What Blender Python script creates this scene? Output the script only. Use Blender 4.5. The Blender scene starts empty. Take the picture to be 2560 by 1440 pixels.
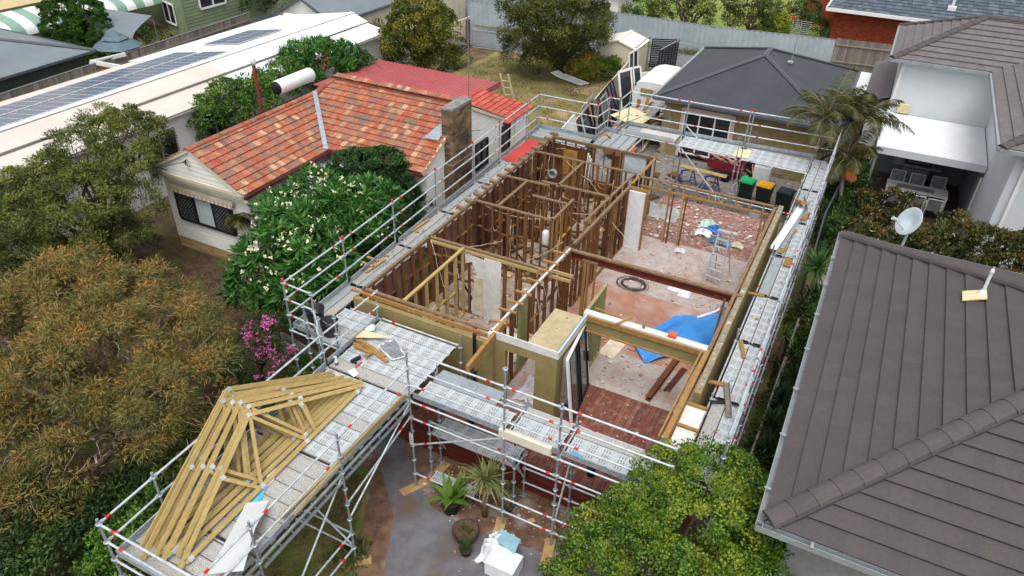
import bpy, bmesh, math, random
import numpy as np
from mathutils import Vector, Matrix
PI = math.pi
rnd = random.Random(7)
SC = bpy.context.scene
COL = SC.collection
# ---------------------------------------------------------------- camera
CAM = np.array([10.87, -12.83, 14.6])
F = 1822.23
YAW, PIT, ROL = math.radians(-26.32434), math.radians(33.94321), math.radians(1.53433)
_f = np.array([math.sin(YAW)*math.cos(PIT), math.cos(YAW)*math.cos(PIT), -math.sin(PIT)])
_r = np.array([math.cos(YAW), -math.sin(YAW), 0.0])
_u = np.cross(_r, _f)
RT = _r*math.cos(ROL)+_u*math.sin(ROL)
UP = -_r*math.sin(ROL)+_u*math.cos(ROL)
cam = bpy.data.cameras.new('camera')
cam.sensor_width = 36.0
cam.lens = 36.0*F/2560
cam.clip_end = 600
cam.clip_start = 0.5
co = bpy.data.objects.new('camera', cam)
COL.objects.link(co)
co.matrix_world = Matrix(((RT[0], UP[0], -_f[0], CAM[0]), (RT[1], UP[1], -_f[1], CAM[1]), (RT[2], UP[2], -_f[2], CAM[2]), (0, 0, 0, 1)))
SC.camera = co
# ---------------------------------------------------------------- sky, sun, exposure
SUN_EL, SUN_AZ = math.radians(68), math.radians(160)
w = bpy.data.worlds.new('World')
SC.world = w
w.use_nodes = True
nt = w.node_tree
sky = nt.nodes.new('ShaderNodeTexSky')
sky.sky_type = 'NISHITA'
sky.sun_disc = False
sky.sun_elevation = SUN_EL
sky.sun_rotation = SUN_AZ
sky.air_density = 1.0
sky.dust_density = 4.0
sky.ozone_density = 1.0
hs = nt.nodes.new('ShaderNodeHueSaturation')      # cloud cover greys the sky
hs.inputs['Saturation'].default_value = 0.22
nt.links.new(sky.outputs[0], hs.inputs['Color'])
bg = nt.nodes['Background']
nt.links.new(hs.outputs[0], bg.inputs['Color'])
bg.inputs['Strength'].default_value = 0.15
sl = bpy.data.lights.new('sun', 'SUN')
sl.energy = 0.7
sl.angle = math.radians(30)
sl.color = (1.0, 0.975, 0.94)
so = bpy.data.objects.new('sun', sl)
COL.objects.link(so)
so.location = (0, 0, 40)
sd = Vector((math.sin(SUN_AZ)*math.cos(SUN_EL), math.cos(SUN_AZ)*math.cos(SUN_EL), math.sin(SUN_EL)))
so.rotation_euler = sd.to_track_quat('Z', 'Y').to_euler()
SC.view_settings.view_transform = 'Standard'
SC.view_settings.look = 'None'
SC.view_settings.gamma = 1.0
SC.view_settings.exposure = 0.7
SC.render.engine = 'CYCLES'
try:
    SC.cycles.max_bounces = 6
    SC.cycles.diffuse_bounces = 3
    SC.cycles.transparent_max_bounces = 8
except Exception:
    pass


def G(px, py, z=0.0):
    """where the sight line of a pixel of the photograph meets the level z (real places for small things)"""
    r = (px-1280)/F*RT-(py-720)/F*UP+_f
    p = CAM+r*((z-CAM[2])/r[2])
    return Vector((float(p[0]), float(p[1]), z))


def GY(px, py, y):
    r = (px-1280)/F*RT-(py-720)/F*UP+_f
    return Vector([float(v) for v in CAM+r*((y-CAM[1])/r[1])])


def GX(px, py, x):
    r = (px-1280)/F*RT-(py-720)/F*UP+_f
    return Vector([float(v) for v in CAM+r*((x-CAM[0])/r[0])])


# ---------------------------------------------------------------- object helpers
ORG = {}


def tag(o, label=None, cat=None, group=None, kind=None):
    if label: o['label'] = label
    if cat: o['category'] = cat
    if group: o['group'] = group
    if kind: o['kind'] = kind
    return o


def thing(name, label, cat, loc=(0, 0, 0), group=None, rotz=0.0):
    o = bpy.data.objects.new(name, None)
    o.empty_display_size = 0.2
    COL.objects.link(o)
    o.location = loc
    o.rotation_euler = (0, 0, rotz)
    ORG[o.name] = Vector(loc)
    return tag(o, label, cat, group)


def plain_axes(d):
    d = Vector(d).normalized()
    h = Vector((0, 0, 1)) if abs(d.z) < 0.95 else Vector((1, 0, 0))
    s = d.cross(h).normalized()
    return d, s, s.cross(d).normalized()


class MB:
    """collects shapes (world coordinates, or local ones for a part built at the origin) for ONE mesh object"""
    def __init__(s):
        s.v = []; s.f = []; s.m = []; s.sm = []; s.st = []

    def add(s, verts, faces, m=0, smooth=False):
        b = len(s.v)
        s.st.append((b, len(s.f)))
        s.v.extend([tuple(x) for x in verts])
        for f in faces:
            s.f.append([b+i for i in f]); s.m.append(m); s.sm.append(smooth)
        return s

    def poly(s, pts, m=0):
        return s.add(pts, [list(range(len(pts)))], m)

    def box(s, x0, y0, z0, x1, y1, z1, m=0):
        x0, x1 = min(x0, x1), max(x0, x1); y0, y1 = min(y0, y1), max(y0, y1); z0, z1 = min(z0, z1), max(z0, z1)
        v = [(x0, y0, z0), (x1, y0, z0), (x1, y1, z0), (x0, y1, z0), (x0, y0, z1), (x1, y0, z1), (x1, y1, z1), (x0, y1, z1)]
        return s.add(v, [(0, 3, 2, 1), (4, 5, 6, 7), (0, 1, 5, 4), (1, 2, 6, 5), (2, 3, 7, 6), (3, 0, 4, 7)], m)

    def bar(s, p, q, w, h, m=0, up=None):
        """box from p to q, w wide sideways and h along up"""
        p = Vector(p); q = Vector(q)
        d, a, b = plain_axes(q-p)
        if up is not None:
            b = Vector(up)
            b = (b-d*b.dot(d)).normalized()
            a = d.cross(b).normalized()
        a = a*(w/2); b = b*(h/2)
        v = [p-a-b, p+a-b, p+a+b, p-a+b, q-a-b, q+a-b, q+a+b, q-a+b]
        return s.add(v, [(0, 1, 2, 3), (7, 6, 5, 4), (4, 5, 1, 0), (5, 6, 2, 1), (6, 7, 3, 2), (7, 4, 0, 3)], m)

    def tube(s, p, q, r, n=8, r2=None, m=0, cap=True):
        p = Vector(p); q = Vector(q)
        d, a, b = plain_axes(q-p)
        r2 = r if r2 is None else r2
        v = []
        for c, rr in ((p, r), (q, r2)):
            for i in range(n):
                t = 2*PI*i/n
                v.append(c+(a*math.cos(t)+b*math.sin(t))*rr)
        s.add(v, [(i, (i+1) % n, n+(i+1) % n, n+i) for i in range(n)], m, True)
        if cap:
            s.add(v[:n], [list(range(n))[::-1]], m)
            s.add(v[n:], [list(range(n))], m)
        return s

    def path(s, pts, r, n=6, m=0, radii=None):
        pts = [Vector(p) for p in pts]
        v = []; k = len(pts)
        for i, p in enumerate(pts):
            d = pts[min(i+1, k-1)]-pts[max(i-1, 0)]
            if d.length < 1e-6: d = Vector((0, 0, 1))
            _, a, b = plain_axes(d)
            rr = radii[i] if radii else r
            for j in range(n):
                t = 2*PI*j/n
                v.append(p+(a*math.cos(t)+b*math.sin(t))*rr)
        f = []
        for i in range(k-1):
            for j in range(n):
                f.append((i*n+j, i*n+(j+1) % n, (i+1)*n+(j+1) % n, (i+1)*n+j))
        f.append(list(range(n))[::-1]); f.append([(k-1)*n+j for j in range(n)])
        return s.add(v, f, m, True)

    def lathe(s, c, prof, n=16, m=0, axis=(0, 0, 1)):
        c = Vector(c)
        d, a, b = plain_axes(axis)
        if abs(d.z) > 0.99: a, b = Vector((1, 0, 0)), Vector((0, 1, 0))
        v = []
        for r, z in prof:
            for j in range(n):
                t = 2*PI*j/n
                v.append(c+d*z+(a*math.cos(t)+b*math.sin(t))*max(r, 1e-4))
        f = [(i*n+j, i*n+(j+1) % n, (i+1)*n+(j+1) % n, (i+1)*n+j) for i in range(len(prof)-1) for j in range(n)]
        return s.add(v, f, m, True)

    def prism(s, pts, vec, m=0):
        vec = Vector(vec); pts = [Vector(p) for p in pts]; n = len(pts)
        v = pts+[p+vec for p in pts]
        return s.add(v, [list(range(n))[::-1], [n+i for i in range(n)]]+[(i, (i+1) % n, n+(i+1) % n, n+i) for i in range(n)], m)

    def build(s, name, mats, parent=None, local=False):
        me = bpy.data.meshes.new(name)
        off = Vector((0, 0, 0)) if (local or parent is None) else ORG.get(parent.name, Vector((0, 0, 0)))
        if off.length > 0:
            vv = [(x-off.x, y-off.y, z-off.z) for x, y, z in s.v]
        else:
            vv = s.v
        me.from_pydata(vv, [], s.f)
        if not isinstance(mats, (list, tuple)): mats = [mats]
        for mm in mats: me.materials.append(mm)
        me.polygons.foreach_set('material_index', s.m)
        me.polygons.foreach_set('use_smooth', s.sm)
        me.update()
        o = bpy.data.objects.new(name, me)
        COL.objects.link(o)
        if parent is not None:
            o.parent = parent
            ORG[o.name] = ORG.get(parent.name, Vector((0, 0, 0))) if not local else Vector((0, 0, 0))
        return o


def each(mb, name, mats, parent):
    """every shape of mb becomes a part of its own"""
    out = []
    st = mb.st+[(len(mb.v), len(mb.f))]
    for (v0, f0), (v1, f1) in zip(st, st[1:]):
        o = MB()
        o.v = mb.v[v0:v1]; o.f = [[i-v0 for i in f] for f in mb.f[f0:f1]]; o.m = mb.m[f0:f1]; o.sm = mb.sm[f0:f1]
        out.append(o.build(name, mats, parent))
    return out


def alone(mb, name, mats, label, cat, group=None, kind=None):
    """a thing that is one mesh: its origin goes to its base"""
    xs = [v[0] for v in mb.v]; ys = [v[1] for v in mb.v]; zs = [v[2] for v in mb.v]
    b = Vector(((min(xs)+max(xs))/2, (min(ys)+max(ys))/2, min(zs)))
    mb.v = [(v[0]-b.x, v[1]-b.y, v[2]-b.z) for v in mb.v]
    o = mb.build(name, mats)
    o.location = b
    return tag(o, label, cat, group, kind)


def setting(mb, name, mats):
    o = mb.build(name, mats)
    o['kind'] = 'structure'
    return o


def kids(o):
    return [c for c in COL.objects if c.parent == o]


def copy_tree(o, loc=None, rotz=None, label=None, parent=None, children=None):
    c = o.copy()
    COL.objects.link(c)
    if parent is not None: c.parent = parent
    for ch in (children or {}).get(o.name, list(o.children)):
        copy_tree(ch, parent=c, children=children)
    if loc is not None: c.location = loc
    if rotz is not None: c.rotation_euler = (0, 0, rotz)
    if label: c['label'] = label
    return c


# ---------------------------------------------------------------- materials
def lin(h):
    """photograph colour (0-255) to a linear triple"""
    out = []
    for v in h:
        c = v/255
        out.append(c/12.92 if c <= 0.04045 else ((c+0.055)/1.055)**2.4)
    return tuple(out)


def mat(name, col, col2=None, rough=0.75, scale=4.0, detail=6.0, lo=0.35, hi=0.65, isl=0.0, bump=0.0, bscale=30.0, metal=0.0,
        stretch=(1, 1, 1), spec=0.3, col3=None, s3=20.0, a3=(0.55, 0.7), ramp=None, gloss=0.0, trans=0.0):
    """noise-mottled surface; isl = brightness spread between separate pieces; ramp = colours picked per piece"""
    m = bpy.data.materials.new(name)
    m.use_nodes = True
    n = m.node_tree.nodes; L = m.node_tree.links
    b = n['Principled BSDF']
    b.inputs['Roughness'].default_value = rough
    b.inputs['Metallic'].default_value = metal
    b.inputs['Specular IOR Level'].default_value = spec
    tc = n.new('ShaderNodeTexCoord')
    mp = n.new('ShaderNodeMapping')
    mp.inputs['Scale'].default_value = stretch
    L.new(tc.outputs['Object'], mp.inputs['Vector'])
    no = n.new('ShaderNodeTexNoise')
    no.inputs['Scale'].default_value = scale
    no.inputs['Detail'].default_value = detail
    no.inputs['Roughness'].default_value = 0.65
    L.new(mp.outputs[0], no.inputs['Vector'])
    cr = n.new('ShaderNodeValToRGB')
    cr.color_ramp.elements[0].position = lo
    cr.color_ramp.elements[1].position = hi
    col2 = col2 or tuple(c*0.72 for c in col)
    cr.color_ramp.elements[0].color = (*col2, 1)
    cr.color_ramp.elements[1].color = (*col, 1)
    L.new(no.outputs['Fac'], cr.inputs['Fac'])
    out = cr.outputs['Color']
    if ramp:
        ge = n.new('ShaderNodeNewGeometry')
        r2 = n.new('ShaderNodeValToRGB')
        r2.color_ramp.interpolation = 'LINEAR'
        e = r2.color_ramp.elements
        for i, c in enumerate(ramp):
            p = i/max(1, len(ramp)-1)
            el = e[0] if i == 0 else (e[1] if i == 1 else e.new(p))
            el.position = p; el.color = (*c, 1)
        L.new(ge.outputs['Random Per Island'], r2.inputs['Fac'])
        mx = n.new('ShaderNodeMix'); mx.data_type = 'RGBA'; mx.blend_type = 'MULTIPLY'
        mx.inputs[0].default_value = 1.0
        L.new(r2.outputs['Color'], mx.inputs[6]); L.new(out, mx.inputs[7])
        out = mx.outputs[2]
    if isl > 0:
        ge = n.new('ShaderNodeNewGeometry')
        mr = n.new('ShaderNodeMapRange')
        mr.inputs['To Min'].default_value = 1-isl; mr.inputs['To Max'].default_value = 1+isl
        L.new(ge.outputs['Random Per Island'], mr.inputs['Value'])
        mx = n.new('ShaderNodeMix'); mx.data_type = 'RGBA'; mx.blend_type = 'MULTIPLY'
        mx.inputs[0].default_value = 1.0
        L.new(out, mx.inputs[6]); L.new(mr.outputs[0], mx.inputs[7])
        out = mx.outputs[2]
    if col3:
        n3 = n.new('ShaderNodeTexNoise')
        n3.inputs['Scale'].default_value = s3; n3.inputs['Detail'].default_value = 5
        L.new(tc.outputs['Object'], n3.inputs['Vector'])
        r3 = n.new('ShaderNodeValToRGB')
        r3.color_ramp.elements[0].position = a3[0]; r3.color_ramp.elements[1].position = a3[1]
        r3.color_ramp.elements[0].color = (0, 0, 0, 1); r3.color_ramp.elements[1].color = (1, 1, 1, 1)
        L.new(n3.outputs['Fac'], r3.inputs['Fac'])
        mx = n.new('ShaderNodeMix'); mx.data_type = 'RGBA'
        L.new(r3.outputs['Color'], mx.inputs[0]); L.new(out, mx.inputs[6])
        mx.inputs[7].default_value = (*col3, 1)
        out = mx.outputs[2]
    L.new(out, b.inputs['Base Color'])
    if bump > 0:
        nb = n.new('ShaderNodeTexNoise')
        nb.inputs['Scale'].default_value = bscale; nb.inputs['Detail'].default_value = 4
        L.new(mp.outputs[0], nb.inputs['Vector'])
        bp = n.new('ShaderNodeBump')
        bp.inputs['Strength'].default_value = bump; bp.inputs['Distance'].default_value = 0.02
        L.new(nb.outputs['Fac'], bp.inputs['Height'])
        L.new(bp.outputs[0], b.inputs['Normal'])
    return m


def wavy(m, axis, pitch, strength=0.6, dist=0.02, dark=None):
    """adds fine corrugation (bump; dark also paints groove shade into the colour) across an axis of the object to a material"""
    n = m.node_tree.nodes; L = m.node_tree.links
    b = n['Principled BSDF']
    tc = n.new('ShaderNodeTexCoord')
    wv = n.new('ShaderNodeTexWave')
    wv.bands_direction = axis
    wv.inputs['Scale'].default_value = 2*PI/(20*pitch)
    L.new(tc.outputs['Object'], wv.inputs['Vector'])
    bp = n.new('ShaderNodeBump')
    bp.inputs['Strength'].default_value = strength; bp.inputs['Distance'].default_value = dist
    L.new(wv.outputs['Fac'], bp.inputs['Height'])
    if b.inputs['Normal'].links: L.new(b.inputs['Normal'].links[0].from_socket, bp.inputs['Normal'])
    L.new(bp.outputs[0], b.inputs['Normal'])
    if dark:  # base colour multiplied darker in the grooves, a painted shade between ribs
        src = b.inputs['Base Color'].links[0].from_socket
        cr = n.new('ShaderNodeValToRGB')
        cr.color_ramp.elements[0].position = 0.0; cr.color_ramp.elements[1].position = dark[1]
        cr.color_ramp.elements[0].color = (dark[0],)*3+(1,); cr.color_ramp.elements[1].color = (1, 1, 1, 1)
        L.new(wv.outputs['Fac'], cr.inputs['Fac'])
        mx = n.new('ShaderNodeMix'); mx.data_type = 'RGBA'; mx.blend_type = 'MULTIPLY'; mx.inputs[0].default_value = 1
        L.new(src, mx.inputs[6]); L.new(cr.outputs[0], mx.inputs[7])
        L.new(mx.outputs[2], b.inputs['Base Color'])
    return m


def glassy(name, col, rough=0.08):
    m = mat(name, col, rough=rough, spec=0.8, scale=1.5)
    return m


def leafmat(name, cols, rough=0.55, trans=0.14):
    """leaves: colour picked per leaf, plus a hue drift from clump to clump"""
    m = bpy.data.materials.new(name)
    m.use_nodes = True
    n = m.node_tree.nodes; L = m.node_tree.links
    b = n['Principled BSDF']
    b.inputs['Roughness'].default_value = rough
    b.inputs['Specular IOR Level'].default_value = 0.35
    at = n.new('ShaderNodeAttribute'); at.attribute_name = 'hue'
    cr = n.new('ShaderNodeValToRGB')
    e = cr.color_ramp.elements
    for i, c in enumerate(cols):
        p = i/max(1, len(cols)-1)
        el = e[0] if i == 0 else (e[1] if i == 1 else e.new(p))
        el.position = p; el.color = (*c, 1)
    L.new(at.outputs['Fac'], cr.inputs['Fac'])
    L.new(cr.outputs['Color'], b.inputs['Base Color'])
    tr = n.new('ShaderNodeBsdfTranslucent')
    L.new(cr.outputs['Color'], tr.inputs['Color'])
    mx = n.new('ShaderNodeMixShader'); mx.inputs[0].default_value = trans
    L.new(b.outputs[0], mx.inputs[1]); L.new(tr.outputs[0], mx.inputs[2])
    L.new(mx.outputs[0], n['Material Output'].inputs['Surface'])
    return m
# ---------------------------------------------------------------- material library
TIMBER_OLD = [lin((92, 52, 36)), lin((110, 69, 42)), lin((74, 42, 32)), lin((141, 98, 56)), lin((100, 60, 40)), lin((156, 115, 68)), lin((86, 52, 42))]
M = {}
M['galv'] = mat('galvanised steel', lin((179, 187, 192)), lin((141, 151, 157)), rough=0.42, metal=0.55, scale=9, isl=0.12, bump=0.1)
M['galv_white'] = mat('bright galvanised tube', lin((207, 214, 218)), lin((170, 179, 185)), rough=0.4, metal=0.35, scale=7, isl=0.10)
M['red_band'] = mat('red marker band', lin((216, 53, 44)), lin((179, 38, 32)), rough=0.5)
M['black'] = mat('black', lin((28, 29, 31)), lin((20, 20, 22)), rough=0.5)
M['blackgap'] = mat('dark steel', lin((38, 40, 43)), lin((26, 27, 29)), rough=0.6)
M['olive'] = mat('olive render', lin((146, 131, 87)), lin((134, 119, 78)), rough=0.9, scale=2.2, bump=0.15, bscale=60, col3=lin((126, 112, 76)), s3=5, a3=(0.55, 0.75))
M['plaster'] = mat('white plasterboard', lin((214, 213, 210)), lin((194, 192, 188)), rough=0.85, scale=3)
M['plaster_raw'] = mat('raw plasterboard', lin((213, 203, 180)), lin((185, 172, 146)), rough=0.9, scale=4)
M['cream_board'] = mat('cream board', lin((217, 205, 166)), lin((199, 185, 142)), rough=0.85, scale=3)
M['hard'] = mat('old hardwood framing', (1, 1, 1), (0.62, 0.6, 0.58), rough=0.85, scale=10, stretch=(1, 1, 0.15), ramp=TIMBER_OLD, bump=0.2)
M['plate'] = mat('weathered top plate', (1, 1, 1), (0.6, 0.58, 0.56), rough=0.9, scale=9, ramp=[lin((123, 99, 80)), lin((91, 64, 50)), lin((149, 124, 96)), lin((107, 76, 56))], bump=0.2)
M['pine'] = mat('pine', (1, 1, 1), (0.75, 0.72, 0.66), rough=0.8, scale=8, stretch=(1, 1, 0.3), ramp=[lin((168, 131, 78)), lin((184, 148, 93)), lin((148, 110, 61)), lin((178, 140, 86))], bump=0.12)
M['treated'] = mat('treated pine', (1, 1, 1), (0.78, 0.76, 0.7), rough=0.8, scale=7, stretch=(2, 0.5, 2), ramp=[lin((174, 152, 101)), lin((161, 140, 85)), lin((184, 162, 110)), lin((167, 142, 86)), lin((146, 129, 72))], bump=0.12, col3=lin((104, 80, 38)), s3=26, a3=(0.68, 0.74))
M['greenpine'] = mat('green treated pine', (1, 1, 1), (0.7, 0.7, 0.66), rough=0.85, scale=8, ramp=[lin((139, 138, 96)), lin((111, 124, 88)), lin((162, 154, 108)), lin((95, 112, 80))])
M['steelred'] = mat('primed steel', lin((107, 47, 34)), lin((82, 35, 26)), rough=0.6, scale=6, col3=lin((138, 106, 85)), s3=12, a3=(0.6, 0.75))
M['jarrah'] = mat('dark red timber', lin((90, 42, 30)), lin((67, 32, 26)), rough=0.6, scale=6, stretch=(1, 1, 4))
M['deckwood'] = mat('hardwood deck boards', (1, 1, 1), (0.7, 0.68, 0.68), rough=0.6, scale=5, stretch=(3, 0.4, 3), ramp=[lin((127, 76, 60)), lin((116, 65, 51)), lin((142, 87, 66)), lin((105, 61, 51)), lin((133, 84, 68))], col3=lin((148, 118, 106)), s3=6, a3=(0.5, 0.85))
M['floorboards'] = mat('old floorboards', (1, 1, 1), (0.72, 0.7, 0.7), rough=0.8, scale=4, ramp=[lin((155, 112, 101)), lin((141, 98, 86)), lin((165, 124, 110)), lin((147, 105, 93))], col3=lin((170, 156, 148)), s3=5, a3=(0.5, 0.75))
M['dustfloor'] = mat('dusty concrete floor', lin((176, 165, 160)), lin((154, 142, 136)), rough=0.95, scale=3.7, detail=10, col3=lin((157, 122, 105)), s3=1.4, a3=(0.5, 0.8))
M['redfloor'] = mat('dusty red floor', lin((168, 126, 108)), lin((153, 108, 88)), rough=0.9, scale=3.6, detail=10, col3=lin((171, 156, 148)), s3=1.2, a3=(0.42, 0.72))
M['slab'] = mat('concrete slab yard', lin((136, 130, 124)), lin((113, 107, 103)), rough=0.95, scale=5, col3=lin((86, 82, 78)), s3=4, a3=(0.55, 0.7))
M['path'] = mat('blue grey concrete path', lin((111, 111, 116)), lin((90, 88, 91)), rough=0.95, scale=1.3, col3=lin((97, 83, 74)), s3=1.1, a3=(0.5, 0.68), bump=0.1)
M['asphalt'] = mat('bitumen lane', lin((117, 118, 122)), lin((104, 104, 108)), rough=0.95, scale=2.2, detail=8, col3=lin((88, 89, 93)), s3=0.35, a3=(0.5, 0.7))
M['whitepaint'] = mat('white paint', lin((230, 230, 227)), lin((216, 216, 212)), rough=0.6, scale=3)
M['board_white'] = mat('white weatherboard', lin((233, 232, 225)), lin((220, 218, 209)), rough=0.7, scale=1.2, isl=0.04, stretch=(1, 1, 6))
M['board_cream'] = mat('cream soffit', lin((216, 208, 184)), lin((201, 192, 166)), rough=0.8, scale=2)
M['board_green'] = mat('green weatherboard', lin((125, 140, 108)), lin((114, 128, 98)), rough=0.75, scale=1.2, isl=0.06)
M['sandstone'] = mat('sandstone base', (1, 1, 1), (0.75, 0.72, 0.7), rough=0.95, scale=5, ramp=[lin((183, 155, 109)), lin((165, 136, 96)), lin((194, 166, 122)), lin((150, 121, 79))], bump=0.3)
M['oldbrick'] = mat('sooty brick chimney', (1, 1, 1), (0.5, 0.48, 0.45), rough=0.95, scale=2.5, ramp=[lin((143, 118, 88)), lin((117, 96, 74)), lin((160, 133, 100)), lin((91, 76, 62)), lin((148, 128, 95))], bump=0.3, col3=lin((74, 64, 56)), s3=1.6, a3=(0.5, 0.66))
M['brick_red'] = mat('red brick', (1, 1, 1), (0.8, 0.78, 0.76), rough=0.9, scale=5, ramp=[lin((143, 65, 40)), lin((125, 53, 34)), lin((156, 74, 46)), lin((133, 58, 36))], bump=0.2)
M['mortar'] = mat('mortar', lin((125, 91, 72)), lin((107, 76, 60)), rough=0.95)
M['mortar_grey'] = mat('grey mortar', lin((138, 129, 116)), lin((116, 108, 96)), rough=0.95)
M['terracotta'] = mat('mottled terracotta tile', (1, 1, 1), (0.66, 0.6, 0.56), rough=0.85, scale=5, bump=0.35, bscale=18,
                      ramp=[lin((177, 102, 74)), lin((166, 90, 70)), lin((189, 122, 87)), lin((154, 94, 78)), lin((203, 174, 134)), lin((169, 97, 75)), lin((133, 105, 95)), lin((182, 110, 80)), lin((149, 120, 107)), lin((173, 98, 74)), lin((161, 120, 95)), lin((179, 107, 78))],
                      col3=lin((119, 100, 89)), s3=2.0, a3=(0.52, 0.7))
M['terracap'] = mat('terracotta ridge cap', (1, 1, 1), (0.7, 0.66, 0.62), rough=0.9, scale=6, ramp=[lin((168, 82, 60)), lin((141, 86, 70)), lin((176, 99, 74)), lin((138, 106, 88))], col3=lin((140, 122, 98)), s3=6, a3=(0.52, 0.7), bump=0.3)
M['greytile'] = mat('purple grey concrete tile', (1, 1, 1), (0.86, 0.86, 0.86), rough=0.85, scale=14, stretch=(1, 1, 1), bump=0.2, bscale=70, spec=0.25,
                    ramp=[lin((80, 74, 74)), lin((83, 77, 76)), lin((78, 72, 73)), lin((85, 78, 76)), lin((81, 74, 75))], col3=lin((74, 69, 70)), s3=7, a3=(0.56, 0.75))
M['greytile2'] = mat('grey brown concrete tile', (1, 1, 1), (0.86, 0.86, 0.86), rough=0.85, scale=8, bump=0.2, bscale=60,
                     ramp=[lin((106, 100, 100)), lin((110, 104, 104)), lin((103, 96, 97))], col3=lin((118, 109, 111)), s3=3, a3=(0.56, 0.75))
M['greycap'] = mat('grey ridge cap', (1, 1, 1), (0.85, 0.85, 0.85), rough=0.85, scale=9, bump=0.2, ramp=[lin((84, 77, 76)), lin((86, 80, 78)), lin((80, 73, 73))])
M['bluetile'] = mat('blue grey glazed tile', (1, 1, 1), (0.8, 0.8, 0.8), rough=0.6, scale=6, ramp=[lin((86, 97, 106)), lin((73, 84, 93)), lin((101, 111, 120)), lin((79, 90, 101))], bump=0.2)
M['pointing'] = mat('dark pointing', lin((74, 71, 74)), lin((58, 56, 59)), rough=0.9)
M['gutter_grey'] = mat('grey gutter', lin((154, 160, 162)), lin((135, 141, 144)), rough=0.5, metal=0.2)
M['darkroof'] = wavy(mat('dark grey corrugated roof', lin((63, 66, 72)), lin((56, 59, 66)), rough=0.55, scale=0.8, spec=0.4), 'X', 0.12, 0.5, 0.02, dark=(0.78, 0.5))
M['darkcap'] = mat('dark grey capping', lin((86, 90, 96)), lin((75, 79, 85)), rough=0.5)
M['redmetal'] = mat('red ribbed roof', lin((167, 86, 87)), lin((155, 78, 80)), rough=0.5, scale=0.6)
M['whitemetal'] = mat('white painted roof sheet', lin((227, 230, 232)), lin((214, 218, 221)), rough=0.5, scale=0.5, spec=0.4)
M['beigemetal'] = mat('faded beige roof sheet', lin((207, 198, 189)), lin((195, 186, 176)), rough=0.6, scale=0.6, spec=0.4)
M['greymetal'] = wavy(mat('grey roof sheet', lin((119, 127, 132)), lin((108, 117, 122)), rough=0.5, scale=0.5), 'X', 0.2, 0.25)
M['solar'] = mat('solar cells', lin((83, 96, 122)), lin((75, 87, 112)), rough=0.25, scale=1.2, spec=0.6, isl=0.06)
M['solarframe'] = mat('panel frame', lin((208, 212, 216)), lin((191, 196, 200)), rough=0.4)
M['fence_grey'] = mat('galvanised fence sheet', lin((169, 180, 184)), lin((154, 165, 170)), rough=0.55, scale=0.9, isl=0.05, metal=0.1)
M['fence_cream'] = mat('cream fence sheet', lin((214, 205, 180)), lin((201, 192, 166)), rough=0.6, scale=0.8)
M['fence_dark'] = mat('charcoal fence sheet', lin((74, 78, 86)), lin((66, 70, 77)), rough=0.6)
M['paling'] = mat('weathered paling', (1, 1, 1), (0.75, 0.74, 0.72), rough=0.95, scale=5, stretch=(6, 6, 0.5), ramp=[lin((141, 133, 125)), lin((118, 110, 104)), lin((155, 147, 138)), lin((108, 100, 94))])
M['wall_white'] = mat('pale grey render', lin((207, 211, 213)), lin((198, 202, 205)), rough=0.85, scale=0.7, bump=0.05, bscale=90)
M['window_dark'] = glassy('dark window glass', lin((34, 38, 42)))
M['window_light'] = mat('window with pale blind', lin((191, 202, 202)), lin((176, 188, 189)), rough=0.3, scale=14, stretch=(1, 1, 0.1))
M['concrete_lid'] = mat('chimney cement cap', lin((142, 140, 134)), lin((111, 109, 104)), rough=0.95, scale=5)
M['tarp'] = mat('blue tarpaulin', lin((63, 143, 214)), lin((52, 128, 200)), rough=0.45, scale=3, bump=0.1)
M['blue'] = mat('blue paint', lin((36, 80, 184)), lin((29, 66, 156)), rough=0.4)
M['cyan'] = mat('pale blue board', lin((95, 180, 214)), lin((82, 164, 198)), rough=0.7)
M['lid_green'] = mat('green lid', lin((47, 181, 107)), lin((39, 160, 93)), rough=0.4)
M['lid_yellow'] = mat('yellow lid', lin((242, 180, 32)), lin((221, 159, 20)), rough=0.4)
M['bin'] = mat('dark green bin plastic', lin((45, 56, 49)), lin((37, 47, 41)), rough=0.5)
M['maroon'] = mat('maroon paint', lin((123, 35, 48)), lin((100, 32, 42)), rough=0.5, scale=6)
M['alu'] = mat('aluminium', lin((198, 201, 203)), lin((174, 178, 181)), rough=0.35, metal=0.5)
M['plastic_white'] = mat('white plastic', lin((226, 227, 228)), lin((210, 212, 214)), rough=0.5)
M['plastic_dark'] = mat('black plastic', lin((38, 40, 44)), lin((29, 31, 34)), rough=0.4)
M['mat_grey'] = mat('grey cloth', lin((142, 145, 148)), lin((124, 128, 131)), rough=0.8)
M['terra_soil'] = mat('potting soil', lin((107, 85, 60)), lin((76, 58, 40)), rough=1, scale=20)
M['bark'] = mat('bark', lin((109, 92, 75)), lin((76, 63, 52)), rough=0.95, scale=8, stretch=(3, 3, 0.6), bump=0.5)
M['palebark'] = mat('pale bark', lin((163, 146, 128)), lin((125, 109, 94)), rough=0.95, scale=8, bump=0.4)
M['rubble'] = mat('broken plaster', (1, 1, 1), (0.8, 0.78, 0.76), rough=0.95, scale=6, ramp=[lin((207, 200, 192)), lin((181, 170, 160)), lin((222, 217, 210)), lin((165, 140, 120)), lin((125, 102, 88))])
M['woodscrap'] = mat('wood scrap', (1, 1, 1), (0.7, 0.68, 0.66), rough=0.9, scale=8, ramp=[lin((141, 106, 68)), lin((107, 74, 48)), lin((176, 140, 92)), lin((194, 168, 120)), lin((85, 56, 42))])
M['wire'] = mat('electrical cable', lin((207, 198, 180)), lin((181, 171, 152)), rough=0.6)
M['wire_dark'] = mat('dark cable', lin((74, 63, 58)), lin((58, 49, 45)), rough=0.6)


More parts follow.
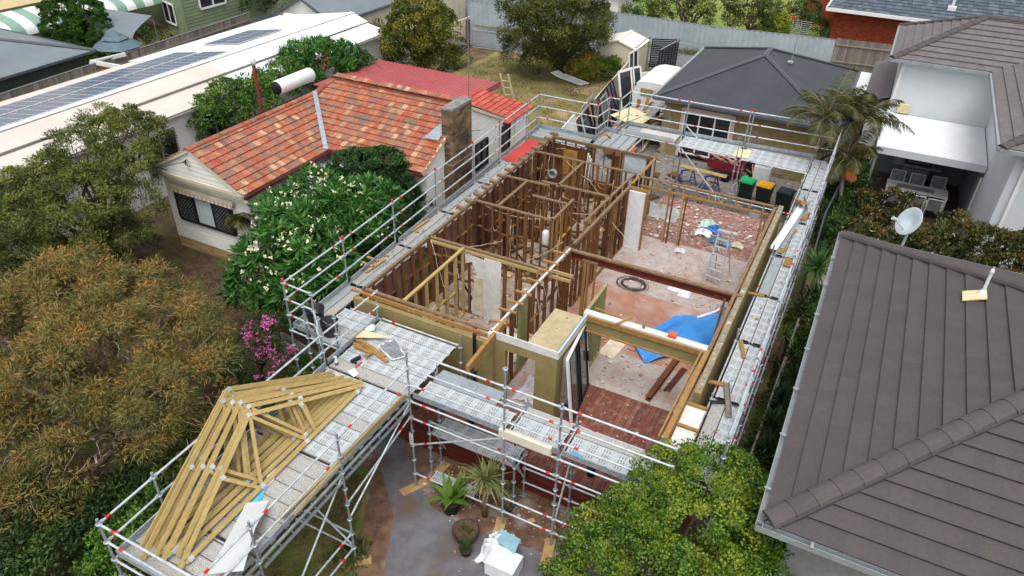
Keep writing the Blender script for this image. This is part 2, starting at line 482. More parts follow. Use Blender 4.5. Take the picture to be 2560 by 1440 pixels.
def perforated(name, base, dark, cols, w, h, slot):
    """steel plank: rows of punched slots on an embossed sheet"""
    m = mat(name, base, tuple(c*0.86 for c in base), rough=0.5, metal=0.35, scale=5, isl=0.12, col3=lin((163, 147, 122)), s3=2.2, a3=(0.6, 0.85))
    n = m.node_tree.nodes; L = m.node_tree.links
    b = n['Principled BSDF']
    src = b.inputs['Base Color'].links[0].from_socket
    tc = n.new('ShaderNodeTexCoord')
    bt = n.new('ShaderNodeTexBrick')
    bt.offset = slot[2]; bt.squash = 1
    bt.inputs['Scale'].default_value = 1.0
    bt.inputs['Brick Width'].default_value = w
    bt.inputs['Row Height'].default_value = h
    bt.inputs['Mortar Size'].default_value = slot[0]
    bt.inputs['Mortar Smooth'].default_value = 0.1
    bt.inputs['Color1'].default_value = (dark, dark, dark, 1); bt.inputs['Color2'].default_value = (dark, dark, dark, 1)
    bt.inputs['Mortar'].default_value = (1, 1, 1, 1)
    L.new(tc.outputs['Object'], bt.inputs['Vector'])
    mx = n.new('ShaderNodeMix'); mx.data_type = 'RGBA'; mx.blend_type = 'MULTIPLY'; mx.inputs[0].default_value = 1
    fac = mx.inputs[0]
    if cols:                                       # slots come in groups along the plank
        wv = n.new('ShaderNodeTexWave'); wv.bands_direction = 'X'
        wv.inputs['Scale'].default_value = 2*PI/(20*cols)
        L.new(tc.outputs['Object'], wv.inputs['Vector'])
        r = n.new('ShaderNodeValToRGB')
        r.color_ramp.elements[0].position = 0.3; r.color_ramp.elements[1].position = 0.36
        L.new(wv.outputs['Fac'], r.inputs['Fac'])
        L.new(r.outputs['Color'], fac)
    L.new(src, mx.inputs[6]); L.new(bt.outputs['Color'], mx.inputs[7])
    L.new(mx.outputs[2], b.inputs['Base Color'])
    return m


M['plank_slot'] = perforated('slotted scaffold plank', lin((198, 203, 205)), 0.5, 0.33, 0.06, 0.14, (0.018, 0, 0.0))
M['plank_mesh'] = mat('fine mesh scaffold plank', lin((196, 194, 189)), lin((143, 140, 134)), rough=0.5, metal=0.3, scale=38, detail=2, isl=0.1, col3=lin((163, 147, 122)), s3=1.6, a3=(0.55, 0.8))
M['plank_flat'] = mat('flat steel plank', lin((170, 176, 177)), lin((149, 156, 158)), rough=0.5, metal=0.3, scale=2, col3=lin((141, 134, 118)), s3=3, a3=(0.55, 0.75), stretch=(1, 4, 1))
M['tarmesh'] = M['plank_flat']


# ---------------------------------------------------------------- shape helpers
def clip(poly, reg):
    """convex polygon clipped by a convex counter-clockwise region (2D)"""
    out = list(poly)
    k = len(reg)
    for i in range(k):
        ax, ay = reg[i]; bx, by = reg[(i+1) % k]
        ex, ey = bx-ax, by-ay
        inp = out; out = []
        if not inp: return []
        def side(p): return ex*(p[1]-ay)-ey*(p[0]-ax)
        for j in range(len(inp)):
            p = inp[j]; q = inp[(j+1) % len(inp)]
            sp, sq = side(p), side(q)
            if sp >= -1e-9: out.append(p)
            if (sp > 1e-9 and sq < -1e-9) or (sp < -1e-9 and sq > 1e-9):
                t = sp/(sp-sq)
                out.append((p[0]+(q[0]-p[0])*t, p[1]+(q[1]-p[1])*t))
    return out


def tiles(mb, O, U, V, reg, du, dv, t, m=0, stag=0.5, gap=0.0, rib=0, jit=0.0, base=True):
    """courses of separate tiles / boards / bricks on a sloping or upright face; each laps the one below by t"""
    O = Vector(O); U = Vector(U).normalized(); V = Vector(V).normalized(); N = U.cross(V).normalized()
    us = [p[0] for p in reg]; vs = [p[1] for p in reg]
    j0 = math.floor(min(vs)/dv); j1 = math.ceil(max(vs)/dv)
    for j in range(j0, j1):
        off = (j % 2)*stag*du
        i0 = math.floor((min(us)-off)/du); i1 = math.ceil((max(us)-off)/du)
        for i in range(i0, i1):
            ua = i*du+off+gap/2; ub = (i+1)*du+off-gap/2
            va = j*dv+gap/2; vb = (j+1)*dv-gap/2
            c = clip([(ua, va), (ub, va), (ub, vb), (ua, vb)], reg)
            if len(c) < 3: continue
            jj = rnd.uniform(-jit, jit)
            def P(u, v): return O+U*u+V*v+N*((t*(1-(v-va)/dv) if gap == 0 else t)+jj)
            if rib:                                # raised ribs down the tile
                pts = []
                lo_e = [p for p in c if p[1] < va+1e-6]
                if len(c) == 4 and len(lo_e) == 2 and abs(c[0][0]-ua) < 1e-6 and abs(c[1][0]-ub) < 1e-6:
                    prof = [(0, 0), (0.16, 1), (0.3, 0), (0.62, 0), (0.78, 1), (0.94, 0), (1, 0)]
                    vv = []
                    for fr, hh in prof:
                        u = ua+(ub-ua)*fr
                        vv.append(P(u, va)+N*(hh*rib)); vv.append(P(u, vb)+N*(hh*rib))
                    fs = [(2*k, 2*k+2, 2*k+3, 2*k+1) for k in range(len(prof)-1)]
                    nb = len(vv)
                    for fr, hh in prof: vv.append(O+U*(ua+(ub-ua)*fr)+V*va)
                    fs += [(nb+k, nb+k+1, 2*k+2, 2*k) for k in range(len(prof)-1)]
                    mb.add(vv, fs, m)
                    continue
            vv = [P(u, v) for u, v in c]
            fs = [list(range(len(c)))]
            for k in range(len(c)):
                p, q = c[k], c[(k+1) % len(c)]
                low = p[1] < va+1e-6 and q[1] < va+1e-6
                if low or gap > 0:
                    b = len(vv)
                    vv.append(O+U*p[0]+V*p[1]); vv.append(O+U*q[0]+V*q[1])
                    fs.append((b, b+1, (k+1) % len(c), k))
            mb.add(vv, fs, m)
    return mb


def flat(mb, O, U, V, reg, m=0, lift=0.0):
    O = Vector(O); U = Vector(U).normalized(); V = Vector(V).normalized(); N = U.cross(V).normalized()
    return mb.poly([O+U*u+V*v+N*lift for u, v in reg], m)


def slope_frame(A, B, tanp):
    """eave from A to B with the roof rising to its left"""
    A = Vector(A); B = Vector(B)
    U = (B-A).normalized()
    W = Vector((0, 0, 1)).cross(U)
    V = (W+Vector((0, 0, tanp))).normalized()
    return A, U, V, (B-A).length, math.sqrt(1+tanp*tanp)


def caps(mb, p, q, r, seg, m=0, drop=0.4, gap_m=None):
    """row of half round ridge caps lapping each other"""
    p = Vector(p); q = Vector(q); d = (q-p); Ln = d.length; d.normalize()
    _, a, b = plain_axes(d)
    n = max(1, int(Ln/seg))
    for i in range(n):
        s0 = Ln*i/n; s1 = Ln*(i+1)/n+seg*0.10
        v = []; k = 7
        for c, rr in ((p+d*s0, r), (p+d*s1, r*0.88)):
            for j in range(k):
                t = PI*j/(k-1)
                v.append(c+a*math.cos(t)*rr+b*(math.sin(t)*rr*0.62-r*drop*0.6))
        f = [(j, j+1, k+j+1, k+j) for j in range(k-1)]
        f.append(list(range(k)))
        mb.add(v, f, m, False)
    return mb


def ribs(mb, O, U, V, wid, length, pitch, h, rw, m=0, thick=0.03):
    """ribbed metal sheet: ribs run along V, spaced along U"""
    O = Vector(O); U = Vector(U).normalized(); V = Vector(V).normalized(); N = U.cross(V).normalized()
    n = int(wid/pitch)
    us = [(0, 0)]
    for i in range(n+1):
        c = i*pitch+pitch/2
        if c+rw > wid: break
        us += [(c-rw, 0), (c-rw*0.5, h), (c+rw*0.5, h), (c+rw, 0)]
    us.append((wid, 0))
    v = []
    for u, z in us: v += [O+U*u+N*z, O+U*u+N*z+V*length]
    for u, z in us: v += [O+U*u-N*thick, O+U*u-N*thick+V*length]
    k = len(us); f = []
    for i in range(k-1):
        f.append((2*i, 2*i+2, 2*i+3, 2*i+1))
        f.append((2*k+2*i, 2*k+2*i+1, 2*k+2*i+3, 2*k+2*i+2))
        f.append((2*i, 2*k+2*i, 2*k+2*i+2, 2*i+2))
        f.append((2*i+1, 2*i+3, 2*k+2*i+3, 2*k+2*i+1))
    f.append((0, 1, 2*k+1, 2*k)); f.append((2*k-2, 4*k-2, 4*k-1, 2*k-1))
    return mb.add(v, f, m)


def sheet(pts, z, name, material, bumpy=0.0):
    mb = MB(); mb.poly([(p[0], p[1], z) for p in pts]); return setting(mb, name, material)


# ---------------------------------------------------------------- foliage
NPR = np.random.RandomState(11)


def leaf_mesh(name, mats, P, D, N, Ln, Wd, hue, parent=None, fold=0.25, mi=None):
    """P base points, D directions, N side normals; one folded four-cornered leaf each (6 verts, 4 tris -> 2 quads)"""
    k = len(P)
    D = D/np.linalg.norm(D, axis=1, keepdims=True)
    S = np.cross(D, N); S /= np.linalg.norm(S, axis=1, keepdims=True)+1e-9
    Nn = np.cross(S, D)
    Ln = Ln[:, None]; Wd = Wd[:, None]
    tip = P+D*Ln-Nn*Ln*0.12
    mid = P+D*Ln*0.5
    l = mid+S*Wd*0.5-Nn*Wd*fold*0.5
    r = mid-S*Wd*0.5-Nn*Wd*fold*0.5
    V = np.empty((k*4, 3)); V[0::4] = P; V[1::4] = l; V[2::4] = tip; V[3::4] = r
    off = ORG.get(parent.name, Vector((0, 0, 0))) if parent is not None else Vector((0, 0, 0))
    V -= np.array(off)
    me = bpy.data.meshes.new(name)
    me.vertices.add(k*4); me.vertices.foreach_set('co', V.astype(np.float32).ravel())
    me.loops.add(k*4); me.loops.foreach_set('vertex_index', np.arange(k*4, dtype=np.int32))
    me.polygons.add(k)
    me.polygons.foreach_set('loop_start', np.arange(0, k*4, 4, dtype=np.int32))
    me.polygons.foreach_set('loop_total', np.full(k, 4, dtype=np.int32))
    at = me.attributes.new('hue', 'FLOAT', 'FACE')
    at.data.foreach_set('value', np.clip(hue, 0, 1).astype(np.float32))
    if not isinstance(mats, (list, tuple)): mats = [mats]
    for m in mats: me.materials.append(m)
    if mi is not None: me.polygons.foreach_set('material_index', mi.astype(np.int32))
    me.update(); me.validate()
    o = bpy.data.objects.new(name, me)
    COL.objects.link(o)
    if parent is not None: o.parent = parent
    return o


def clumps(blobs, per, shell=0.72, jitter=0.06):
    """clump centres over the outer shells of the ellipsoids in blobs: (x,y,z,rx,ry,rz)"""
    C = []; O = []
    tot = sum((b[3]*b[4]+b[4]*b[5]+b[3]*b[5]) for b in blobs)
    for b in blobs:
        n = max(3, int(per*(b[3]*b[4]+b[4]*b[5]+b[3]*b[5])/tot))
        d = NPR.normal(size=(n, 3)); d /= np.linalg.norm(d, axis=1, keepdims=True)
        d[:, 2] = np.where(d[:, 2] < -0.55, -d[:, 2], d[:, 2])
        r = shell+(1-shell)*NPR.rand(n, 1)**0.7
        R = np.array(b[3:6])
        C.append(np.array(b[:3])+d*r*R*(1+NPR.normal(size=(n, 1))*jitter)); O.append(d)
    C = np.vstack(C); O = np.vstack(O)
    # drop clumps buried deep inside another blob
    keep = np.ones(len(C), bool)
    for b in blobs:
        q = np.linalg.norm((C-np.array(b[:3]))/np.array(b[3:6]), axis=1)
        keep &= q > 0.58
    return C[keep], O[keep]


def foliage(parent, mats, blobs, n_clump, per, rad, ln, wd, droop=0.0, shell=0.78, name='crown', hue_c=0.5, hue_l=0.2, out=0.6, tipbias=0.25, fold=0.25, up=0.25, flat_z=0.8, jitter=0.08):
    """leaves set in rounded tufts over the outside of the crown's lobes, with gaps between the tufts"""
    C, O = clumps(blobs, n_clump, shell, jitter)
    k = len(C)
    cnt = np.maximum(4, (per*(0.5+NPR.rand(k))).astype(int))
    idx = np.repeat(np.arange(k), cnt)
    Ck = C[idx]; Od = O[idx]
    d = NPR.normal(size=Ck.shape); d /= np.linalg.norm(d, axis=1, keepdims=True)
    d = d+Od*0.75; d[:, 2] += 0.45
    d /= np.linalg.norm(d, axis=1, keepdims=True)
    rr = (rad*(0.6+0.8*NPR.rand(k)))[idx][:, None]
    P = Ck+d*rr*(0.45+0.55*NPR.rand(len(d), 1)**0.6)*np.array([1, 1, flat_z])
    D = d*out+NPR.normal(size=P.shape)*0.5
    D[:, 2] += up-droop
    N = d+NPR.normal(size=P.shape)*0.35
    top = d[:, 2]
    hue = 0.42+((NPR.rand(k)-0.5)*2*hue_c)[idx]+(NPR.rand(len(P))-0.5)*2*hue_l+tipbias*(top-0.45)  # leaves facing up tint lighter: tip colour plus painted highlight
    L = ln*(0.65+0.7*NPR.rand(len(P))); W = wd*(0.7+0.6*NPR.rand(len(P)))
    return leaf_mesh(name, mats, P, D, N, L, W, hue, parent, fold)


def limbs(mb, base, tips, r0, wob=0.15, n=6):
    base = Vector(base)
    for t in tips:
        t = Vector(t)
        pts = []; rad = []
        for i in range(n+1):
            f = i/n
            p = base.lerp(t, f)
            if 0 < i < n: p = p+Vector((rnd.uniform(-wob, wob), rnd.uniform(-wob, wob), wob*1.2*math.sin(PI*f)))
            pts.append(p); rad.append(r0*(1-0.85*f)+0.008)
        mb.path(pts, r0, 6, 0, rad)
    return mb


def tree(name, label, cat, base, blobs, leaf, n_clump, per, rad, ln, wd, trunk_r=0.15, bark='bark', group=None, fork=0.35, nlimb=12, **kw):
    t = thing(name, label, cat, base, group)
    mb = MB()
    base = Vector(base)
    cz = min(b[2]-b[5]*0.5 for b in blobs)
    cx = sum(b[0] for b in blobs)/len(blobs); cy = sum(b[1] for b in blobs)/len(blobs)
    fk = Vector((base.x*0.6+cx*0.4, base.y*0.6+cy*0.4, base.z+max(0.3, (cz-base.z)*fork+0.3)))
    mb.path([base-Vector((0, 0, 0.05)), base.lerp(fk, 0.5)+Vector((0.05, 0.03, 0)), fk], trunk_r, 9, 0, [trunk_r*1.25, trunk_r, trunk_r*0.85])
    tips = []
    for i in range(nlimb):
        b = blobs[i % len(blobs)]
        tips.append((b[0]+rnd.uniform(-.7, .7)*b[3], b[1]+rnd.uniform(-.7, .7)*b[4], b[2]+rnd.uniform(-0.1, .75)*b[5]))
    limbs(mb, fk, tips, trunk_r*0.6)
    mb.build('trunk', M[bark], t)
    foliage(t, leaf, blobs, n_clump, per, rad, ln, wd, **kw)
    return t


def blades(parent, mats, c, n, ln, wd, name='leaves', elev=(0.1, 1.3), droop=0.6, seg=4, hue=(0.2, 0.8), spread=0.05, mi=None):
    """strap leaves arching out of a point"""
    mb = MB(); c = Vector(c)
    for i in range(n):
        az = rnd.uniform(0, 2*PI); el = rnd.uniform(*elev); L = ln*rnd.uniform(0.7, 1.1)
        d = Vector((math.cos(az)*math.cos(el), math.sin(az)*math.cos(el), math.sin(el)))
        side = Vector((-math.sin(az), math.cos(az), 0))
        p = c+Vector((rnd.uniform(-spread, spread), rnd.uniform(-spread, spread), rnd.uniform(-spread, spread)))
        v = []; 
        for k in range(seg+1):
            f = k/seg
            ww = wd*(0.5+0.5*math.sin(PI*min(1, f*1.15+0.12)))*(1-f**3*0.9)
            v += [p-side*ww/2, p+side*ww/2]
            p = p+d*(L/seg); d = (d-Vector((0, 0, droop*(f+0.3)/seg*1.6))).normalized()
        b = len(mb.v)
        mb.add(v, [(2*k, 2*k+1, 2*k+3, 2*k+2) for k in range(seg)], 0, False)
        mb.sm[-seg:] = [False]*seg
    o = mb.build(name, mats, parent)
    at = o.data.attributes.new('hue', 'FLOAT', 'FACE')
    h = np.repeat(hue[0]+(hue[1]-hue[0])*NPR.rand(n), seg)
    at.data.foreach_set('value', h.astype(np.float32))
    return o
# ================================================================ GROUND
def ground_mat():
    m = mat('yard ground', lin((111, 96, 71)), lin((77, 63, 48)), rough=1.0, scale=1.1, detail=9, lo=0.38, hi=0.62, col3=lin((89, 96, 47)), s3=0.55, a3=(0.5, 0.62), bump=0.5, bscale=25)
    return m


M['ground'] = ground_mat()
M['dirt'] = mat('trampled dirt and mulch', lin((125, 99, 80)), lin((85, 63, 51)), rough=1.0, scale=2.4, detail=10, col3=lin((139, 128, 120)), s3=1.6, a3=(0.54, 0.68), bump=0.5, bscale=30)
M['lawn'] = mat('patchy lawn', lin((108, 111, 60)), lin((127, 108, 74)), rough=1.0, scale=1.2, detail=10, col3=lin((77, 106, 40)), s3=0.9, a3=(0.5, 0.64), bump=0.6, bscale=40)
M['drylawn'] = mat('dry lawn', lin((139, 128, 84)), lin((109, 106, 62)), rough=1.0, scale=0.55, detail=10, col3=lin((160, 138, 106)), s3=0.35, a3=(0.52, 0.66), bump=0.5, bscale=30)
M['greenlawn'] = mat('green lawn', lin((125, 138, 72)), lin((107, 122, 60)), rough=1.0, scale=0.7, detail=9, bump=0.4, bscale=30)
M['litter'] = mat('leaf litter', lin((90, 70, 54)), lin((58, 45, 34)), rough=1.0, scale=3, detail=10, bump=0.6, bscale=30, col3=lin((75, 84, 38)), s3=1.2, a3=(0.52, 0.66))
M['paving'] = mat('pale paving', lin((169, 160, 146)), lin((148, 139, 126)), rough=0.95, scale=2)
M['patio'] = mat('dark patio deck', lin((74, 58, 52)), lin((58, 45, 41)), rough=0.7, scale=2)
g = MB(); g.poly([(-260, -120, 0), (260, -120, 0), (260, 420, 0), (-260, 420, 0)]); setting(g, 'ground', M['ground'])
sheet([(-13, -14), (0.6, -14), (0.2, -1.2), (-1.6, 0), (-1.6, 2.0), (-2.6, 7.0), (-13, 3)], 0.004, 'leaf_litter', M['litter'])
sheet([(0.9, -14), (12, -14), (12, 0.2), (-0.6, 0.2), (0.2, -2.5)], 0.008, 'dirt_yard', M['dirt'])
sheet([(0.6, -14), (3.75, -14), (3.4, -5.6), (2.6, -3.9), (1.9, -2.8), (0.9, -2.6)], 0.012, 'front_lawn', M['lawn'])
sheet([G(*p)[:2] for p in ((915, 1062), (1000, 1075), (1040, 1190), (1080, 1270), (1190, 1330), (1400, 1395), (1520, 1440), (1700, 1600), (960, 1600), (962, 1420), (985, 1290), (960, 1200))], 0.016, 'front_path', M['path'])
sheet([(-1.3, 12.5), (10.3, 12.5), (10.3, 31), (-1.9, 31), (-1.9, 16)], 0.004, 'rear_yard_slab', M['slab'])
sheet([(-13.5, 15.5), (-1.75, 15.5), (-2.9, 35.0), (-13.0, 32.6)], 0.008, 'rear_lawn', M['drylawn'])
sheet([(-60, 32.0), (-12, 32.6), (-2.9, 34.0), (14, 34.8), (14, 39.3), (-8, 38.6), (-15, 37.2), (-18, 37.0), (-60, 34.5)], 0.012, 'lane', M['asphalt'])
sheet([(-60, 26.0), (-15.6, 26.4), (-15.6, 32.5), (-60, 32.5)], 0.016, 'driveway', M['asphalt'])
sheet([(-16.5, 36.5), (-18.2, 37.4), (-16.6, 44), (-14, 60), (-21, 60), (-22.0, 44), (-23.0, 40), (-26, 34)], 0.02, 'side_road', M['asphalt'])
sheet([(-14, 42), (6.5, 42), (6.5, 62), (-14, 62)], 0.004, 'far_lawn', M['greenlawn'])
sheet([(11.0, 9.5), (12.2, 9.5), (12.0, 21.0), (11.1, 21.0)], 0.006, 'side_path', M['paving'])
sheet([(11.6, 19.6), (16.8, 19.6), (16.8, 25), (11.6, 25)], 0.01, 'patio', M['patio'])

# ================================================================ RENOVATION HOUSE
ZF, ZT = 1.05, 3.45
house = thing('renovation_house', 'gutted single storey house open to the sky with bare brown stud walls, inside the scaffolding', 'house', (4.5, 6.0, 0))
fl = MB()
fl.box(0, 0.1, 0.85, 4.1, 12.6, ZF)
fl.build('floor', mat('dirty old floor', lin((156, 138, 124)), lin((131, 112, 95)), rough=0.95, scale=4, detail=10, col3=lin((185, 174, 166)), s3=2.2, a3=(0.45, 0.75)), house)
fl = MB(); fl.box(4.1, 7.0, 0.85, 9.05, 10.75, ZF); fl.box(5.75, 2.0, 0.85, 9.05, 3.7, ZF); fl.box(4.1, 0.2, 0.85, 5.75, 3.7, ZF)
each(fl, 'floor', M['dustfloor'], house)
fl = MB(); fl.box(4.1, 3.7, 0.85, 9.05, 7.0, ZF)
fl.build('floor', M['redfloor'], house)
# timber decks: boards side by side
dk = MB()
x = 1.5
while x < 9.3:
    dk.box(x, -1.42, ZF-0.035, x+0.138, 0.05 if x < 5.8 else 1.98, ZF-0.004); x += 0.145
dk.build('front_deck', M['deckwood'], house)
dk = MB(); dk.box(1.5, -1.40, 0.0, 9.3, -1.36, ZF-0.04); dk.box(1.5, -1.425, 0.52, 9.3, -1.40, ZF-0.045); dk.box(1.5, -1.42, 0.28, 9.3, -1.40, 0.5); dk.box(1.5, -1.42, 0.05, 9.3, -1.40, 0.26)
dk.build('deck_fascia', mat('red stained boards', lin((107, 48, 36)), lin((84, 37, 28)), rough=0.6, scale=4, stretch=(0.4, 2, 2)), house)
dk = MB(); y = 10.76
while y < 14.3:
    xx = 4.3
    while xx < 9.1:
        L = rnd.uniform(1.2, 2.6); dk.box(xx, y, ZF-0.04, min(xx+L-0.004, 9.1), y+0.086, ZF-0.01); xx += L
    y += 0.09
dk.build('rear_deck', M['floorboards'], house)
b = MB(); b.box(4.3, 10.76, 0.0, 9.1, 14.2, ZF-0.05); b.build('deck_base', M['mortar_grey'], house)
# base walls under the floor
b = MB(); b.box(0.02, 0.12, 0, 9.0, 12.5, 0.85); b.build('base_wall', M['sandstone'], house)
# outer walls (olive render)
wl = MB()
wl.box(-0.22, -0.16, 0.0, 4.02, -0.02, 3.2)                       # front room wall
wl.build('wall', M['olive'], house)
wl = MB()
wl.box(4.02, -1.28, 3.0, 4.1, -0.16, 3.16)
wl.box(4.02, 0.0, 0.9, 4.38, 0.15, 3.28); wl.box(5.22, 0.0, 0.9, 5.80, 0.15, 3.28); wl.box(4.38, 0.0, 3.02, 5.22, 0.15, 3.28)
wl.box(5.66, 0.15, 0.9, 5.80, 0.42, 3.28); wl.box(5.66, 1.84, 0.9, 5.80, 2.0, 3.28); wl.box(5.66, 0.42, 3.05, 5.80, 1.84, 3.28)
wl.box(4.02, -0.16, 0.0, 4.10, 0.0, 3.2)
wl.build('porch_wall', M['olive'], house)
wl = MB(); wl.box(9.08, 0.35, 0.0, 9.24, 10.95, 3.38); wl.build('wall', M['olive'], house)
wl = MB()
yy = 0.5
while yy < 10.8:
    L = rnd.uniform(0.5, 1.4); wl.box(9.09, yy, 3.38, 9.23, min(yy+L, 10.9), 3.38+rnd.uniform(0.0, 0.025)+0.004); yy += L+0.002
wl.build('wall_top', mat('raw wall top', lin((154, 145, 126)), lin((122, 111, 94)), rough=1, scale=7, col3=lin((201, 195, 184)), s3=9, a3=(0.6, 0.7)), house)
wl = MB(); wl.box(5.80, 1.86, 2.98, 8.95, 2.0, 3.30); wl.build('bulkhead', M['olive'], house)
wl = MB(); wl.box(5.80, 1.81, 3.30, 8.95, 1.86, 3.44); wl.box(5.82, 1.80, 2.95, 8.94, 1.855, 2.98); each(wl, 'bulkhead_trim', M['pine'], house)
wl = MB(); wl.box(5.70, 1.88, 3.30, 8.95, 2.08, 3.47)
wl.box(4.04, 0.0, 3.28, 5.83, 0.03, 3.50); wl.box(5.80, 0.03, 3.28, 5.83, 1.88, 3.50); wl.box(3.94, -0.12, 3.2, 4.04, 0.03, 3.5)
each(wl, 'parapet', M['plaster'], house)
wl = MB(); wl.box(4.06, 0.035, 3.40, 5.78, 0.075, 3.44); wl.box(5.75, 0.12, 3.40, 5.79, 1.86, 3.445); wl.build('flashing', M['cyan'], house)
wl = MB(); wl.box(4.85, 0.14, 3.22, 5.68, 2.0, 3.24); wl.build('ceiling_board', mat('dusty ceiling board', lin((184, 169, 135)), lin((162, 147, 114)), rough=0.95, scale=3, col3=lin((110, 92, 68)), s3=6, a3=(0.64, 0.7)), house)
# left outer lining (brown backs of the cladding seen between the studs)
ln_ = MB()
for a, c in ((0.1, 3.2), (3.35, 6.0), (6.15, 8.2), (8.4, 10.7), (10.9, 12.6)):
    ln_.box(-0.10, a, 0.9, -0.07, c-0.75 if a < 1 else c, 3.15)
ln_.box(-0.10, 2.45, 0.9, -0.07, 3.2, 1.9); ln_.box(-0.10, 2.45, 2.9, -0.07, 3.2, 3.15)
each(ln_, 'wall_lining', mat('brown wall lining', lin((125, 92, 80)), lin((105, 74, 64)), rough=0.95, scale=2, col3=lin((125, 106, 80)), s3=1.1, a3=(0.55, 0.6)), house)
ln_ = MB(); ln_.box(0.0, 12.62, 0.9, 1.7, 12.65, 3.1); ln_.box(2.5, 12.62, 0.9, 2.9, 12.65, 3.1); ln_.box(1.7, 12.62, 0.9, 2.5, 12.65, 1.9); each(ln_, 'wall_lining', M['hard'], house)
ln_ = MB(); ln_.box(2.95, 12.5, 0.9, 4.2, 12.56, 3.3); ln_.box(4.2, 11.9, 2.0, 4.25, 12.5, 3.3); each(ln_, 'wall_lining', mat('pale blue lining', lin((185, 196, 200)), lin((159, 171, 176)), rough=0.9, scale=3), house)
ln_ = MB(); ln_.box(0.5, 12.44, 1.3, 1.1, 12.5, 3.0); each(ln_, 'wall_lining', mat('ochre board', lin((168, 128, 60)), lin((141, 106, 48)), rough=0.9, scale=3), house)

STUDS = []      # (frame, mesh data) gathered and sorted by nearness later


def frame(p, q, mats=('hard', 'plate'), step=0.45, zb=ZF, zt=ZT, nog=(1.2,), skip=(), brace=None, w=0.045, dpt=0.09, dbl=True, head=(), jitter=0.04, twop=False):
    """stud wall from p to q: bottom plate, noggins and top plate; the studs come as separate sub-parts"""
    p = Vector((p[0], p[1], 0)); q = Vector((q[0], q[1], 0))
    d = (q-p); L = d.length; d.normalize(); s = Vector((-d.y, d.x, 0))
    z = Vector((0, 0, 1))
    fm = MB()
    fm.bar(p+z*(zb+0.022), q+z*(zb+0.022), dpt, 0.044)
    fr_studs = []
    n = int(L/step+0.5)
    pos = [min(L-w/2, max(w/2, L*i/n+(rnd.uniform(-jitter, jitter) if 0 < i < n else 0))) for i in range(n+1)]
    pos = [a for a in pos if not any(k0 < a < k1 for k0, k1 in skip)]
    for k0, k1 in skip:
        for e in (k0, k1):
            if 0.05 < e < L-0.05: pos.append(e)
    pos.sort()
    for a in pos:
        fr_studs.append(a)
    for a, b in zip(pos, pos[1:]):
        mid = (a+b)/2
        if any(k0 < mid < k1 for k0, k1 in skip):
            continue
        for h in nog:
            if rnd.random() < 0.12: continue
            hh = zb+h+rnd.choice((-0.05, 0.0, 0.05))
            fm.bar(p+d*(a+w/2)+z*hh, p+d*(b-w/2)+z*hh, dpt*0.95, 0.045)
    if brace:
        a, b = brace
        fm.bar(p+d*a+z*(zt-0.1)+s*(dpt/2+0.012), p+d*b+z*(zb+0.1)+s*(dpt/2+0.012), 0.02, 0.075)
    for (k0, k1, h) in head:
        fm.bar(p+d*k0+z*(zb+h), p+d*k1+z*(zb+h), dpt, 0.1)
    fo = fm.build('wall_frame', M[mats[0]], house)
    tp = MB()
    tp.bar(p-d*0.05+z*(zt-0.025), q+d*0.05+z*(zt-0.025), dpt, 0.05)
    if twop: tp.bar(p+z*(zt-0.09)+s*0.0, q+z*(zt-0.09), dpt*1.02, 0.045)
    tp.build('top_plate', M[mats[1]], fo)
    for a in fr_studs:
        c = p+d*a
        tilt = rnd.uniform(-0.012, 0.012)
        sb = MB()
        sb.bar(c+z*(zb+0.046), c+d*tilt+z*(zt-0.052), dpt*rnd.uniform(0.9, 1.0), w*rnd.uniform(0.95, 1.25), up=d)
        if rnd.random() < 0.3: sb.bar(c+d*0.05+z*(zb+0.046), c+d*0.05+z*(zt-0.055), dpt*0.9, w, up=d)
        STUDS.append(((c-Vector(CAM.tolist())).length, fo, sb, mats[0]))
    return fo


frame((0, 0.05), (0, 12.6), nog=(0.75, 1.5), step=0.46, twop=True)
frame((0.05, 0.07), (4.0, 0.07), nog=(), step=0.6, zb=2.75, mats=('hard', 'plate'), jitter=0.1)
frame((0.05, 3.33), (4.0, 3.33), nog=(1.2, 1.8), step=0.42, brace=(0.2, 1.7), skip=((2.55, 2.95),), twop=True)
frame((1.27, 0.15), (1.27, 3.2), mats=('treated', 'treated'), nog=(1.1,), step=0.55, jitter=0.1)
frame((0.05, 6.12), (2.85, 6.12), nog=(0.5, 1.4), step=0.32, brace=(0.1, 2.2))
frame((2.87, 6.12), (2.87, 7.75), nog=(1.3,), step=0.4, mats=('pine', 'plate'))
frame((0.0, 8.3), (1.7, 8.35), nog=(0.8, 1.6), step=0.36, brace=(0.1, 1.6))
frame((1.4, 8.55), (3.85, 8.6), nog=(0.7, 1.5), step=0.36)
frame((0.05, 10.8), (4.0, 10.82), nog=(0.6, 1.15, 1.7), step=0.36, brace=(0.2, 1.5))
frame((0.05, 12.5), (4.25, 12.5), nog=(0.9, 1.6), step=0.45, twop=True, skip=((1.7, 2.5), (2.95, 3.9)))
frame((4.0, 0.1), (4.0, 4.8), nog=(1.3,), step=0.5, skip=((1.0, 1.9),), mats=('hard', 'plate'), jitter=0.1)
frame((4.06, 5.15), (4.2, 9.6), nog=(1.2,), step=0.36, mats=('hard', 'plate'), twop=True, skip=((1.8, 2.7),))
frame((3.8, 6.6), (4.0, 10.7), nog=(1.3,), step=0.55, mats=('pine', 'plate'))
frame((4.2, 10.0), (4.25, 12.45), nog=(1.2,), step=0.5, mats=('hard', 'pine'))
frame((4.1, 4.0), (4.1, 4.75), nog=(0.9, 1.6), step=0.2, mats=('hard', 'plate'))
frame((4.55, 4.75), (4.95, 4.75), nog=(1.3,), step=0.2, mats=('pine', 'plate'), zt=3.2)
frame((5.72, 2.05), (5.72, 3.45), nog=(0.8, 1.5), step=0.3, mats=('greenpine', 'greenpine'))
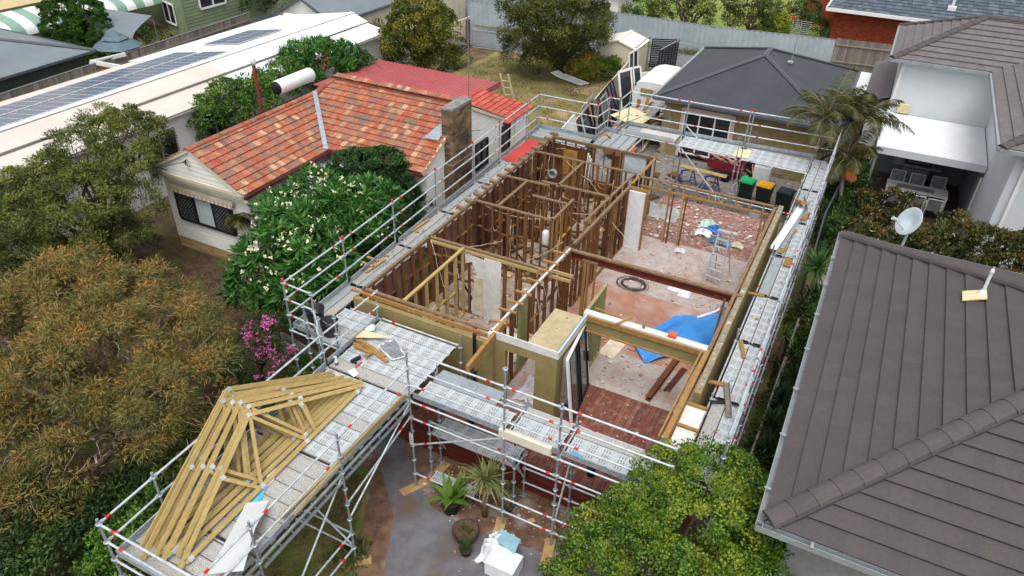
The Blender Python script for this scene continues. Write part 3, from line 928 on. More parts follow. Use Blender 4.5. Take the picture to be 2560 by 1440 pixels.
frame((4.02, 1.5), (4.02, 1.95), nog=(), step=0.12, mats=('greenpine', 'greenpine'))
frame((9.0, 2.0), (9.0, 10.7), nog=(1.2,), step=0.6, mats=('pine', 'plate'), twop=True, skip=((1.2, 2.6), (3.3, 7.0)), head=((1.2, 2.6, 1.95), (3.3, 7.0, 2.0)))
frame((2.0, 8.45), (2.0, 10.75), nog=(0.8, 1.5), step=0.4, brace=(0.1, 1.6))
frame((0.9, 6.2), (0.9, 8.25), nog=(1.0, 1.7), step=0.45)
frame((1.6, 7.4), (2.8, 7.4), nog=(1.2,), step=0.4)
# rear right wall: only a header on a few posts
hd = MB()
hd.bar((4.3, 10.66, 3.08), (9.0, 10.66, 3.08), 0.07, 0.07)
xx = 4.5
while xx < 9.0:
    hd.bar((xx, 10.66, 3.115), (xx, 10.66, 3.40), 0.07, 0.045, up=(1, 0, 0)); xx += 0.46
ho = hd.build('wall_frame', M['pine'], house)
tp = MB(); tp.bar((4.2, 10.66, 3.425), (9.1, 10.66, 3.425), 0.1, 0.05); tp.build('top_plate', M['plate'], ho)
for xx, mm in ((5.42, 'pine'), (5.55, 'hard'), (5.92, 'treated'), (6.02, 'hard'), (8.78, 'pine'), (8.9, 'pine'), (8.66, 'pine')):
    sb = MB(); sb.bar((xx, 10.66, ZF), (xx+rnd.uniform(-.02, .02), 10.66, 3.04), 0.09, 0.05, up=(1, 0, 0))
    STUDS.append((0, ho, sb, mm))
STUDS.sort(key=lambda s: s[0])
rest = {}
for i, (dist, fo, sb, mm) in enumerate(STUDS):
    if i < 99:
        sb.build('stud', M[mm], fo)
    else:
        r = rest.setdefault('hard', MB()); b0 = len(r.v); r.v += sb.v; r.f += [[b0+k for k in f] for f in sb.f]; r.m += sb.m; r.sm += sb.sm
for k, r in rest.items():
    tag(r.build('stud_row', M['hard'], house), kind='stuff')
# rafter stubs on the left wall plate
st = MB()
y = 5.3
while y < 12.7:
    st.bar((-0.17, y, 3.50), (0.14, y+rnd.uniform(-.03, .03), 3.50), 0.14, 0.09); st.bar((-0.12, y+0.05, 3.44), (0.16, y+0.05, 3.455), 0.09, 0.03); y += 0.56
each(st, 'rafter_stub', M['plate'], house)
st = MB()
for y in (0.4, 0.95, 1.4, 1.9, 2.6, 3.2, 3.7, 4.3):
    st.bar((3.72+rnd.uniform(-.05, .05), y, 3.49), (4.18, y+rnd.uniform(-.04, .04), 3.49), 0.07, 0.045)
each(st, 'packer', M['pine'], house)
st = MB(); st.bar((3.98, -0.02, 3.475), (4.1, 4.7, 3.475), 0.05, 0.05); st.build('cornice_strip', M['plaster'], house)
st = MB(); st.bar((4.07, -1.36, 3.30), (4.07, 0.6, 3.42), 0.09, 0.20); each(st, 'beam', M['pine'], house)
st = MB(); st.bar((0.0, -0.0, 3.30), (3.9, 0.0, 3.30), 0.06, 0.12); st.bar((-0.35, -0.05, 3.36), (0.35, -0.02, 3.36), 0.08, 0.05); each(st, 'beam', M['pine'], house)
st = MB(); st.bar((3.9, 3.42, 3.40), (4.75, 3.42, 3.40), 0.05, 0.1); st.bar((0.1, 3.26, 3.33), (4.75, 3.26, 3.33), 0.045, 0.09); each(st, 'beam', M['treated'], house)
# steel beam with weathered plate
st = MB(); st.bar((4.0, 4.78, 3.25), (9.15, 4.78, 3.25), 0.02, 0.22); st.bar((4.0, 4.78, 3.145), (9.15, 4.78, 3.145), 0.13, 0.02); st.bar((4.0, 4.78, 3.355), (9.15, 4.78, 3.355), 0.13, 0.02)
so_ = st.build('steel_beam', M['steelred'], house)
st = MB(); st.bar((3.9, 4.78, 3.395), (9.2, 4.78, 3.395), 0.12, 0.055); st.build('top_plate', M['plate'], so_)
st = MB()
for xx, yy in ((8.72, 3.95), (8.86, 3.95)): st.bar((xx, yy, ZF), (xx+0.08, yy+0.55, 3.35), 0.09, 0.05)
each(st, 'prop', M['hard'], house)
# veranda beam, columns and eave panels on the right
st = MB(); st.bar((8.93, -1.45, 3.33), (8.98, 1.95, 3.33), 0.12, 0.24); st.bar((8.80, -1.45, 3.40), (8.85, 1.85, 3.40), 0.045, 0.09); each(st, 'beam', M['pine'], house)
st = MB()
for k, yy in enumerate((-1.45, -0.72, 0.05)): st.bar((9.0, yy, 3.26), (9.5, yy, 3.26), 0.07, 0.06)
each(st, 'eave_batten', M['pine'], house)
st = MB(); st.box(9.02, -1.5, 3.20, 9.46, 0.1, 3.222); st.build('eave_lining', M['plaster'], house)
for (xx, yy, z0, z1, rr) in ((8.92, -1.32, 1.05, 3.2, 0.11), (4.07, -1.22, 1.05, 3.18, 0.09), (7.3, -1.05, 1.05, 1.32, 0.1)):
    st = MB(); st.lathe((xx, yy, z0), [(0.0, 0), (rr, 0), (rr, z1-z0), (rr*0.8, z1-z0), (0.0, z1-z0-0.01)], 16); st.build('column', M['black'], house)
st = MB(); st.tube((3.62, -0.24, 0.0), (3.62, -0.24, 3.42), 0.045, 10); st.build('drain_pipe', M['black'], house)
# plasterboard left standing
def jagged(mb, x0, x1, y, z0, z1, edge, m=0):
    pts = [(x1, y, z0), (x1, y, z1)]+[(e[0], y, e[1]) for e in edge]
    mb.prism(pts, (0, 0.012, 0), m)
st = MB()
st.prism([(1.55, 3.255, 1.1), (1.98, 3.255, 1.1), (1.98, 3.255, 3.2), (1.3, 3.255, 3.28), (1.32, 3.255, 2.9), (1.55, 3.255, 3.02), (1.72, 3.255, 2.55), (1.62, 3.255, 1.9), (1.5, 3.255, 1.5)], (0, 0.012, 0))
st.box(1.99, 3.225, 1.06, 2.55, 3.245, 3.3)
st.box(1.97, 3.20, 1.06, 2.02, 3.25, 3.2)
each(st, 'plaster_panel', M['plaster'], house)
st = MB(); st.box(1.62, 3.235, 1.35, 1.96, 3.252, 2.55); st.build('plaster_panel', M['plaster_raw'], house)
st = MB(); st.box(4.22, 9.62, ZF, 4.82, 9.70, 3.30); st.build('door_panel', M['plastic_white'], house)
st = MB(); st.box(4.20, 9.72, ZF, 4.86, 9.78, 3.42); st.box(4.83, 9.60, ZF, 4.87, 9.79, 3.3); each(st, 'door_frame', M['pine'], house)
# pieces hanging in the walls
st = MB()
def cable(mb, a, b, sag, r=0.009, n=8):
    a = Vector(a); b = Vector(b); pts = []
    for i in range(n+1):
        f = i/n; p = a.lerp(b, f); p.z -= sag*4*f*(1-f); p += Vector((rnd.uniform(-.02, .02), rnd.uniform(-.02, .02), 0)); pts.append(p)
    mb.path(pts, r, 4)
for i in range(38):
    a = Vector((rnd.uniform(0.2, 4.0), rnd.choice((3.4, 6.1, 6.2, 8.4, 8.6, 10.8, 10.7, 12.4)), rnd.uniform(2.7, 3.46)))
    if rnd.random() < 0.55: b_ = a+Vector((rnd.uniform(-.25, .25), rnd.uniform(-.1, .1), -rnd.uniform(0.6, 2.2)))
    else: b_ = a+Vector((rnd.uniform(-1.5, 1.5), rnd.uniform(-1.2, 1.2), rnd.uniform(-0.6, 0)))
    b_.z = max(ZF+0.05, b_.z); cable(st, a, b_, rnd.uniform(0.0, 0.35))
for i in range(7):
    a = Vector((4.0+rnd.uniform(-.1, .1), rnd.uniform(0.2, 4.4), 3.4)); cable(st, a, a+Vector((rnd.uniform(-.1, .3), rnd.uniform(-.2, .2), -rnd.uniform(1, 2.2))), 0.1)
cable(st, (0.1, 6.15, 3.4), (2.8, 7.5, 3.0), 0.4); cable(st, (1.4, 8.5, 3.4), (4.0, 9.0, 3.3), 0.5); cable(st, (0.15, 3.2, 3.4), (0.9, 2.9, 1.8), 0.2)
cable(st, (1.5, -0.02, 3.3), (1.45, -0.06, 2.9), 0); cable(st, (1.65, -0.02, 3.35), (1.7, -0.06, 2.9), 0)
for i in range(14):
    t = i/13*2*PI
cable(st, (8.9, 7.2, 2.3), (8.3, 6.6, 1.3), 0.3); cable(st, (8.9, 8.0, 2.6), (7.9, 8.4, 1.4), 0.5); cable(st, (8.8, 9.8, 2.6), (7.6, 10.5, 1.2), 0.4); cable(st, (7.0, 10.6, 3.4), (7.5, 11.2, 1.1), 0.1)
each(st, 'cable', M['wire'], house)
# insulation tubes in the back room
st = MB()
for k in range(3):
    pts = [(1.75+0.08*k, 12.2-0.5*f-0.05*k, 1.3+2.1*math.sin(PI*(0.12+0.8*f))*(0.95-0.04*k)) for f in [i/12 for i in range(13)]]
    st.path(pts, 0.018, 5)
each(st, 'conduit', M['plastic_white'], house)
st = MB(); st.lathe((0.86, 10.72, 2.75), [(0.0, 0), (0.17, 0), (0.17, 0.2), (0.12, 0.2), (0.11, 0.05), (0, 0.05)], 18, 0, (0.1, -1, 0.1)); st.build('exhaust_fan', M['mat_grey'], house)
st = MB()
st.lathe((2.15, 7.3, ZF), [(0.0, 0), (0.13, 0), (0.13, 1.15), (0.08, 1.22), (0, 1.24)], 14); st.build('cylinder', M['plastic_white'], house)
# ================================================================ SCAFFOLDING
scaf = thing('scaffolding', 'galvanised tube scaffolding with steel plank walkways and red banded rails round the gutted house', 'scaffolding', (3.25, -2.6, 0))
ZR = [0.5+0.49*i for i in range(10)]
ZD = 3.0


def standard(x, y, z0=0.0, z1=4.5, cap=False, spigot=0.0):
    m = MB()
    m.tube((x, y, z0), (x, y, z1), 0.026, 9)
    if z0 < 0.05:
        m.tube((x, y, 0.0), (x, y, 0.34), 0.019, 7); m.box(x-0.075, y-0.075, 0.02, x+0.075, y+0.075, 0.03)
    for z in ZR:
        if z0+0.05 < z < z1+0.02:
            m.lathe((x, y, z-0.006), [(0.026, 0), (0.062, 0), (0.062, 0.012), (0.026, 0.012)], 10)
    if cap: m.tube((x, y, z1-0.02), (x, y, z1+0.06), 0.037, 8, m=1)
    if spigot: m.tube((x, y, z1), (x, y, z1+spigot), 0.019, 7)
    m.tube((x, y, 2.2), (x, y, 2.29), 0.0275, 8, m=1, cap=False) if z0 < 1 and rnd.random() < 0.8 else None
    if z1 > 4 and rnd.random() < 0.3: m.tube((x, y, 4.0), (x, y, 4.08), 0.0275, 8, m=1, cap=False)
    return m.build('standard', [M['galv'], M['red_band']], scaf)


def rail(p, q, name='guard_rail', r=0.024, band=True):
    p = Vector(p); q = Vector(q)
    d = (q-p).normalized()
    m = MB()
    m.tube(p+d*0.05, q-d*0.05, r, 8)
    m.bar(p+d*0.02, p+d*0.09, 0.03, 0.065); m.bar(q-d*0.09, q-d*0.02, 0.03, 0.065)
    if band:
        L = (q-p).length; a = rnd.choice((0.16, 0.84))*L
        m.tube(p+d*(a-0.05), p+d*(a+0.05), r+0.0035, 8, m=1, cap=False)
    return m.build(name, [M['galv_white'], M['red_band']], scaf)


PLANKS = {}


def plank(x0, y0, x1, y1, z=ZD, kind=None, wd=None):
    """one steel plank; long side from its shape"""
    kind = kind or rnd.choice(('plank_slot', 'plank_slot', 'plank_slot', 'plank_mesh'))
    alongx = (x1-x0) >= (y1-y0)
    L, W = ((x1-x0), (y1-y0)) if alongx else ((y1-y0), (x1-x0))
    key = (round(L, 3), round(W, 3), kind)
    if key not in PLANKS:
        m = MB()
        g_ = 0.007
        m.box(0.01, g_, -0.045, L-0.01, W-g_, -0.004)
        m.box(0.01, g_, -0.004, L-0.01, g_+0.012, 0.006); m.box(0.01, W-g_-0.012, -0.004, L-0.01, W-g_, 0.006)
        m.box(0.0, 0.06, -0.035, 0.02, W-0.06, 0.004, 1); m.box(L-0.02, 0.06, -0.035, L, W-0.06, 0.004, 1)
        o = m.build('deck_plank', [M[kind], M['blackgap']], scaf, local=True)
        PLANKS[key] = o
    else:
        o = PLANKS[key].copy(); COL.objects.link(o); o.parent = scaf
    base = ORG[scaf.name]
    if alongx:
        o.location = Vector((x0, y0, z+rnd.uniform(0, 0.004)))-base
    else:
        o.location = Vector((x1, y0, z+rnd.uniform(0, 0.004)))-base
        o.rotation_euler = (0, 0, PI/2)
    return o


def toe(p, q, h=0.15):
    p = Vector(p); q = Vector(q); m = MB()
    z = Vector((0, 0, 1))
    m.bar(p+z*(ZD+h/2+0.01), q+z*(ZD+h/2+0.01), 0.012, h); m.bar(p+z*(ZD+h*0.3), q+z*(ZD+h*0.3), 0.022, 0.012); m.bar(p+z*(ZD+h*0.72), q+z*(ZD+h*0.72), 0.022, 0.012); m.bar(p+z*(ZD+h+0.008), q+z*(ZD+h+0.008), 0.03, 0.012)
    return m.build('toe_board', M['galv'], scaf)


RAILZ = (3.44, 3.93, 4.42)
# --- left run
LP = [(-0.95, -1.85), (-0.98, 0.55), (-1.07, 3.05), (-1.15, 5.57), (-1.2, 8.12), (-1.28, 10.3), (-1.37, 12.85), (-1.4, 14.0)]
for i, (x, y) in enumerate(LP): standard(x, y, 0, 4.48, cap=True)
for (a, b) in zip(LP, LP[1:]):
    for z in RAILZ: rail((*a, z), (*b, z))
    rail((*a, 2.93), (*b, 2.93), 'ledger', band=False)
    toe((a[0]+0.06, a[1]+0.08, 0), (b[0]+0.06, b[1]-0.08, 0))
for (x, y) in LP[1:6]: rail((x, y, 2.93), (-0.16, y, 2.93), 'transom', band=False)
for (y0, y1, k) in ((-1.75, 0.52, 2), (0.6, 3.02, 3), (3.08, 5.54, 3), (5.62, 8.08, 3), (8.18, 10.26, 3)):
    for c in range(k): plank(-0.96-0.04*(y0/3)+c*0.3, y0, -0.96-0.04*(y0/3)+c*0.3+0.29, y1, kind='plank_mesh' if (c+int(y0)) % 3 == 0 else 'plank_flat')
m = MB(); m.box(-1.18, 10.4, 2.96, -0.55, 12.75, 2.99)
for k in range(16): m.box(-1.16, 10.45+k*0.145, 2.99, -0.57, 10.52+k*0.145, 3.0)
m.build('ribbed_sheet', mat('red ribbed offcut', lin((194, 74, 68)), lin((173, 63, 58)), rough=0.6, scale=1), scaf)
m = MB(); m.box(-0.53, 10.4, 2.95, -0.12, 12.8, 2.975); m.build('sheet', mat('grey brown sheet', lin((151, 141, 124)), lin((133, 123, 107)), rough=0.9), scaf)
rail((-1.15, 5.6, 3.0), (-1.2, 8.1, 2.0), 'brace', band=False)
# --- back left piece
BP = [(-1.4, 14.05), (1.2, 14.1), (1.28, 15.2), (1.75, 15.2), (1.78, 16.35)]
for x, y in BP[1:]: standard(x, y, 0, 4.48, cap=True)
standard(1.2, 13.05, 0, 3.0)
for a, b in zip(BP, BP[1:]):
    for z in RAILZ: rail((*a, z), (*b, z), band=(abs(a[0]-b[0]) > 0.3))
    rail((*a, 2.93), (*b, 2.93), 'ledger', band=False)
    toe((a[0], a[1]-0.05, 0), (b[0], b[1]-0.05, 0))
for c in range(3): plank(-1.3, 13.05+c*0.32, 1.15, 13.36+c*0.32, kind='plank_flat')
for c in range(2): plank(1.3+c*0.01, 13.25+c*0.01, 1.62, 15.1, kind='plank_flat') if c == 0 else plank(1.64, 13.3, 2.0, 15.1, kind='plank_flat')
plank(2.02, 13.3, 2.36, 15.1, kind='plank_flat'); plank(2.38, 13.3, 2.72, 15.1, kind='plank_flat')
rail((2.82, 13.2, 2.97), (2.85, 15.15, 2.97), 'ledger', band=False)
# --- back run
QP = [(1.78, 16.35), (4.27, 16.42), (6.76, 16.5), (9.5, 16.65), (10.18, 16.68)]
for (x, y) in QP[1:4]: standard(x, y, 0, 4.48, cap=True)
standard(6.9, 16.5, 0, 4.48, cap=True); standard(10.18, 16.68, 0, 4.48)
for x, y in ((2.9, 15.2), (4.3, 15.2), (6.78, 15.05), (6.95, 15.05), (9.55, 15.0)): standard(x, y, 0, 2.98, spigot=0.5 if x > 4.4 else 0)
for a, b in zip(QP, QP[1:]):
    for z in RAILZ: rail((*a, z), (*b, z))
    rail((*a, 2.93), (*b, 2.93), 'ledger', band=False)
for a, b in zip(QP[:3], QP[1:4]): toe((a[0]+0.05, a[1]-0.06, 0), (b[0]-0.05, b[1]-0.06, 0))
for a, b in (((1.8, 15.2), (4.3, 15.2)), ((4.3, 15.2), (6.8, 15.05)), ((6.9, 15.05), (9.5, 14.98))):
    rail((*a, 2.99), (*b, 2.99), 'ledger')
    rail((*a, 1.2), (*b, 1.2), 'ledger')
m = MB(); m.box(2.55, 15.3, 3.0, 4.15, 16.2, 3.02)
m.box(1.9, 15.25, 3.02, 4.15, 15.27, 3.2)
m.build('cover_sheet', mat('pale dusty panel', lin((185, 185, 180)), lin((165, 165, 160)), rough=0.8, scale=1.5), scaf)
for c in range(3):
    plank(1.9, 15.27+c*0.33, 4.2, 15.59+c*0.33, z=2.97, kind='plank_flat')
    plank(4.36, 15.2+c*0.37, 6.72, 15.56+c*0.37, kind='plank_slot')
    plank(6.92, 15.1+c*0.42, 9.42, 15.5+c*0.42, kind='plank_slot')
rail((4.5, 15.2, 2.9), (6.7, 15.1, 0.8), 'brace', band=False)
rail((4.3, 16.42, 3.4), (5.0, 16.3, 2.9), 'brace', band=False)
# --- right run
RY = [-1.9, 0.82, 3.32, 5.75, 8.2, 10.75, 13.5, 16.62]
for i, y in enumerate(RY):
    standard(10.2, y, 0, 4.5)
    standard(9.44, y, 0 if y > 0 else 0, 3.1 if i % 2 else 3.35)
    rail((9.44, y, 2.93), (10.2, y, 2.93), 'transom', band=False)
for a, b in zip(RY, RY[1:]):
    for z in RAILZ: rail((10.2, a, z), (10.2, b, z))
    rail((9.44, a, 2.985), (9.44, b, 2.985), 'ledger')
    rail((10.2, a, 2.4), (10.2, b, 2.4), 'ledger'); rail((10.22, a, 1.0), (10.22, b, 1.0), 'ledger', band=True)
    k = 'plank_flat' if a > 5 else 'plank_slot'
    for c in range(2):
        plank(9.50+c*0.31, a+0.06, 9.80+c*0.31, b-0.06, kind=('plank_flat' if (5 < a < 13 and c == 0) else 'plank_slot') if a > -1 else ('plank_mesh' if c == 0 else 'plank_slot'))
# --- front platform: wide deck before the front room
for c in range(6):
    y0 = -2.58+c*0.355
    plank(0.86, y0, 3.22, y0+0.345, kind=('plank_mesh', 'plank_slot', 'plank_slot', 'plank_slot', 'plank_slot', 'plank_slot')[c])
for c in range(4):
    y0 = -1.86+c*0.355
    plank(-0.3, y0, 0.78, y0+0.345, kind=('plank_slot', 'plank_mesh', 'plank_slot', 'plank_slot')[c])
rail((0.85, -0.36, 2.99), (3.25, -0.36, 2.99), 'ledger'); rail((-0.2, -0.36, 2.95), (0.85, -0.36, 2.95), 'ledger')
standard(3.28, -0.36, 0, 3.05, spigot=0.28); standard(0.72, -0.36, 0, 3.5)
standard(0.8, -2.62, 0, 4.48); standard(0.62, -1.9, 0, 4.0); standard(0.0, -1.92, 0, 4.48); standard(-0.35, -1.9, 0, 4.0)
for z in RAILZ[:]:
    rail((-0.95, -1.85, z), (0.0, -1.9, z)); rail((0.0, -1.92, z), (0.8, -2.62, z), band=False) if z < 4 else None
    rail((0.0, -1.92, z-0.1), (0.72, -0.5, z-0.1)) if z > 4.6 else None
for z in (3.44, 3.93): rail((0.8, -2.62, z), (0.85, -0.4, z))
rail((-0.95, -1.85, 2.93), (0.8, -1.9, 2.93), 'ledger', band=False)
toe((-0.9, -1.8, 0), (0.0, -1.86, 0)); toe((0.82, -2.55, 0), (0.82, -0.45, 0))
# --- loading catwalk
CX0, CX1 = 0.82, 3.25
CY = [-2.62, -5.1, -7.5, -8.68]
CXL = [0.8, 0.83, 0.87, 0.9]
for i, y in enumerate(CY):
    if i: standard(CXL[i], y, 0, 4.05)
    standard(CX1, y, 0, 4.08 if i else 4.48, spigot=0.0)
    rail((CXL[i], y, 2.93), (CX1, y, 2.93), 'transom', band=False)
for i in range(3):
    a, b = CY[i], CY[i+1]
    for z in (3.44, 3.93):
        rail((CXL[i], a, z), (CXL[i+1], b, z)); rail((CX1, a, z), (CX1, b, z))
    rail((CXL[i], a, 2.93), (CXL[i+1], b, 2.93), 'ledger', band=False); rail((CX1, a, 2.93), (CX1, b, 2.93), 'ledger', band=False)
    m = MB(); m.bar((CX1+0.02, a-0.05, 2.74), (CX1+0.02, b+0.05, 2.74), 0.05, 0.05); m.bar((CX1+0.02, a-0.05, 2.96), (CX1+0.02, b+0.05, 2.96), 0.05, 0.04)
    for k in range(int((a-b)/0.33)):
        m.bar((CX1+0.02, a-0.2-k*0.33, 2.76), (CX1+0.02, a-0.28-k*0.33, 2.95), 0.03, 0.03)
    m.build('lattice_beam', M['galv'], scaf)
    toe((CXL[i]+0.05, a-0.06, 0), (CXL[i+1]+0.05, b+0.06, 0)); toe((CX1-0.06, a-0.06, 0), (CX1-0.06, b+0.06, 0))
for z in (3.44, 3.93): rail((0.9, -8.68, z), (CX1, -8.68, z))
toe((0.95, -8.62, 0), (CX1-0.05, -8.62, 0))
for i, (a, b) in enumerate(zip(CY, CY[1:])):
    n = int((a-b-0.1)/0.34+0.2)
    for c in range(n):
        wdt = (a-b-0.12)/n
        y0 = a-0.06-(c+1)*wdt
        plank(0.9, y0, 3.2, y0+wdt-0.01, kind=(('plank_slot', 'plank_slot', 'plank_slot', 'plank_mesh', 'plank_slot', 'plank_slot', 'plank_slot') if i == 0 else ('plank_mesh',)*7)[c % 7])
# understructure of the catwalk
for z in (0.5, 1.0):
    rail((CX1, -5.1, z), (0.83, -5.1, z), 'ledger'); rail((CX1, -5.1, z), (CX1, -7.5, z), 'ledger')
rail((CX1, -5.1, 2.9), (CX1, -7.5, 0.6), 'brace', band=False); rail((CX1, -5.1, 1.5), (CX1+0.02, -2.62, 2.93), 'brace', band=False)
rail((CX1, -5.1, 1.98), (CX1, -2.62, 2.45), 'brace', band=True); rail((CX1, -5.1, 0.55), (0.83, -5.1, 2.4), 'brace', band=False)
# --- bridge along the front
FX = [3.25, 5.72, 7.02, 9.44]
for i, x in enumerate(FX[1:3]): standard(x, -2.62, 0, 4.52 if i else 4.95)
for x in (3.35, 5.78, 7.0): standard(x, -1.58, 0, 3.1, spigot=0.2)
standard(9.0, -2.1, 0, 4.1)
for a, b in zip(FX, FX[1:]):
    for z in RAILZ: rail((a, -2.62, z), (b, -2.62, z))
    rail((a, -2.62, 2.93), (b, -2.62, 2.93), 'ledger'); rail((a, -1.55, 2.97), (b, -1.55, 2.97), 'ledger')
    toe((a+0.06, -2.56, 0), (b-0.06, -2.56, 0))
    for z in (2.4, 0.5): rail((a, -2.62, z), (b, -2.62, z), 'ledger')
for a, b in zip(FX[1:], FX[2:]): rail((a, -2.62, 0.98), (b, -2.62, 0.98), 'ledger'); rail((a, -1.58, 1.0), (b, -1.58, 1.0), 'ledger'); rail((a, -1.58, 0.5), (b, -1.58, 0.5), 'ledger')
rail((3.25, -2.62, 1.5), (5.72, -2.62, 2.93), 'brace'); rail((7.02, -2.62, 0.6), (7.0, -1.58, 2.4), 'brace'); rail((5.72, -2.62, 2.4), (5.78, -1.58, 0.7), 'brace', band=False)
for x in (5.72, 7.02): rail((x, -2.62, 2.93), (x, -1.58, 2.93), 'transom', band=False)
for c in range(2): plank(3.32, -2.52+c*0.33, 5.66, -2.20+c*0.33, kind='plank_slot')
m = MB(); m.box(3.4, -1.86, 3.0, 5.1, -1.38, 3.012); m.build('cover_sheet', mat('dull aluminium sheet', lin((159, 166, 171)), lin((140, 147, 152)), rough=0.5, metal=0.3, scale=2), scaf)
for c in range(3):
    plank(5.78, -2.52+c*0.32, 6.96, -2.21+c*0.32, kind=('plank_slot', 'plank_slot', 'plank_mesh')[c])
    plank(7.08, -2.52+c*0.32, 9.38, -2.21+c*0.32, kind=('plank_slot', 'plank_slot', 'plank_mesh')[c])
# low access deck under the bridge
for c in range(2): plank(3.42, -2.05+c*0.33, 5.7, -1.73+c*0.33, z=1.45, kind='plank_slot')
plank(3.62, -2.55, 4.9, -2.23, z=0.42, kind='plank_slot')
for x in (3.38, 5.74):
    rail((x, -2.1, 1.4), (x, -1.4, 1.4), 'transom', band=False); standard(x, -2.08, 0, 1.9); 
    rail((x, -1.9, 1.35), (x+0.02, -1.3, 0.1), 'brace', band=False)
rail((3.4, -2.1, 1.9), (5.72, -2.1, 1.9), 'guard_rail'); rail((3.4, -1.6, 2.4), (5.72, -1.6, 2.4), 'guard_rail')
# load tag on the front standard
m = MB(); m.box(3.20, -2.68, 1.55, 3.30, -2.66, 1.95, 0); m.lathe((3.25, -2.67, 1.98), [(0.03, -0.01), (0.05, -0.01), (0.05, 0.01), (0.03, 0.01)], 12, 1, (0, 1, 0))
for k in range(3): m.box(3.215, -2.685, 1.62+k*0.08, 3.285, -2.681, 1.635+k*0.08, 1)
m.build('load_tag', [M['plastic_white'], M['plastic_dark']], scaf)
# sole boards under the feet
for i, (x, y, a) in enumerate(((3.28, -5.1, 0.9), (3.25, -2.62, 0.5), (5.72, -2.75, -0.3), (7.02, -2.75, -0.25), (3.5, -1.9, 0.1))):
    m = MB(); d = Vector((math.sin(a), math.cos(a), 0))
    m.bar(Vector((x, y, 0.016))-d*0.42, Vector((x, y, 0.016))+d*0.32, 0.24, 0.03)
    m.build('sole_board', M['woodscrap'], scaf)
# ================================================================ NEIGHBOURING BUILDINGS
def roof_slope(mb, A, B, tanp, run, du, dv, t, cut0=0.0, cut1=0.0, **kw):
    """tiled slope above eave A-B; cut0/cut1: hip fraction at each end (1 = full 45 degree hip)"""
    O, U, V, L, k = slope_frame(A, B, tanp)
    reg = [(0, 0), (L, 0), (L-cut1*run, run*k), (cut0*run, run*k)]
    if L-cut1*run-cut0*run < 0.02: reg = [(0, 0), (L, 0), (cut0*L/(cut0+cut1), run*k)]
    return tiles(mb, O, U, V, reg, du, dv, t, **kw)


def boards(mb, A, B, z0, z1, h=0.17, t=0.014, top=None, m=0, out=None):
    """weatherboards on an upright face running from A to B (outside on the right hand of A->B); top = gable height at (u) list"""
    A = Vector((A[0], A[1], 0)); B = Vector((B[0], B[1], 0))
    U = (B-A).normalized(); L = (B-A).length
    reg = [(0, z0), (L, z0), (L, z1), (0, z1)] if top is None else top
    return tiles(mb, A, U, (0, 0, 1), reg, 100.0, h, t, m=m, stag=0)


def window(parent, A, B, z0, z1, n=2, frame_m='whitepaint', glass='window_dark', fw=0.06, out=0.03, name='window', bars=0):
    """framed window in a wall running from A to B (outside to the right of A->B)"""
    A = Vector((A[0], A[1], 0)); B = Vector((B[0], B[1], 0)); U = (B-A).normalized(); Nn = Vector((U.y, -U.x, 0)); z = Vector((0, 0, 1)); L = (B-A).length
    o = Nn*out
    f = MB()
    def vb(a, b, zz0, zz1, w=fw): f.bar(A+U*((a+b)/2)+o+z*zz0, A+U*((a+b)/2)+o+z*zz1, b-a, 0.07, up=Nn)
    f.bar(A+o+z*(z0-fw/2), B+o+z*(z0-fw/2), 0.09, fw); f.bar(A+o+z*(z1+fw/2), B+o+z*(z1+fw/2), 0.08, fw)
    for k in range(n+1):
        a = L*k/n; f.bar(A+U*a+o+z*z0, A+U*a+o+z*z1, fw, 0.07, up=Nn)
    for k in range(bars):
        zz = z0+(z1-z0)*(k+1)/(bars+1); f.bar(A+o+z*zz, B+o+z*zz, 0.05, 0.025)
    fo = f.build(name, M[frame_m], parent)
    for k in range(n):
        gl = MB(); a = A+U*(L*k/n+fw/2)+Nn*(out-0.01); b_ = A+U*(L*(k+1)/n-fw/2)+Nn*(out-0.01)
        gl.bar(a+z*((z0+z1)/2), b_+z*((z0+z1)/2), 0.012, z1-z0)
        gl.build('pane', M[glass[k] if isinstance(glass, (list, tuple)) else glass], fo)
    return fo


def gutter(mb, A, B, s=0.11, m=0):
    A = Vector(A); B = Vector(B); d, a, b = plain_axes(B-A)
    mb.bar(A-b*s*0.5, B-b*s*0.5, 0.012, s); mb.bar(A-b*s+a*0.0, B-b*s+a*0.0, s, 0.012)
    return mb


# ---- terracotta cottage on the left -------------------------------------------------
cot = thing('weatherboard_cottage', 'white weatherboard cottage with mottled terracotta tile roof and sooty brick chimney', 'house', (-7.5, 8, 0))
ZE = 3.38
TP = 0.52
rf = MB()
# front block: ridge along y at x=-9.1
roof_slope(rf, (-6.85, 2.62, ZE), (-6.85, 7.0, ZE), TP, 2.25, 0.20, 0.29, 0.045, 0, 0, m=0, rib=0.018, stag=0)
O, U, V, L, k = slope_frame((-6.85, 7.0, ZE), (-6.85, 9.25, ZE), TP)
tiles(rf, O, U, V, [(0, 0), (2.25, 2.25*k), (0, 2.25*k)], 0.20, 0.29, 0.045, rib=0.018, stag=0)
roof_slope(rf, (-11.35, 9.0, ZE), (-11.35, 2.62, ZE), TP, 2.25, 0.20, 0.29, 0.045, 0, 0, rib=0.018, stag=0)
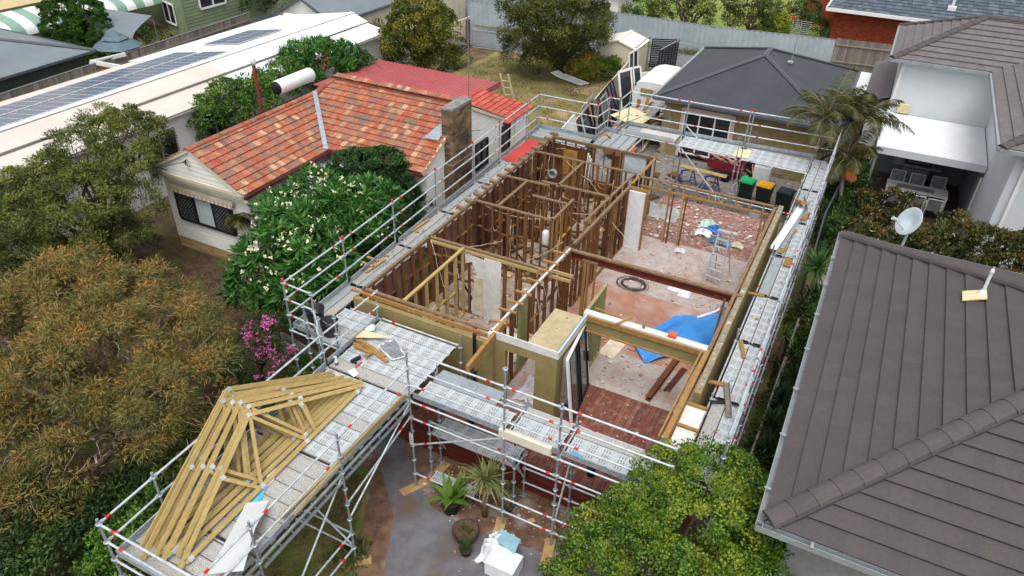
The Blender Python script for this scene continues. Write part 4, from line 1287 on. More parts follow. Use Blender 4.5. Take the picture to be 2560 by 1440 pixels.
# wing: ridge along x at y=10.1
tw = 0.50; rw_ = 3.12
O, U, V, L, k = slope_frame((-6.85, 7.0, 3.42), (-2.55, 7.0, 3.42), tw)
tiles(rf, O, U, V, [(0, 0), (4.3, 0), (4.3, rw_*k), (-2.1, rw_*k), (-2.2, 2.2*k)], 0.20, 0.29, 0.045, rib=0.018, stag=0)
O, U, V, L, k = slope_frame((-2.55, 13.3, 3.42), (-9.0, 13.3, 3.42), tw)
tiles(rf, O, U, V, [(0, 0), (6.4, 0), (6.4, rw_*k), (0, rw_*k)], 0.20, 0.29, 0.045, rib=0.018, stag=0)
ro = rf.build('tiled_roof', M['terracotta'], cot)
cp = MB(); caps(cp, (-9.1, 2.6, 4.58), (-9.1, 9.2, 4.58), 0.14, 0.36); caps(cp, (-9.1, 9.1, 4.58), (-8.75, 10.1, 5.0), 0.14, 0.36); caps(cp, (-8.8, 10.12, 5.0), (-2.55, 10.12, 5.0), 0.14, 0.36)
cp.build('ridge_cap', M['terracap'], ro)
vl = MB(); vl.prism([(-6.8, 6.98, 3.46), (-6.98, 6.9, 3.46), (-9.1, 9.05, 4.66), (-9.0, 9.2, 4.66)], (0, 0, 0.012)); vl.build('valley', M['galv'], ro)
# low tiled roof and red sheet roof behind
rf = MB(); O, U, V, L, k = slope_frame((-2.5, 13.42, 3.1), (-2.5, 15.9, 3.1), 0.12); tiles(rf, O, U, V, [(0, 0), (2.5, 0), (2.5, 2.75), (0, 2.75)], 0.20, 0.29, 0.045, rib=0.015, stag=0)
rf.build('porch_roof', mat('worn red tile', (1, 1, 1), (0.75, 0.7, 0.68), rough=0.9, scale=3, ramp=[lin((180, 86, 74)), lin((166, 75, 66)), lin((194, 106, 88)), lin((174, 90, 76))], bump=0.2), cot)
rf = MB(); ribs(rf, (-12.6, 13.0, 3.22), (1, 0, 0), (0, 1, -0.02), 7.25, 5.0, 0.21, 0.03, 0.045)
rf.box(-5.37, 13.0, 2.92, -5.32, 18.02, 3.2)
rf.build('sheet_roof', M['redmetal'], cot)
wl = MB(); wl.box(-12.3, 13.2, 0, -5.5, 17.7, 2.95); wl.build('rear_wall', M['whitepaint'], cot)
wl = MB()
wl.box(-11.2, 3.12, 0.45, -7.15, 9, 3.3); wl.box(-11.2, 7.35, 0.45, -2.72, 13.2, 3.3); wl.box(-5.2, 13.2, 0.45, -2.72, 15.6, 3.05)
wl.prism([(-2.70, 7.05, 3.3), (-2.70, 13.25, 3.3), (-2.70, 10.1, 4.85)], (-0.08, 0, 0)); 
wl.build('wall_core', M['whitepaint'], cot)
wl = MB()
boards(wl, (-11.25, 3.06), (-7.1, 3.06), 0.45, 3.1)
boards(wl, (-7.1, 3.06), (-7.1, 7.3), 0.45, 3.3)
boards(wl, (-7.1, 7.3), (-2.65, 7.3), 0.45, 3.3)
for (y0, y1, z0, z1) in ((7.3, 10.83, 0.45, 3.4), (10.83, 11.85, 0.45, 1.95), (11.85, 13.1, 0.45, 3.4), (13.1, 13.83, 0.45, 1.95), (13.83, 15.65, 0.45, 3.05), (10.83, 11.85, 3.1, 3.4), (13.1, 13.2, 3.08, 3.4), (13.2, 13.83, 3.07, 3.09)):
    boards(wl, (-2.66, y0), (-2.66, y1), z0, z1)
boards(wl, (-2.66, 7.0), (-2.66, 13.3), 3.4, 5, top=[(0.05, 3.4), (6.2, 3.4), (3.12, 4.92)])
boards(wl, (-11.4, 2.72), (-6.85, 2.72), 3.2, 4.7, top=[(0.05, 3.3), (4.5, 3.3), (2.28, 4.52)])
wl.build('weatherboards', M['board_white'], cot)
wl = MB(); wl.box(-11.4, 2.72, 3.12, -6.9, 3.1, 3.3); wl.bar((-11.4, 2.7, 3.30), (-6.85, 2.7, 3.30), 0.05, 0.12)
wl.bar((-6.95, 2.66, 3.30), (-9.1, 2.66, 4.50), 0.04, 0.1); wl.bar((-11.4, 2.66, 3.30), (-9.1, 2.66, 4.50), 0.04, 0.1)
wl.bar((-2.6, 7.0, 3.35), (-2.6, 10.1, 4.93), 0.05, 0.14); wl.bar((-2.6, 13.3, 3.35), (-2.6, 10.1, 4.93), 0.05, 0.12)
each(wl, 'barge_board', M['board_cream'], cot)
wl = MB(); tiles(wl, (-11.25, 3.08, 0), (1, 0, 0), (0, 0, 1), [(0, 0), (4.1, 0), (4.1, 0.45), (0, 0.45)], 0.42, 0.11, 0.006, gap=0.006); wl.box(-11.24, 3.09, 0, -7.15, 3.12, 0.45)
wl.build('brick_base', M['sandstone'], cot)
gt = MB(); gt.bar((-6.8, 2.62, 3.30), (-6.8, 7.0, 3.30), 0.10, 0.1); gt.bar((-6.8, 6.96, 3.34), (-2.6, 6.96, 3.34), 0.1, 0.1); gt.build('gutter', mat('dark red gutter', lin((94, 42, 36)), lin((77, 34, 30)), rough=0.6), cot)
dp = MB(); dp.bar((-6.9, 2.75, 3.2), (-7.0, 2.95, 2.7), 0.08, 0.08); dp.bar((-7.05, 3.0, 2.7), (-7.05, 3.0, 0.1), 0.08, 0.06); dp.build('downpipe', M['whitepaint'], cot)
dp = MB(); dp.bar((-2.60, 14.35, 3.1), (-2.60, 14.35, 0.2), 0.1, 0.07); dp.build('downpipe', M['whitepaint'], cot)
wf = window(cot, (-10.78, 3.06), (-8.05, 3.06), 1.40, 2.42, n=3, frame_m='plastic_dark', glass=('window_dark', 'window_light', 'window_dark'), fw=0.09, out=0.04)
mesh = MB()
for (x0, x1) in ((-10.7, -9.95), (-8.92, -8.13)):
    for k in range(-8, 9):
        a = x0+k*0.13
        pts = clip([(a, 1.4), (a+0.012, 1.4), (a+1.03, 2.42), (a+1.018, 2.42)], [(x0, 1.42), (x1, 1.42), (x1, 2.4), (x0, 2.4)])
        if len(pts) > 2: mesh.poly([(p[0], 2.985, p[1]) for p in pts])
        pts = clip([(x0+x1-p[0], p[1]) for p in [(a, 1.4), (a+0.012, 1.4), (a+1.03, 2.42), (a+1.018, 2.42)]][::-1], [(x0, 1.42), (x1, 1.42), (x1, 2.4), (x0, 2.4)])
        if len(pts) > 2: mesh.poly([(p[0], 2.983, p[1]) for p in pts])
tag(mesh.build('security_mesh', M['mat_grey'], wf), kind='stuff')
aw = MB()
aw.box(-10.95, 2.9, 2.64, -7.8, 3.05, 2.76)
for k in range(32):
    x = -10.95+k*0.0984
    aw.prism([(x, 2.88, 2.64), (x+0.0984, 2.88, 2.64), (x+0.0984, 2.87, 2.53), (x+0.05, 2.87, 2.50), (x, 2.87, 2.53)], (0, 0.006, 0), k % 2)
aw.build('window_awning', [M['board_cream'], mat('faded pink stripe', lin((185, 154, 148)), lin((168, 136, 131)), rough=0.9)], cot)
for (y0, y1) in ((10.85, 11.83), (13.12, 13.81)):
    window(cot, (-2.64, y0), (-2.64, y1), 2.0, 3.04, n=2 if y0 < 12 else 1, frame_m='plastic_dark', out=0.02, fw=0.05)
ch = MB()
for (z0, z1, x0, x1, y0, y1) in ((0, 3.2, -2.78, -2.25, 8.5, 10.0), (3.2, 5.25, -2.75, -2.29, 8.58, 9.95)):
    ch.box(x0, y0, z0, x1, y1, z1, 1)
    tiles(ch, (x1, y0, z0), (0, 1, 0), (0, 0, 1), [(0, 0), (y1-y0, 0), (y1-y0, z1-z0), (0, z1-z0)], 0.34, 0.125, 0.008, gap=0.012, jit=0.004)
    tiles(ch, (x0, y0, z0), (1, 0, 0), (0, 0, 1), [(0, 0), (x1-x0, 0), (x1-x0, z1-z0), (0, z1-z0)], 0.34, 0.125, 0.008, gap=0.012, jit=0.004)
cho = ch.build('chimney', [M['oldbrick'], M['mortar_grey']], cot)
ch = MB(); ch.box(-2.76, 8.56, 5.25, -2.27, 9.97, 5.33); ch.build('chimney_cap', M['concrete_lid'], cho)
ch = MB(); ch.prism([(-3.35, 8.3, 4.16), (-2.75, 8.3, 4.16), (-2.75, 9.0, 4.5), (-3.1, 9.0, 4.5)], (0, 0, 0.012)); ch.build('flashing', M['galv'], cho)
# corrugated verandah roof in the inner corner
vr = MB(); ribs(vr, (-7.0, 4.6, 2.95), (0, 1, 0), (1, 0, -0.06), 2.6, 2.4, 0.19, 0.02, 0.04); vr.build('verandah_roof', mat('pale rusty sheet', lin((184, 188, 188)), lin((154, 160, 159)), rough=0.6, scale=3, col3=lin((138, 124, 108)), s3=4, a3=(0.56, 0.7)), cot)
vr = MB(); vr.bar((-4.65, 4.6, 2.72), (-4.65, 7.2, 2.72), 0.06, 0.14); vr.bar((-7.0, 4.6, 2.75), (-4.65, 4.6, 2.72), 0.06, 0.14); vr.build('verandah_beam', M['board_cream'], cot)
# solar water heater, aerial, dish
sw = MB(); sw.lathe((-9.95, 8.0, 4.95), [(0.0, 0), (0.27, 0.0), (0.285, 0.05), (0.285, 1.95), (0.27, 2.0), (0.0, 2.0)], 22, 0, (0, 1, 0)); sw.lathe((-9.95, 7.97, 4.95), [(0, 0.0), (0.26, 0.0), (0.26, 0.05), (0.0, 0.05)], 22, 1, (0, 1, 0))
swo = sw.build('water_tank', [M['plastic_white'], M['black']], cot)
sw = MB(); sw.prism([(-9.75, 7.6, 4.32), (-9.75, 10.0, 4.32), (-11.0, 10.0, 3.72), (-11.0, 7.6, 3.72)], (0.02, 0, 0.06)); sw.build('solar_collector', M['window_dark'], swo)
an = MB(); an.tube((-2.5, 10.12, 3.9), (-2.5, 10.12, 8.3), 0.018, 6)
an.bar((-2.5, 10.12, 7.2), (-3.5, 10.4, 7.15), 0.02, 0.02)
for k in range(9): an.bar((-2.75-k*0.09, 10.0+k*0.025-0.1, 7.19), (-2.75-k*0.09, 10.37+k*0.025, 7.19), 0.012, 0.012)
for k in range(5): an.bar((-2.5, 9.75, 6.9+k*0.13), (-2.62, 10.5, 6.95+k*0.13), 0.012, 0.012)
an.tube((-2.52, 10.1, 3.95), (-2.5, 11.0, 3.7), 0.015, 5)
an.build('aerial', mat('rusty mast', lin((143, 134, 128)), lin((109, 90, 80)), rough=0.7, scale=9), cot)
ds = MB(); ds.lathe((-12.35, 16.3, 4.05), [(0.0, 0.0), (0.2, 0.02), (0.36, 0.07), (0.42, 0.11), (0.4, 0.12), (0.2, 0.04), (0, 0.02)], 20, 0, (0.55, 0.6, 0.55)); ds.tube((-12.2, 16.2, 3.22), (-12.33, 16.28, 4.05), 0.025, 6); ds.tube((-12.25, 16.22, 3.8), (-11.4, 15.7, 3.25), 0.012, 5); ds.tube((-12.25, 16.22, 3.8), (-11.2, 16.6, 3.25), 0.012, 5)
ds.build('satellite_dish', mat('dark dish', lin((76, 74, 76)), lin((63, 61, 64)), rough=0.6), cot)
el = MB(); el.tube((-9.25, 2.66, 4.15), (-9.25, 2.5, 4.1), 0.02, 6)
for k in range(5): cable(el, (-9.25, 2.6, 4.12), (-9.25+rnd.uniform(-.15, .15), 2.6, 4.05+rnd.uniform(-.1, .15)), 0.08, 0.01)
el.path([(-9.25, 2.55, 4.1), (-10.5, 1.2, 3.9), (-13.0, -1.5, 3.75), (-17.0, -6.0, 3.9)], 0.012, 5)
el.build('service_cable', M['plastic_dark'], cot)

# ---- long house with solar panels ---------------------------------------------------
sol = thing('solar_roof_house', 'long house with pale sheet roof carrying rows of solar panels, behind the terracotta cottage', 'house', (-18.5, 9, 0))
XR, ZRD = -17.35, 4.0
XN, ZN = -16.3, 3.62
XF, ZFR = -22.6, 3.15
Y0, Y1, YM = -9.0, 22.3, 11.3
for (a, b_, mm) in ((Y0, YM, 'beigemetal'), (YM, Y1, 'whitemetal')):
    rf = MB()
    L = b_-a
    ribs(rf, (XR, b_, ZRD), (0, -1, 0), (XF-XR, 0, ZFR-ZRD), L, math.hypot(XF-XR, ZFR-ZRD)+(0.45 if mm == 'whitemetal' else 0), 0.4, 0.012, 0.03)
    ribs(rf, (XR, a, ZRD), (0, 1, 0), (XN-XR, 0, ZN-ZRD), L, math.hypot(XN-XR, ZN-ZRD), 0.4, 0.012, 0.03)
    ribs(rf, (XN-0.05, a, ZN-0.1), (0, 1, 0), (1.55, 0, -0.28), L, 1.5, 0.4, 0.012, 0.03)
    rf.build('sheet_roof', M[mm], sol)
rf = MB(); rf.bar((XR, Y0, ZRD+0.03), (XR, Y1, ZRD+0.03), 0.3, 0.02); rf.build('ridge_cap', M['whitemetal'], sol)
rf = MB(); rf.bar((XN-0.02, Y0, ZN-0.02), (XN-0.02, 17.5, ZN-0.02), 0.12, 0.08); rf.bar((-14.8, Y0, ZN-0.44), (-14.8, Y1, ZN-0.44), 0.1, 0.1); rf.build('gutter', mat('dusty gutter', lin((143, 139, 135)), lin((124, 120, 117)), rough=0.7), sol)
wl = MB(); wl.box(-15.2, Y0, 0, -15.0, Y1-0.3, ZN-0.4); wl.box(-22.3, Y1-0.4, 0, -15.2, Y1-0.2, 3.4); wl.box(-22.3, Y0, 0, -22.1, Y1-0.3, 3.1); wl.build('wall', M['whitepaint'], sol)
for (a, b_) in ((5.2, 6.8), (8.4, 9.6), (19.2, 20.2)): window(sol, (-15.0, a), (-15.0, b_), 1.0 if a < 15 else 2.0, 2.7, n=2, frame_m='mat_grey')
# panels
def pt_far(f, y, lift=0.1):      # f metres down the far slope
    d = Vector((XF-XR, 0, ZFR-ZRD)).normalized(); n_ = Vector((d.z, 0, -d.x)); n_ = n_ if n_.z > 0 else -n_
    return Vector((XR, y, ZRD))+d*f+n_*lift
def solar_panel(f0, f1, y0, y1):
    mb = MB(); a, b_, c, d = pt_far(f0, y0), pt_far(f0, y1), pt_far(f1, y1), pt_far(f1, y0)
    mb.prism([a, b_, c, d], (0, 0, -0.035), 1)
    ins = lambda p, q, r, s: [p+(q-p)*0.05+(s-p)*0.025, q+(p-q)*0.03+(r-q)*0.025, r+(s-r)*0.03+(q-r)*0.025, s+(r-s)*0.05+(p-s)*0.025]
    mid0 = a+(b_-a)*0.5; mid1 = d+(c-d)*0.5
    for (p, q, r, s) in ((a, mid0, mid1, d), (mid0, b_, c, mid1)):
        mb.poly([v+Vector((0, 0, 0.004)) for v in ins(p, q, r, s)][::-1], 0)
        for k in range(1, 6):
            pp = p+(s-p)*k/6; qq = q+(r-q)*k/6
            mb.bar(pp+Vector((0, 0, 0.0055)), qq+Vector((0, 0, 0.0055)), 0.008, 0.001, m=2)
    return mb.build('solar_panel', [M['solar'], M['solarframe'], mat_line], sol)
mat_line = mat('cell line', lin((169, 176, 187)), rough=0.4)
for row, (f0, f1) in enumerate(((0.12, 1.85), (2.15, 3.9))):
    yend = 12.75 if row == 0 else 12.7
    k = 0
    while yend-(k+1)*1.04 > -4.2:
        solar_panel(f0, f1, yend-(k+1)*1.04+0.02, yend-k*1.04); k += 1
for c in range(2):
    for r in range(4): solar_panel(1.15+c*1.3, 2.42+c*1.3, 14.4+r*0.82, 14.4+r*0.82+0.79)
# timber box and white pergola post by the fence
pg = thing('pergola', 'small white pergola frame with a timber panel beside the paling fence', 'pergola', (-26.3, 12.3, 0))
p_ = MB(); p_.bar((-27.3, 12.1, 2.2), (-25.0, 12.3, 2.2), 0.09, 0.22); p_.bar((-27.3, 12.1, 0), (-27.3, 12.1, 2.2), 0.12, 0.12); p_.bar((-27.2, 12.1, 2.2), (-26.9, 14.0, 2.2), 0.09, 0.2); p_.build('pergola_frame', M['whitepaint'], pg)
p_ = MB(); p_.box(-27.0, 12.2, 0.0, -26.2, 12.24, 2.05); p_.build('timber_panel', M['pine'], pg)

# ---- grey gabled building on the lane ------------------------------------------------
gg = thing('grey_gable_building', 'cream building with grey gabled sheet roof beside the driveway', 'building', (-24, 26, 0))
rf = MB()
DX = 1.9
rf.prism([(-21.3+DX, 22.9, 2.95), (-21.3+DX, 40, 2.95), (-23.6+DX, 40, 4.1), (-23.6+DX, 22.9, 4.1)], (0, 0, 0.05)); rf.prism([(-25.9+DX, 22.9, 2.95), (-23.6+DX, 22.9, 4.1), (-23.6+DX, 40, 4.1), (-25.9+DX, 40, 2.95)], (0, 0, 0.05)); rf.build('sheet_roof', M['greymetal'], gg)
wl = MB(); wl.prism([(-21.5+DX, 23.1, 0), (-21.5+DX, 23.1, 2.95), (-23.6+DX, 23.1, 4.0), (-25.7+DX, 23.1, 2.95), (-25.7+DX, 23.1, 0)], (0, 16, 0)); wl.build('wall', M['board_cream'], gg)
wl = MB(); wl.prism([(-21.4+DX, 23.06, 2.95), (-23.6+DX, 23.06, 4.07), (-25.8+DX, 23.06, 2.95)], (0, 0.03, 0)); wl.build('gable', M['whitepaint'], gg)
wl = MB(); wl.bar((-21.25+DX, 22.86, 2.95), (-23.6+DX, 22.86, 4.13), 0.06, 0.14); wl.bar((-25.95+DX, 22.86, 2.95), (-23.6+DX, 22.86, 4.13), 0.06, 0.14); wl.bar((-21.25+DX, 22.9, 2.9), (-21.25+DX, 40, 2.9), 0.1, 0.12); each(wl, 'fascia', M['darkcap'], gg)

# ---- green weatherboard house ---------------------------------------------------------
gh = thing('green_house', 'pale green weatherboard house at the back left with white framed window', 'house', (-38, 28, 0))
wl = MB(); wl.prism([(-33.3, 23.8, 0), (-33.3, 37, 0), (-47, 37, 0), (-47, 28.2, 0)], (0, 0, 6.0)); wl.build('wall_core', M['board_green'], gh)
wl = MB(); boards(wl, (-47.0, 28.15), (-33.28, 23.75), 0, 6.0, h=0.22, t=0.03); boards(wl, (-33.26, 23.75), (-33.26, 37), 0, 6.0, h=0.22, t=0.03); wl.build('weatherboards', M['board_green'], gh)
wl = MB(); wl.bar((-33.26, 23.76, 0), (-33.26, 23.76, 6), 0.09, 0.09); wl.build('corner_trim', M['board_green'], gh)
window(gh, (-33.2, 25.2), (-33.2, 27.6), 1.7, 2.8, n=2, fw=0.13)
window(gh, (-36.3, 24.65), (-34.6, 24.1), 0.6, 1.9, n=2, fw=0.1)
cpz = 2.6
cp = MB()
A_, B_, C2, D2 = Vector((-34.4, 18.5, 2.75)), Vector((-30.3, 18.9, 2.75)), Vector((-28.7, 15.9, 2.5)), Vector((-31.5, 15.5, 2.5))
prof = [(0.0, 0.1), (0.5, 0.1), (0.8, 0.02), (0.92, -0.12), (0.98, -0.35), (1.0, -0.6)]
v = []
for P_, Q_ in ((A_, D2), (B_, C2)):
    for f, dz in prof: p = P_.lerp(Q_, f); p.z += dz; v.append(p)
n_ = len(prof)
cp.add(v, [(i, n_+i, n_+i+1, i+1) for i in range(n_-1)], 0, True)
for p in (A_, B_, C2, D2): cp.tube((p.x, p.y, 0), (p.x, p.y, p.z-0.1), 0.05, 6)
cp.build('carport_roof', M['greymetal'], gh)

# ---- dark hip roof house, far left ------------------------------------------------------
dh = thing('grey_hip_house', 'dark walled house with blue grey sheet hip roof at the left edge', 'house', (-32, 5, 0))
rf = MB(); A_ = [(-27.0, -8, 2.5), (-28.0, 13.0, 2.5), (-39, 13.0, 2.5), (-39, -8, 2.5)]; R0, R1 = (-33.0, -2.0, 4.1), (-33.0, 7.4, 4.1)
rf.poly([A_[0], A_[1], R1, R0]); rf.poly([A_[1], A_[2], R1]); rf.poly([A_[2], A_[3], R0, R1]); rf.poly([A_[3], A_[0], R0]); rf.build('sheet_roof', M['greymetal'], dh)
wl = MB(); wl.prism([(-27.5, -7.6, 0), (-28.5, 12.6, 0), (-38.6, 12.6, 0), (-38.6, -7.6, 0)], (0, 0, 2.48)); wl.build('wall', mat('dark green wall', lin((77, 84, 76)), lin((68, 75, 68)), rough=0.8), dh)
wl = MB(); wl.bar((-26.95, -8, 2.47), (-27.95, 13, 2.47), 0.1, 0.12); wl.bar((-28.0, 13.05, 2.47), (-39, 13.05, 2.47), 0.1, 0.12); caps(wl, (-28.0, 13, 2.55), (-33.0, 7.4, 4.13), 0.14, 0.8); caps(wl, (-33.0, 7.4, 4.13), (-33.0, -2, 4.13), 0.14, 0.8); wl.build('roof_trim', M['darkcap'], dh)
vt = MB(); vt.lathe((-33.6, 9.0, 3.9), [(0.16, -0.3), (0.16, 0.1), (0.3, 0.15), (0.34, 0.3), (0.26, 0.45), (0, 0.5)], 16); vt.build('roof_vent', M['darkcap'], dh)

# ---- tan building with striped awning ---------------------------------------------------
tb = thing('tan_building', 'tan building with green and white striped curved awnings behind the conifers', 'building', (-44, 18, 0))
rf = MB(); rf.poly([(-38.0, 8, 3.1), (-38.0, 24, 3.1), (-52, 28, 5.4), (-52, 6, 5.4)]); rf.build('sheet_roof', mat('tan roof', lin((191, 174, 130)), lin((176, 160, 118)), rough=0.8, scale=0.5), tb)
wl = MB(); wl.box(-50, 8, 0, -38.3, 24, 3.0); wl.build('wall', M['board_cream'], tb)
aw = MB()
for k in range(22):
    y0 = 8.5+k*0.72
    pr = [(-38.1, 2.95), (-37.0, 2.75), (-36.3, 2.5), (-35.95, 2.2), (-35.9, 1.9)]
    v = [(x, y0, z) for x, z in pr]+[(x, y0+0.72, z) for x, z in pr]
    aw.add(v, [(i, 5+i, 6+i, i+1) for i in range(4)], k % 2, True)
aw.build('striped_awning', [M['whitepaint'], mat('awning green', lin((134, 165, 150)), lin((122, 154, 139)), rough=0.7)], tb)

# ---- flat behind the site: dark hip roof ------------------------------------------------
gf = thing('granny_flat', 'small olive rendered flat with charcoal corrugated hip roof behind the scaffolding', 'house', (5.7, 25, 0))
GX0, GX1, GY0, GY1, GZ, GP = 1.62, 9.85, 20.5, 30.0, 2.95, 0.375
hw = (GX1-GX0)/2
ry0, ry1 = GY0+hw, GY1-hw
cx = (GX0+GX1)/2; az = GZ+hw*GP
def hipslope(pts, axis_u, name):
    """own object whose local x runs along the eave so the corrugation follows the fall"""
    o_ = Vector(pts[0]); U = (Vector(pts[1])-o_).normalized(); W = Vector((0, 0, 1)).cross(U)
    mb = MB(); mb.v = []
    loc = []
    for p in pts:
        d = Vector(p)-o_; loc.append((d.dot(U), d.dot(W), d.z))
    mb.add(loc, [list(range(len(loc)))])
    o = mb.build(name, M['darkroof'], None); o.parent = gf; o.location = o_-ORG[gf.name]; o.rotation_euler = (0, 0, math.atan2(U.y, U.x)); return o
P0, P1, P2, P3 = (GX0, GY0, GZ), (GX1, GY0, GZ), (GX1, GY1, GZ), (GX0, GY1, GZ)
A0, A1 = (cx, ry0, az), (cx, ry1, az)
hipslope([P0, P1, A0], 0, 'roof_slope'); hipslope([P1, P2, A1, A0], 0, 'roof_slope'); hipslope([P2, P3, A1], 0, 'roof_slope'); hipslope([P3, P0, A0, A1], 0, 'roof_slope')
cp = MB()
for p, q in ((P0, A0), (P1, A0), (P2, A1), (P3, A1), (A0, A1)):
    d, a, b_ = plain_axes(Vector(q)-Vector(p)); cp.bar(Vector(p)+b_*0.02, Vector(q)+b_*0.02, 0.24, 0.03); cp.tube(Vector(p)+b_*0.04, Vector(q)+b_*0.04, 0.04, 6)
cp.build('ridge_cap', M['darkcap'], gf)
gt = MB(); gt.bar((GX0-0.06, GY0, GZ-0.04), (GX0-0.06, GY1, GZ-0.04), 0.12, 0.12); gt.build('gutter', M['gutter_grey'], gf)
gt = MB(); gt.bar((GX0, GY0-0.06, GZ-0.05), (GX1, GY0-0.06, GZ-0.05), 0.12, 0.13); gt.bar((GX1+0.06, GY0, GZ-0.05), (GX1+0.06, GY1, GZ-0.05), 0.12, 0.13); gt.build('gutter', M['darkcap'], gf)
wl = MB(); wl.box(2.2, 20.95, 0, 3.05, 29.6, 2.85); wl.box(5.45, 20.95, 0, 9.4, 29.6, 2.85); wl.box(3.05, 21.3, 0, 5.45, 29.6, 2.85); wl.box(3.05, 20.95, 2.5, 5.45, 21.3, 2.85); wl.build('wall', M['olive'], gf)
st = MB()
M['stonepatch'] = mat('exposed stone patch', (1, 1, 1), (0.75, 0.73, 0.7), rough=0.95, scale=6, ramp=[lin((163, 147, 124)), lin((143, 130, 114)), lin((179, 164, 140)), lin((133, 119, 102))], bump=0.4)
for (x0, x1, z0, z1) in ((2.16, 2.45, 0.0, 2.8), (5.6, 6.6, 0.9, 1.9), (5.6, 7.6, 0.0, 0.9), (6.2, 7.0, 1.5, 2.0), (7.6, 8.6, 0.0, 0.5)):
    for i in range(int((x1-x0)*(z1-z0)*26)+4):
        px, pz = rnd.uniform(x0, x1), rnd.uniform(z0, z1); r_ = rnd.uniform(0.08, 0.2)
        nn = rnd.choice((5, 6, 7)); a0 = rnd.uniform(0, 6)
        st.prism([(px+r_*math.cos(a0+2*PI*j/nn)*rnd.uniform(.8, 1.2), 20.94-rnd.uniform(0, .01), max(0.01, pz+r_*0.7*math.sin(a0+2*PI*j/nn))) for j in range(nn)], (0, 0.03, 0))
tag(st.build('stone_patch', M['stonepatch'], gf), kind='stuff')
window(gf, (3.15, 20.93), (5.35, 20.93), 0.35, 2.35, n=3, glass='window_dark', fw=0.07, out=0.02, name='sliding_door', bars=0)
tr = MB(); tr.box(2.98, 20.86, 0.1, 3.12, 20.94, 2.55); tr.box(5.38, 20.86, 0.1, 5.55, 20.94, 2.55); tr.box(3.12, 20.86, 2.42, 5.38, 20.94, 2.6); tr.build('door_trim', mat('pink undercoat', lin((205, 184, 178)), lin((191, 169, 163)), rough=0.8), gf)
ae = MB(); ae.tube((6.9, 25.2, 4.1), (7.0, 25.0, 6.1), 0.02, 6)
for k in range(14): ae.bar((6.55, 25.05, 5.0+k*0.09), (7.45, 25.0, 5.0+k*0.09), 0.016, 0.016)
ae.box(6.75, 25.1, 4.15, 7.0, 25.35, 4.22); ae.build('aerial', M['alu'], gf)

# ---- white two storey house on the right ------------------------------------------------
wh = thing('white_two_storey_house', 'pale rendered two storey house with grey brown tile roofs on the right', 'house', (15, 22, 0))
wl = MB(); wl.box(11.65, 24.35, 0, 24, 30.2, 5.3); wl.build('wall', M['wall_white'], wh)
wl = MB(); wl.box(15.75, 15.1, 0, 26, 24.4, 5.3); wl.build('wall', M['wall_white'], wh)
EZ = 5.35
rf = MB()
roof_slope(rf, (11.2, 24.0, EZ), (24.5, 24.0, EZ), 0.46, 3.3, 0.33, 0.38, 0.05, 1, 0)
roof_slope(rf, (11.2, 30.6, EZ), (11.2, 24.0, EZ), 0.46, 3.3, 0.33, 0.38, 0.05, 1, 1)
roof_slope(rf, (15.15, 24.4, EZ), (15.15, 14.7, EZ), 0.44, 4.4, 0.33, 0.38, 0.05, 0, 1)
roof_slope(rf, (15.15, 14.7, EZ), (26, 14.7, EZ), 0.44, 4.4, 0.33, 0.38, 0.05, 1, 0)
roof_slope(rf, (24.5, 30.6, EZ), (11.2, 30.6, EZ), 0.46, 3.3, 0.33, 0.38, 0.05, 0, 1)
ro = rf.build('tiled_roof', M['greytile2'], wh)
cp = MB(); caps(cp, (11.2, 24.0, EZ+0.05), (14.5, 27.3, EZ+1.56), 0.19, 0.4); caps(cp, (14.5, 27.3, EZ+1.56), (24, 27.3, EZ+1.56), 0.19, 0.4); caps(cp, (14.5, 27.3, EZ+1.56), (11.2, 30.6, EZ+0.05), 0.19, 0.4)
cp.build('ridge_cap', M['greycap'], ro)
cp = MB(); caps(cp, (15.15, 14.7, EZ+0.05), (19.5, 19.1, EZ+1.97), 0.19, 0.4); cp.build('ridge_cap', M['greycap'], ro)
gt = MB(); gt.bar((11.15, 23.95, EZ-0.06), (15.1, 23.95, EZ-0.06), 0.13, 0.13); gt.bar((11.15, 23.95, EZ-0.06), (11.15, 30.6, EZ-0.06), 0.13, 0.13); gt.bar((15.1, 24.0, EZ-0.06), (15.1, 14.65, EZ-0.06), 0.13, 0.13); gt.bar((15.1, 14.65, EZ-0.06), (26, 14.65, EZ-0.06), 0.13, 0.13); gt.build('gutter', M['gutter_grey'], wh)
sf = MB(); sf.box(11.2, 24.0, EZ-0.1, 15.2, 24.34, EZ-0.07); sf.box(15.2, 14.72, EZ-0.1, 15.74, 24.3, EZ-0.07); sf.box(15.74, 14.72, EZ-0.1, 26, 15.08, EZ-0.07); sf.build('soffit', M['whitepaint'], wh)
dp = MB(); dp.bar((11.75, 24.28, 5.2), (11.75, 24.28, 2.9), 0.12, 0.1); dp.build('downpipe', M['whitepaint'], wh)
dp = MB(); dp.box(15.95, 14.96, 4.85, 16.2, 15.06, 5.15); dp.bar((16.08, 15.02, 4.9), (16.08, 15.02, 0), 0.12, 0.1); dp.build('downpipe', M['whitepaint'], wh)
bx = MB(); bx.box(12.05, 24.2, 2.95, 12.55, 24.34, 3.35); bx.build('vent_box', M['cream_board'], wh)
lr = MB(); O, U, V, L, k = slope_frame((10.55, 32, 3.0), (10.55, 24.6, 3.0), 0.42); tiles(lr, O, U, V, [(0, 0), (7.4, 0), (7.4, 1.15), (0, 1.15)], 0.33, 0.4, 0.035); lr.build('side_roof', M['greytile2'], wh)
lr = MB(); lr.box(10.9, 24.8, 0, 11.6, 32, 2.95); lr.build('side_wall', M['wall_white'], wh)
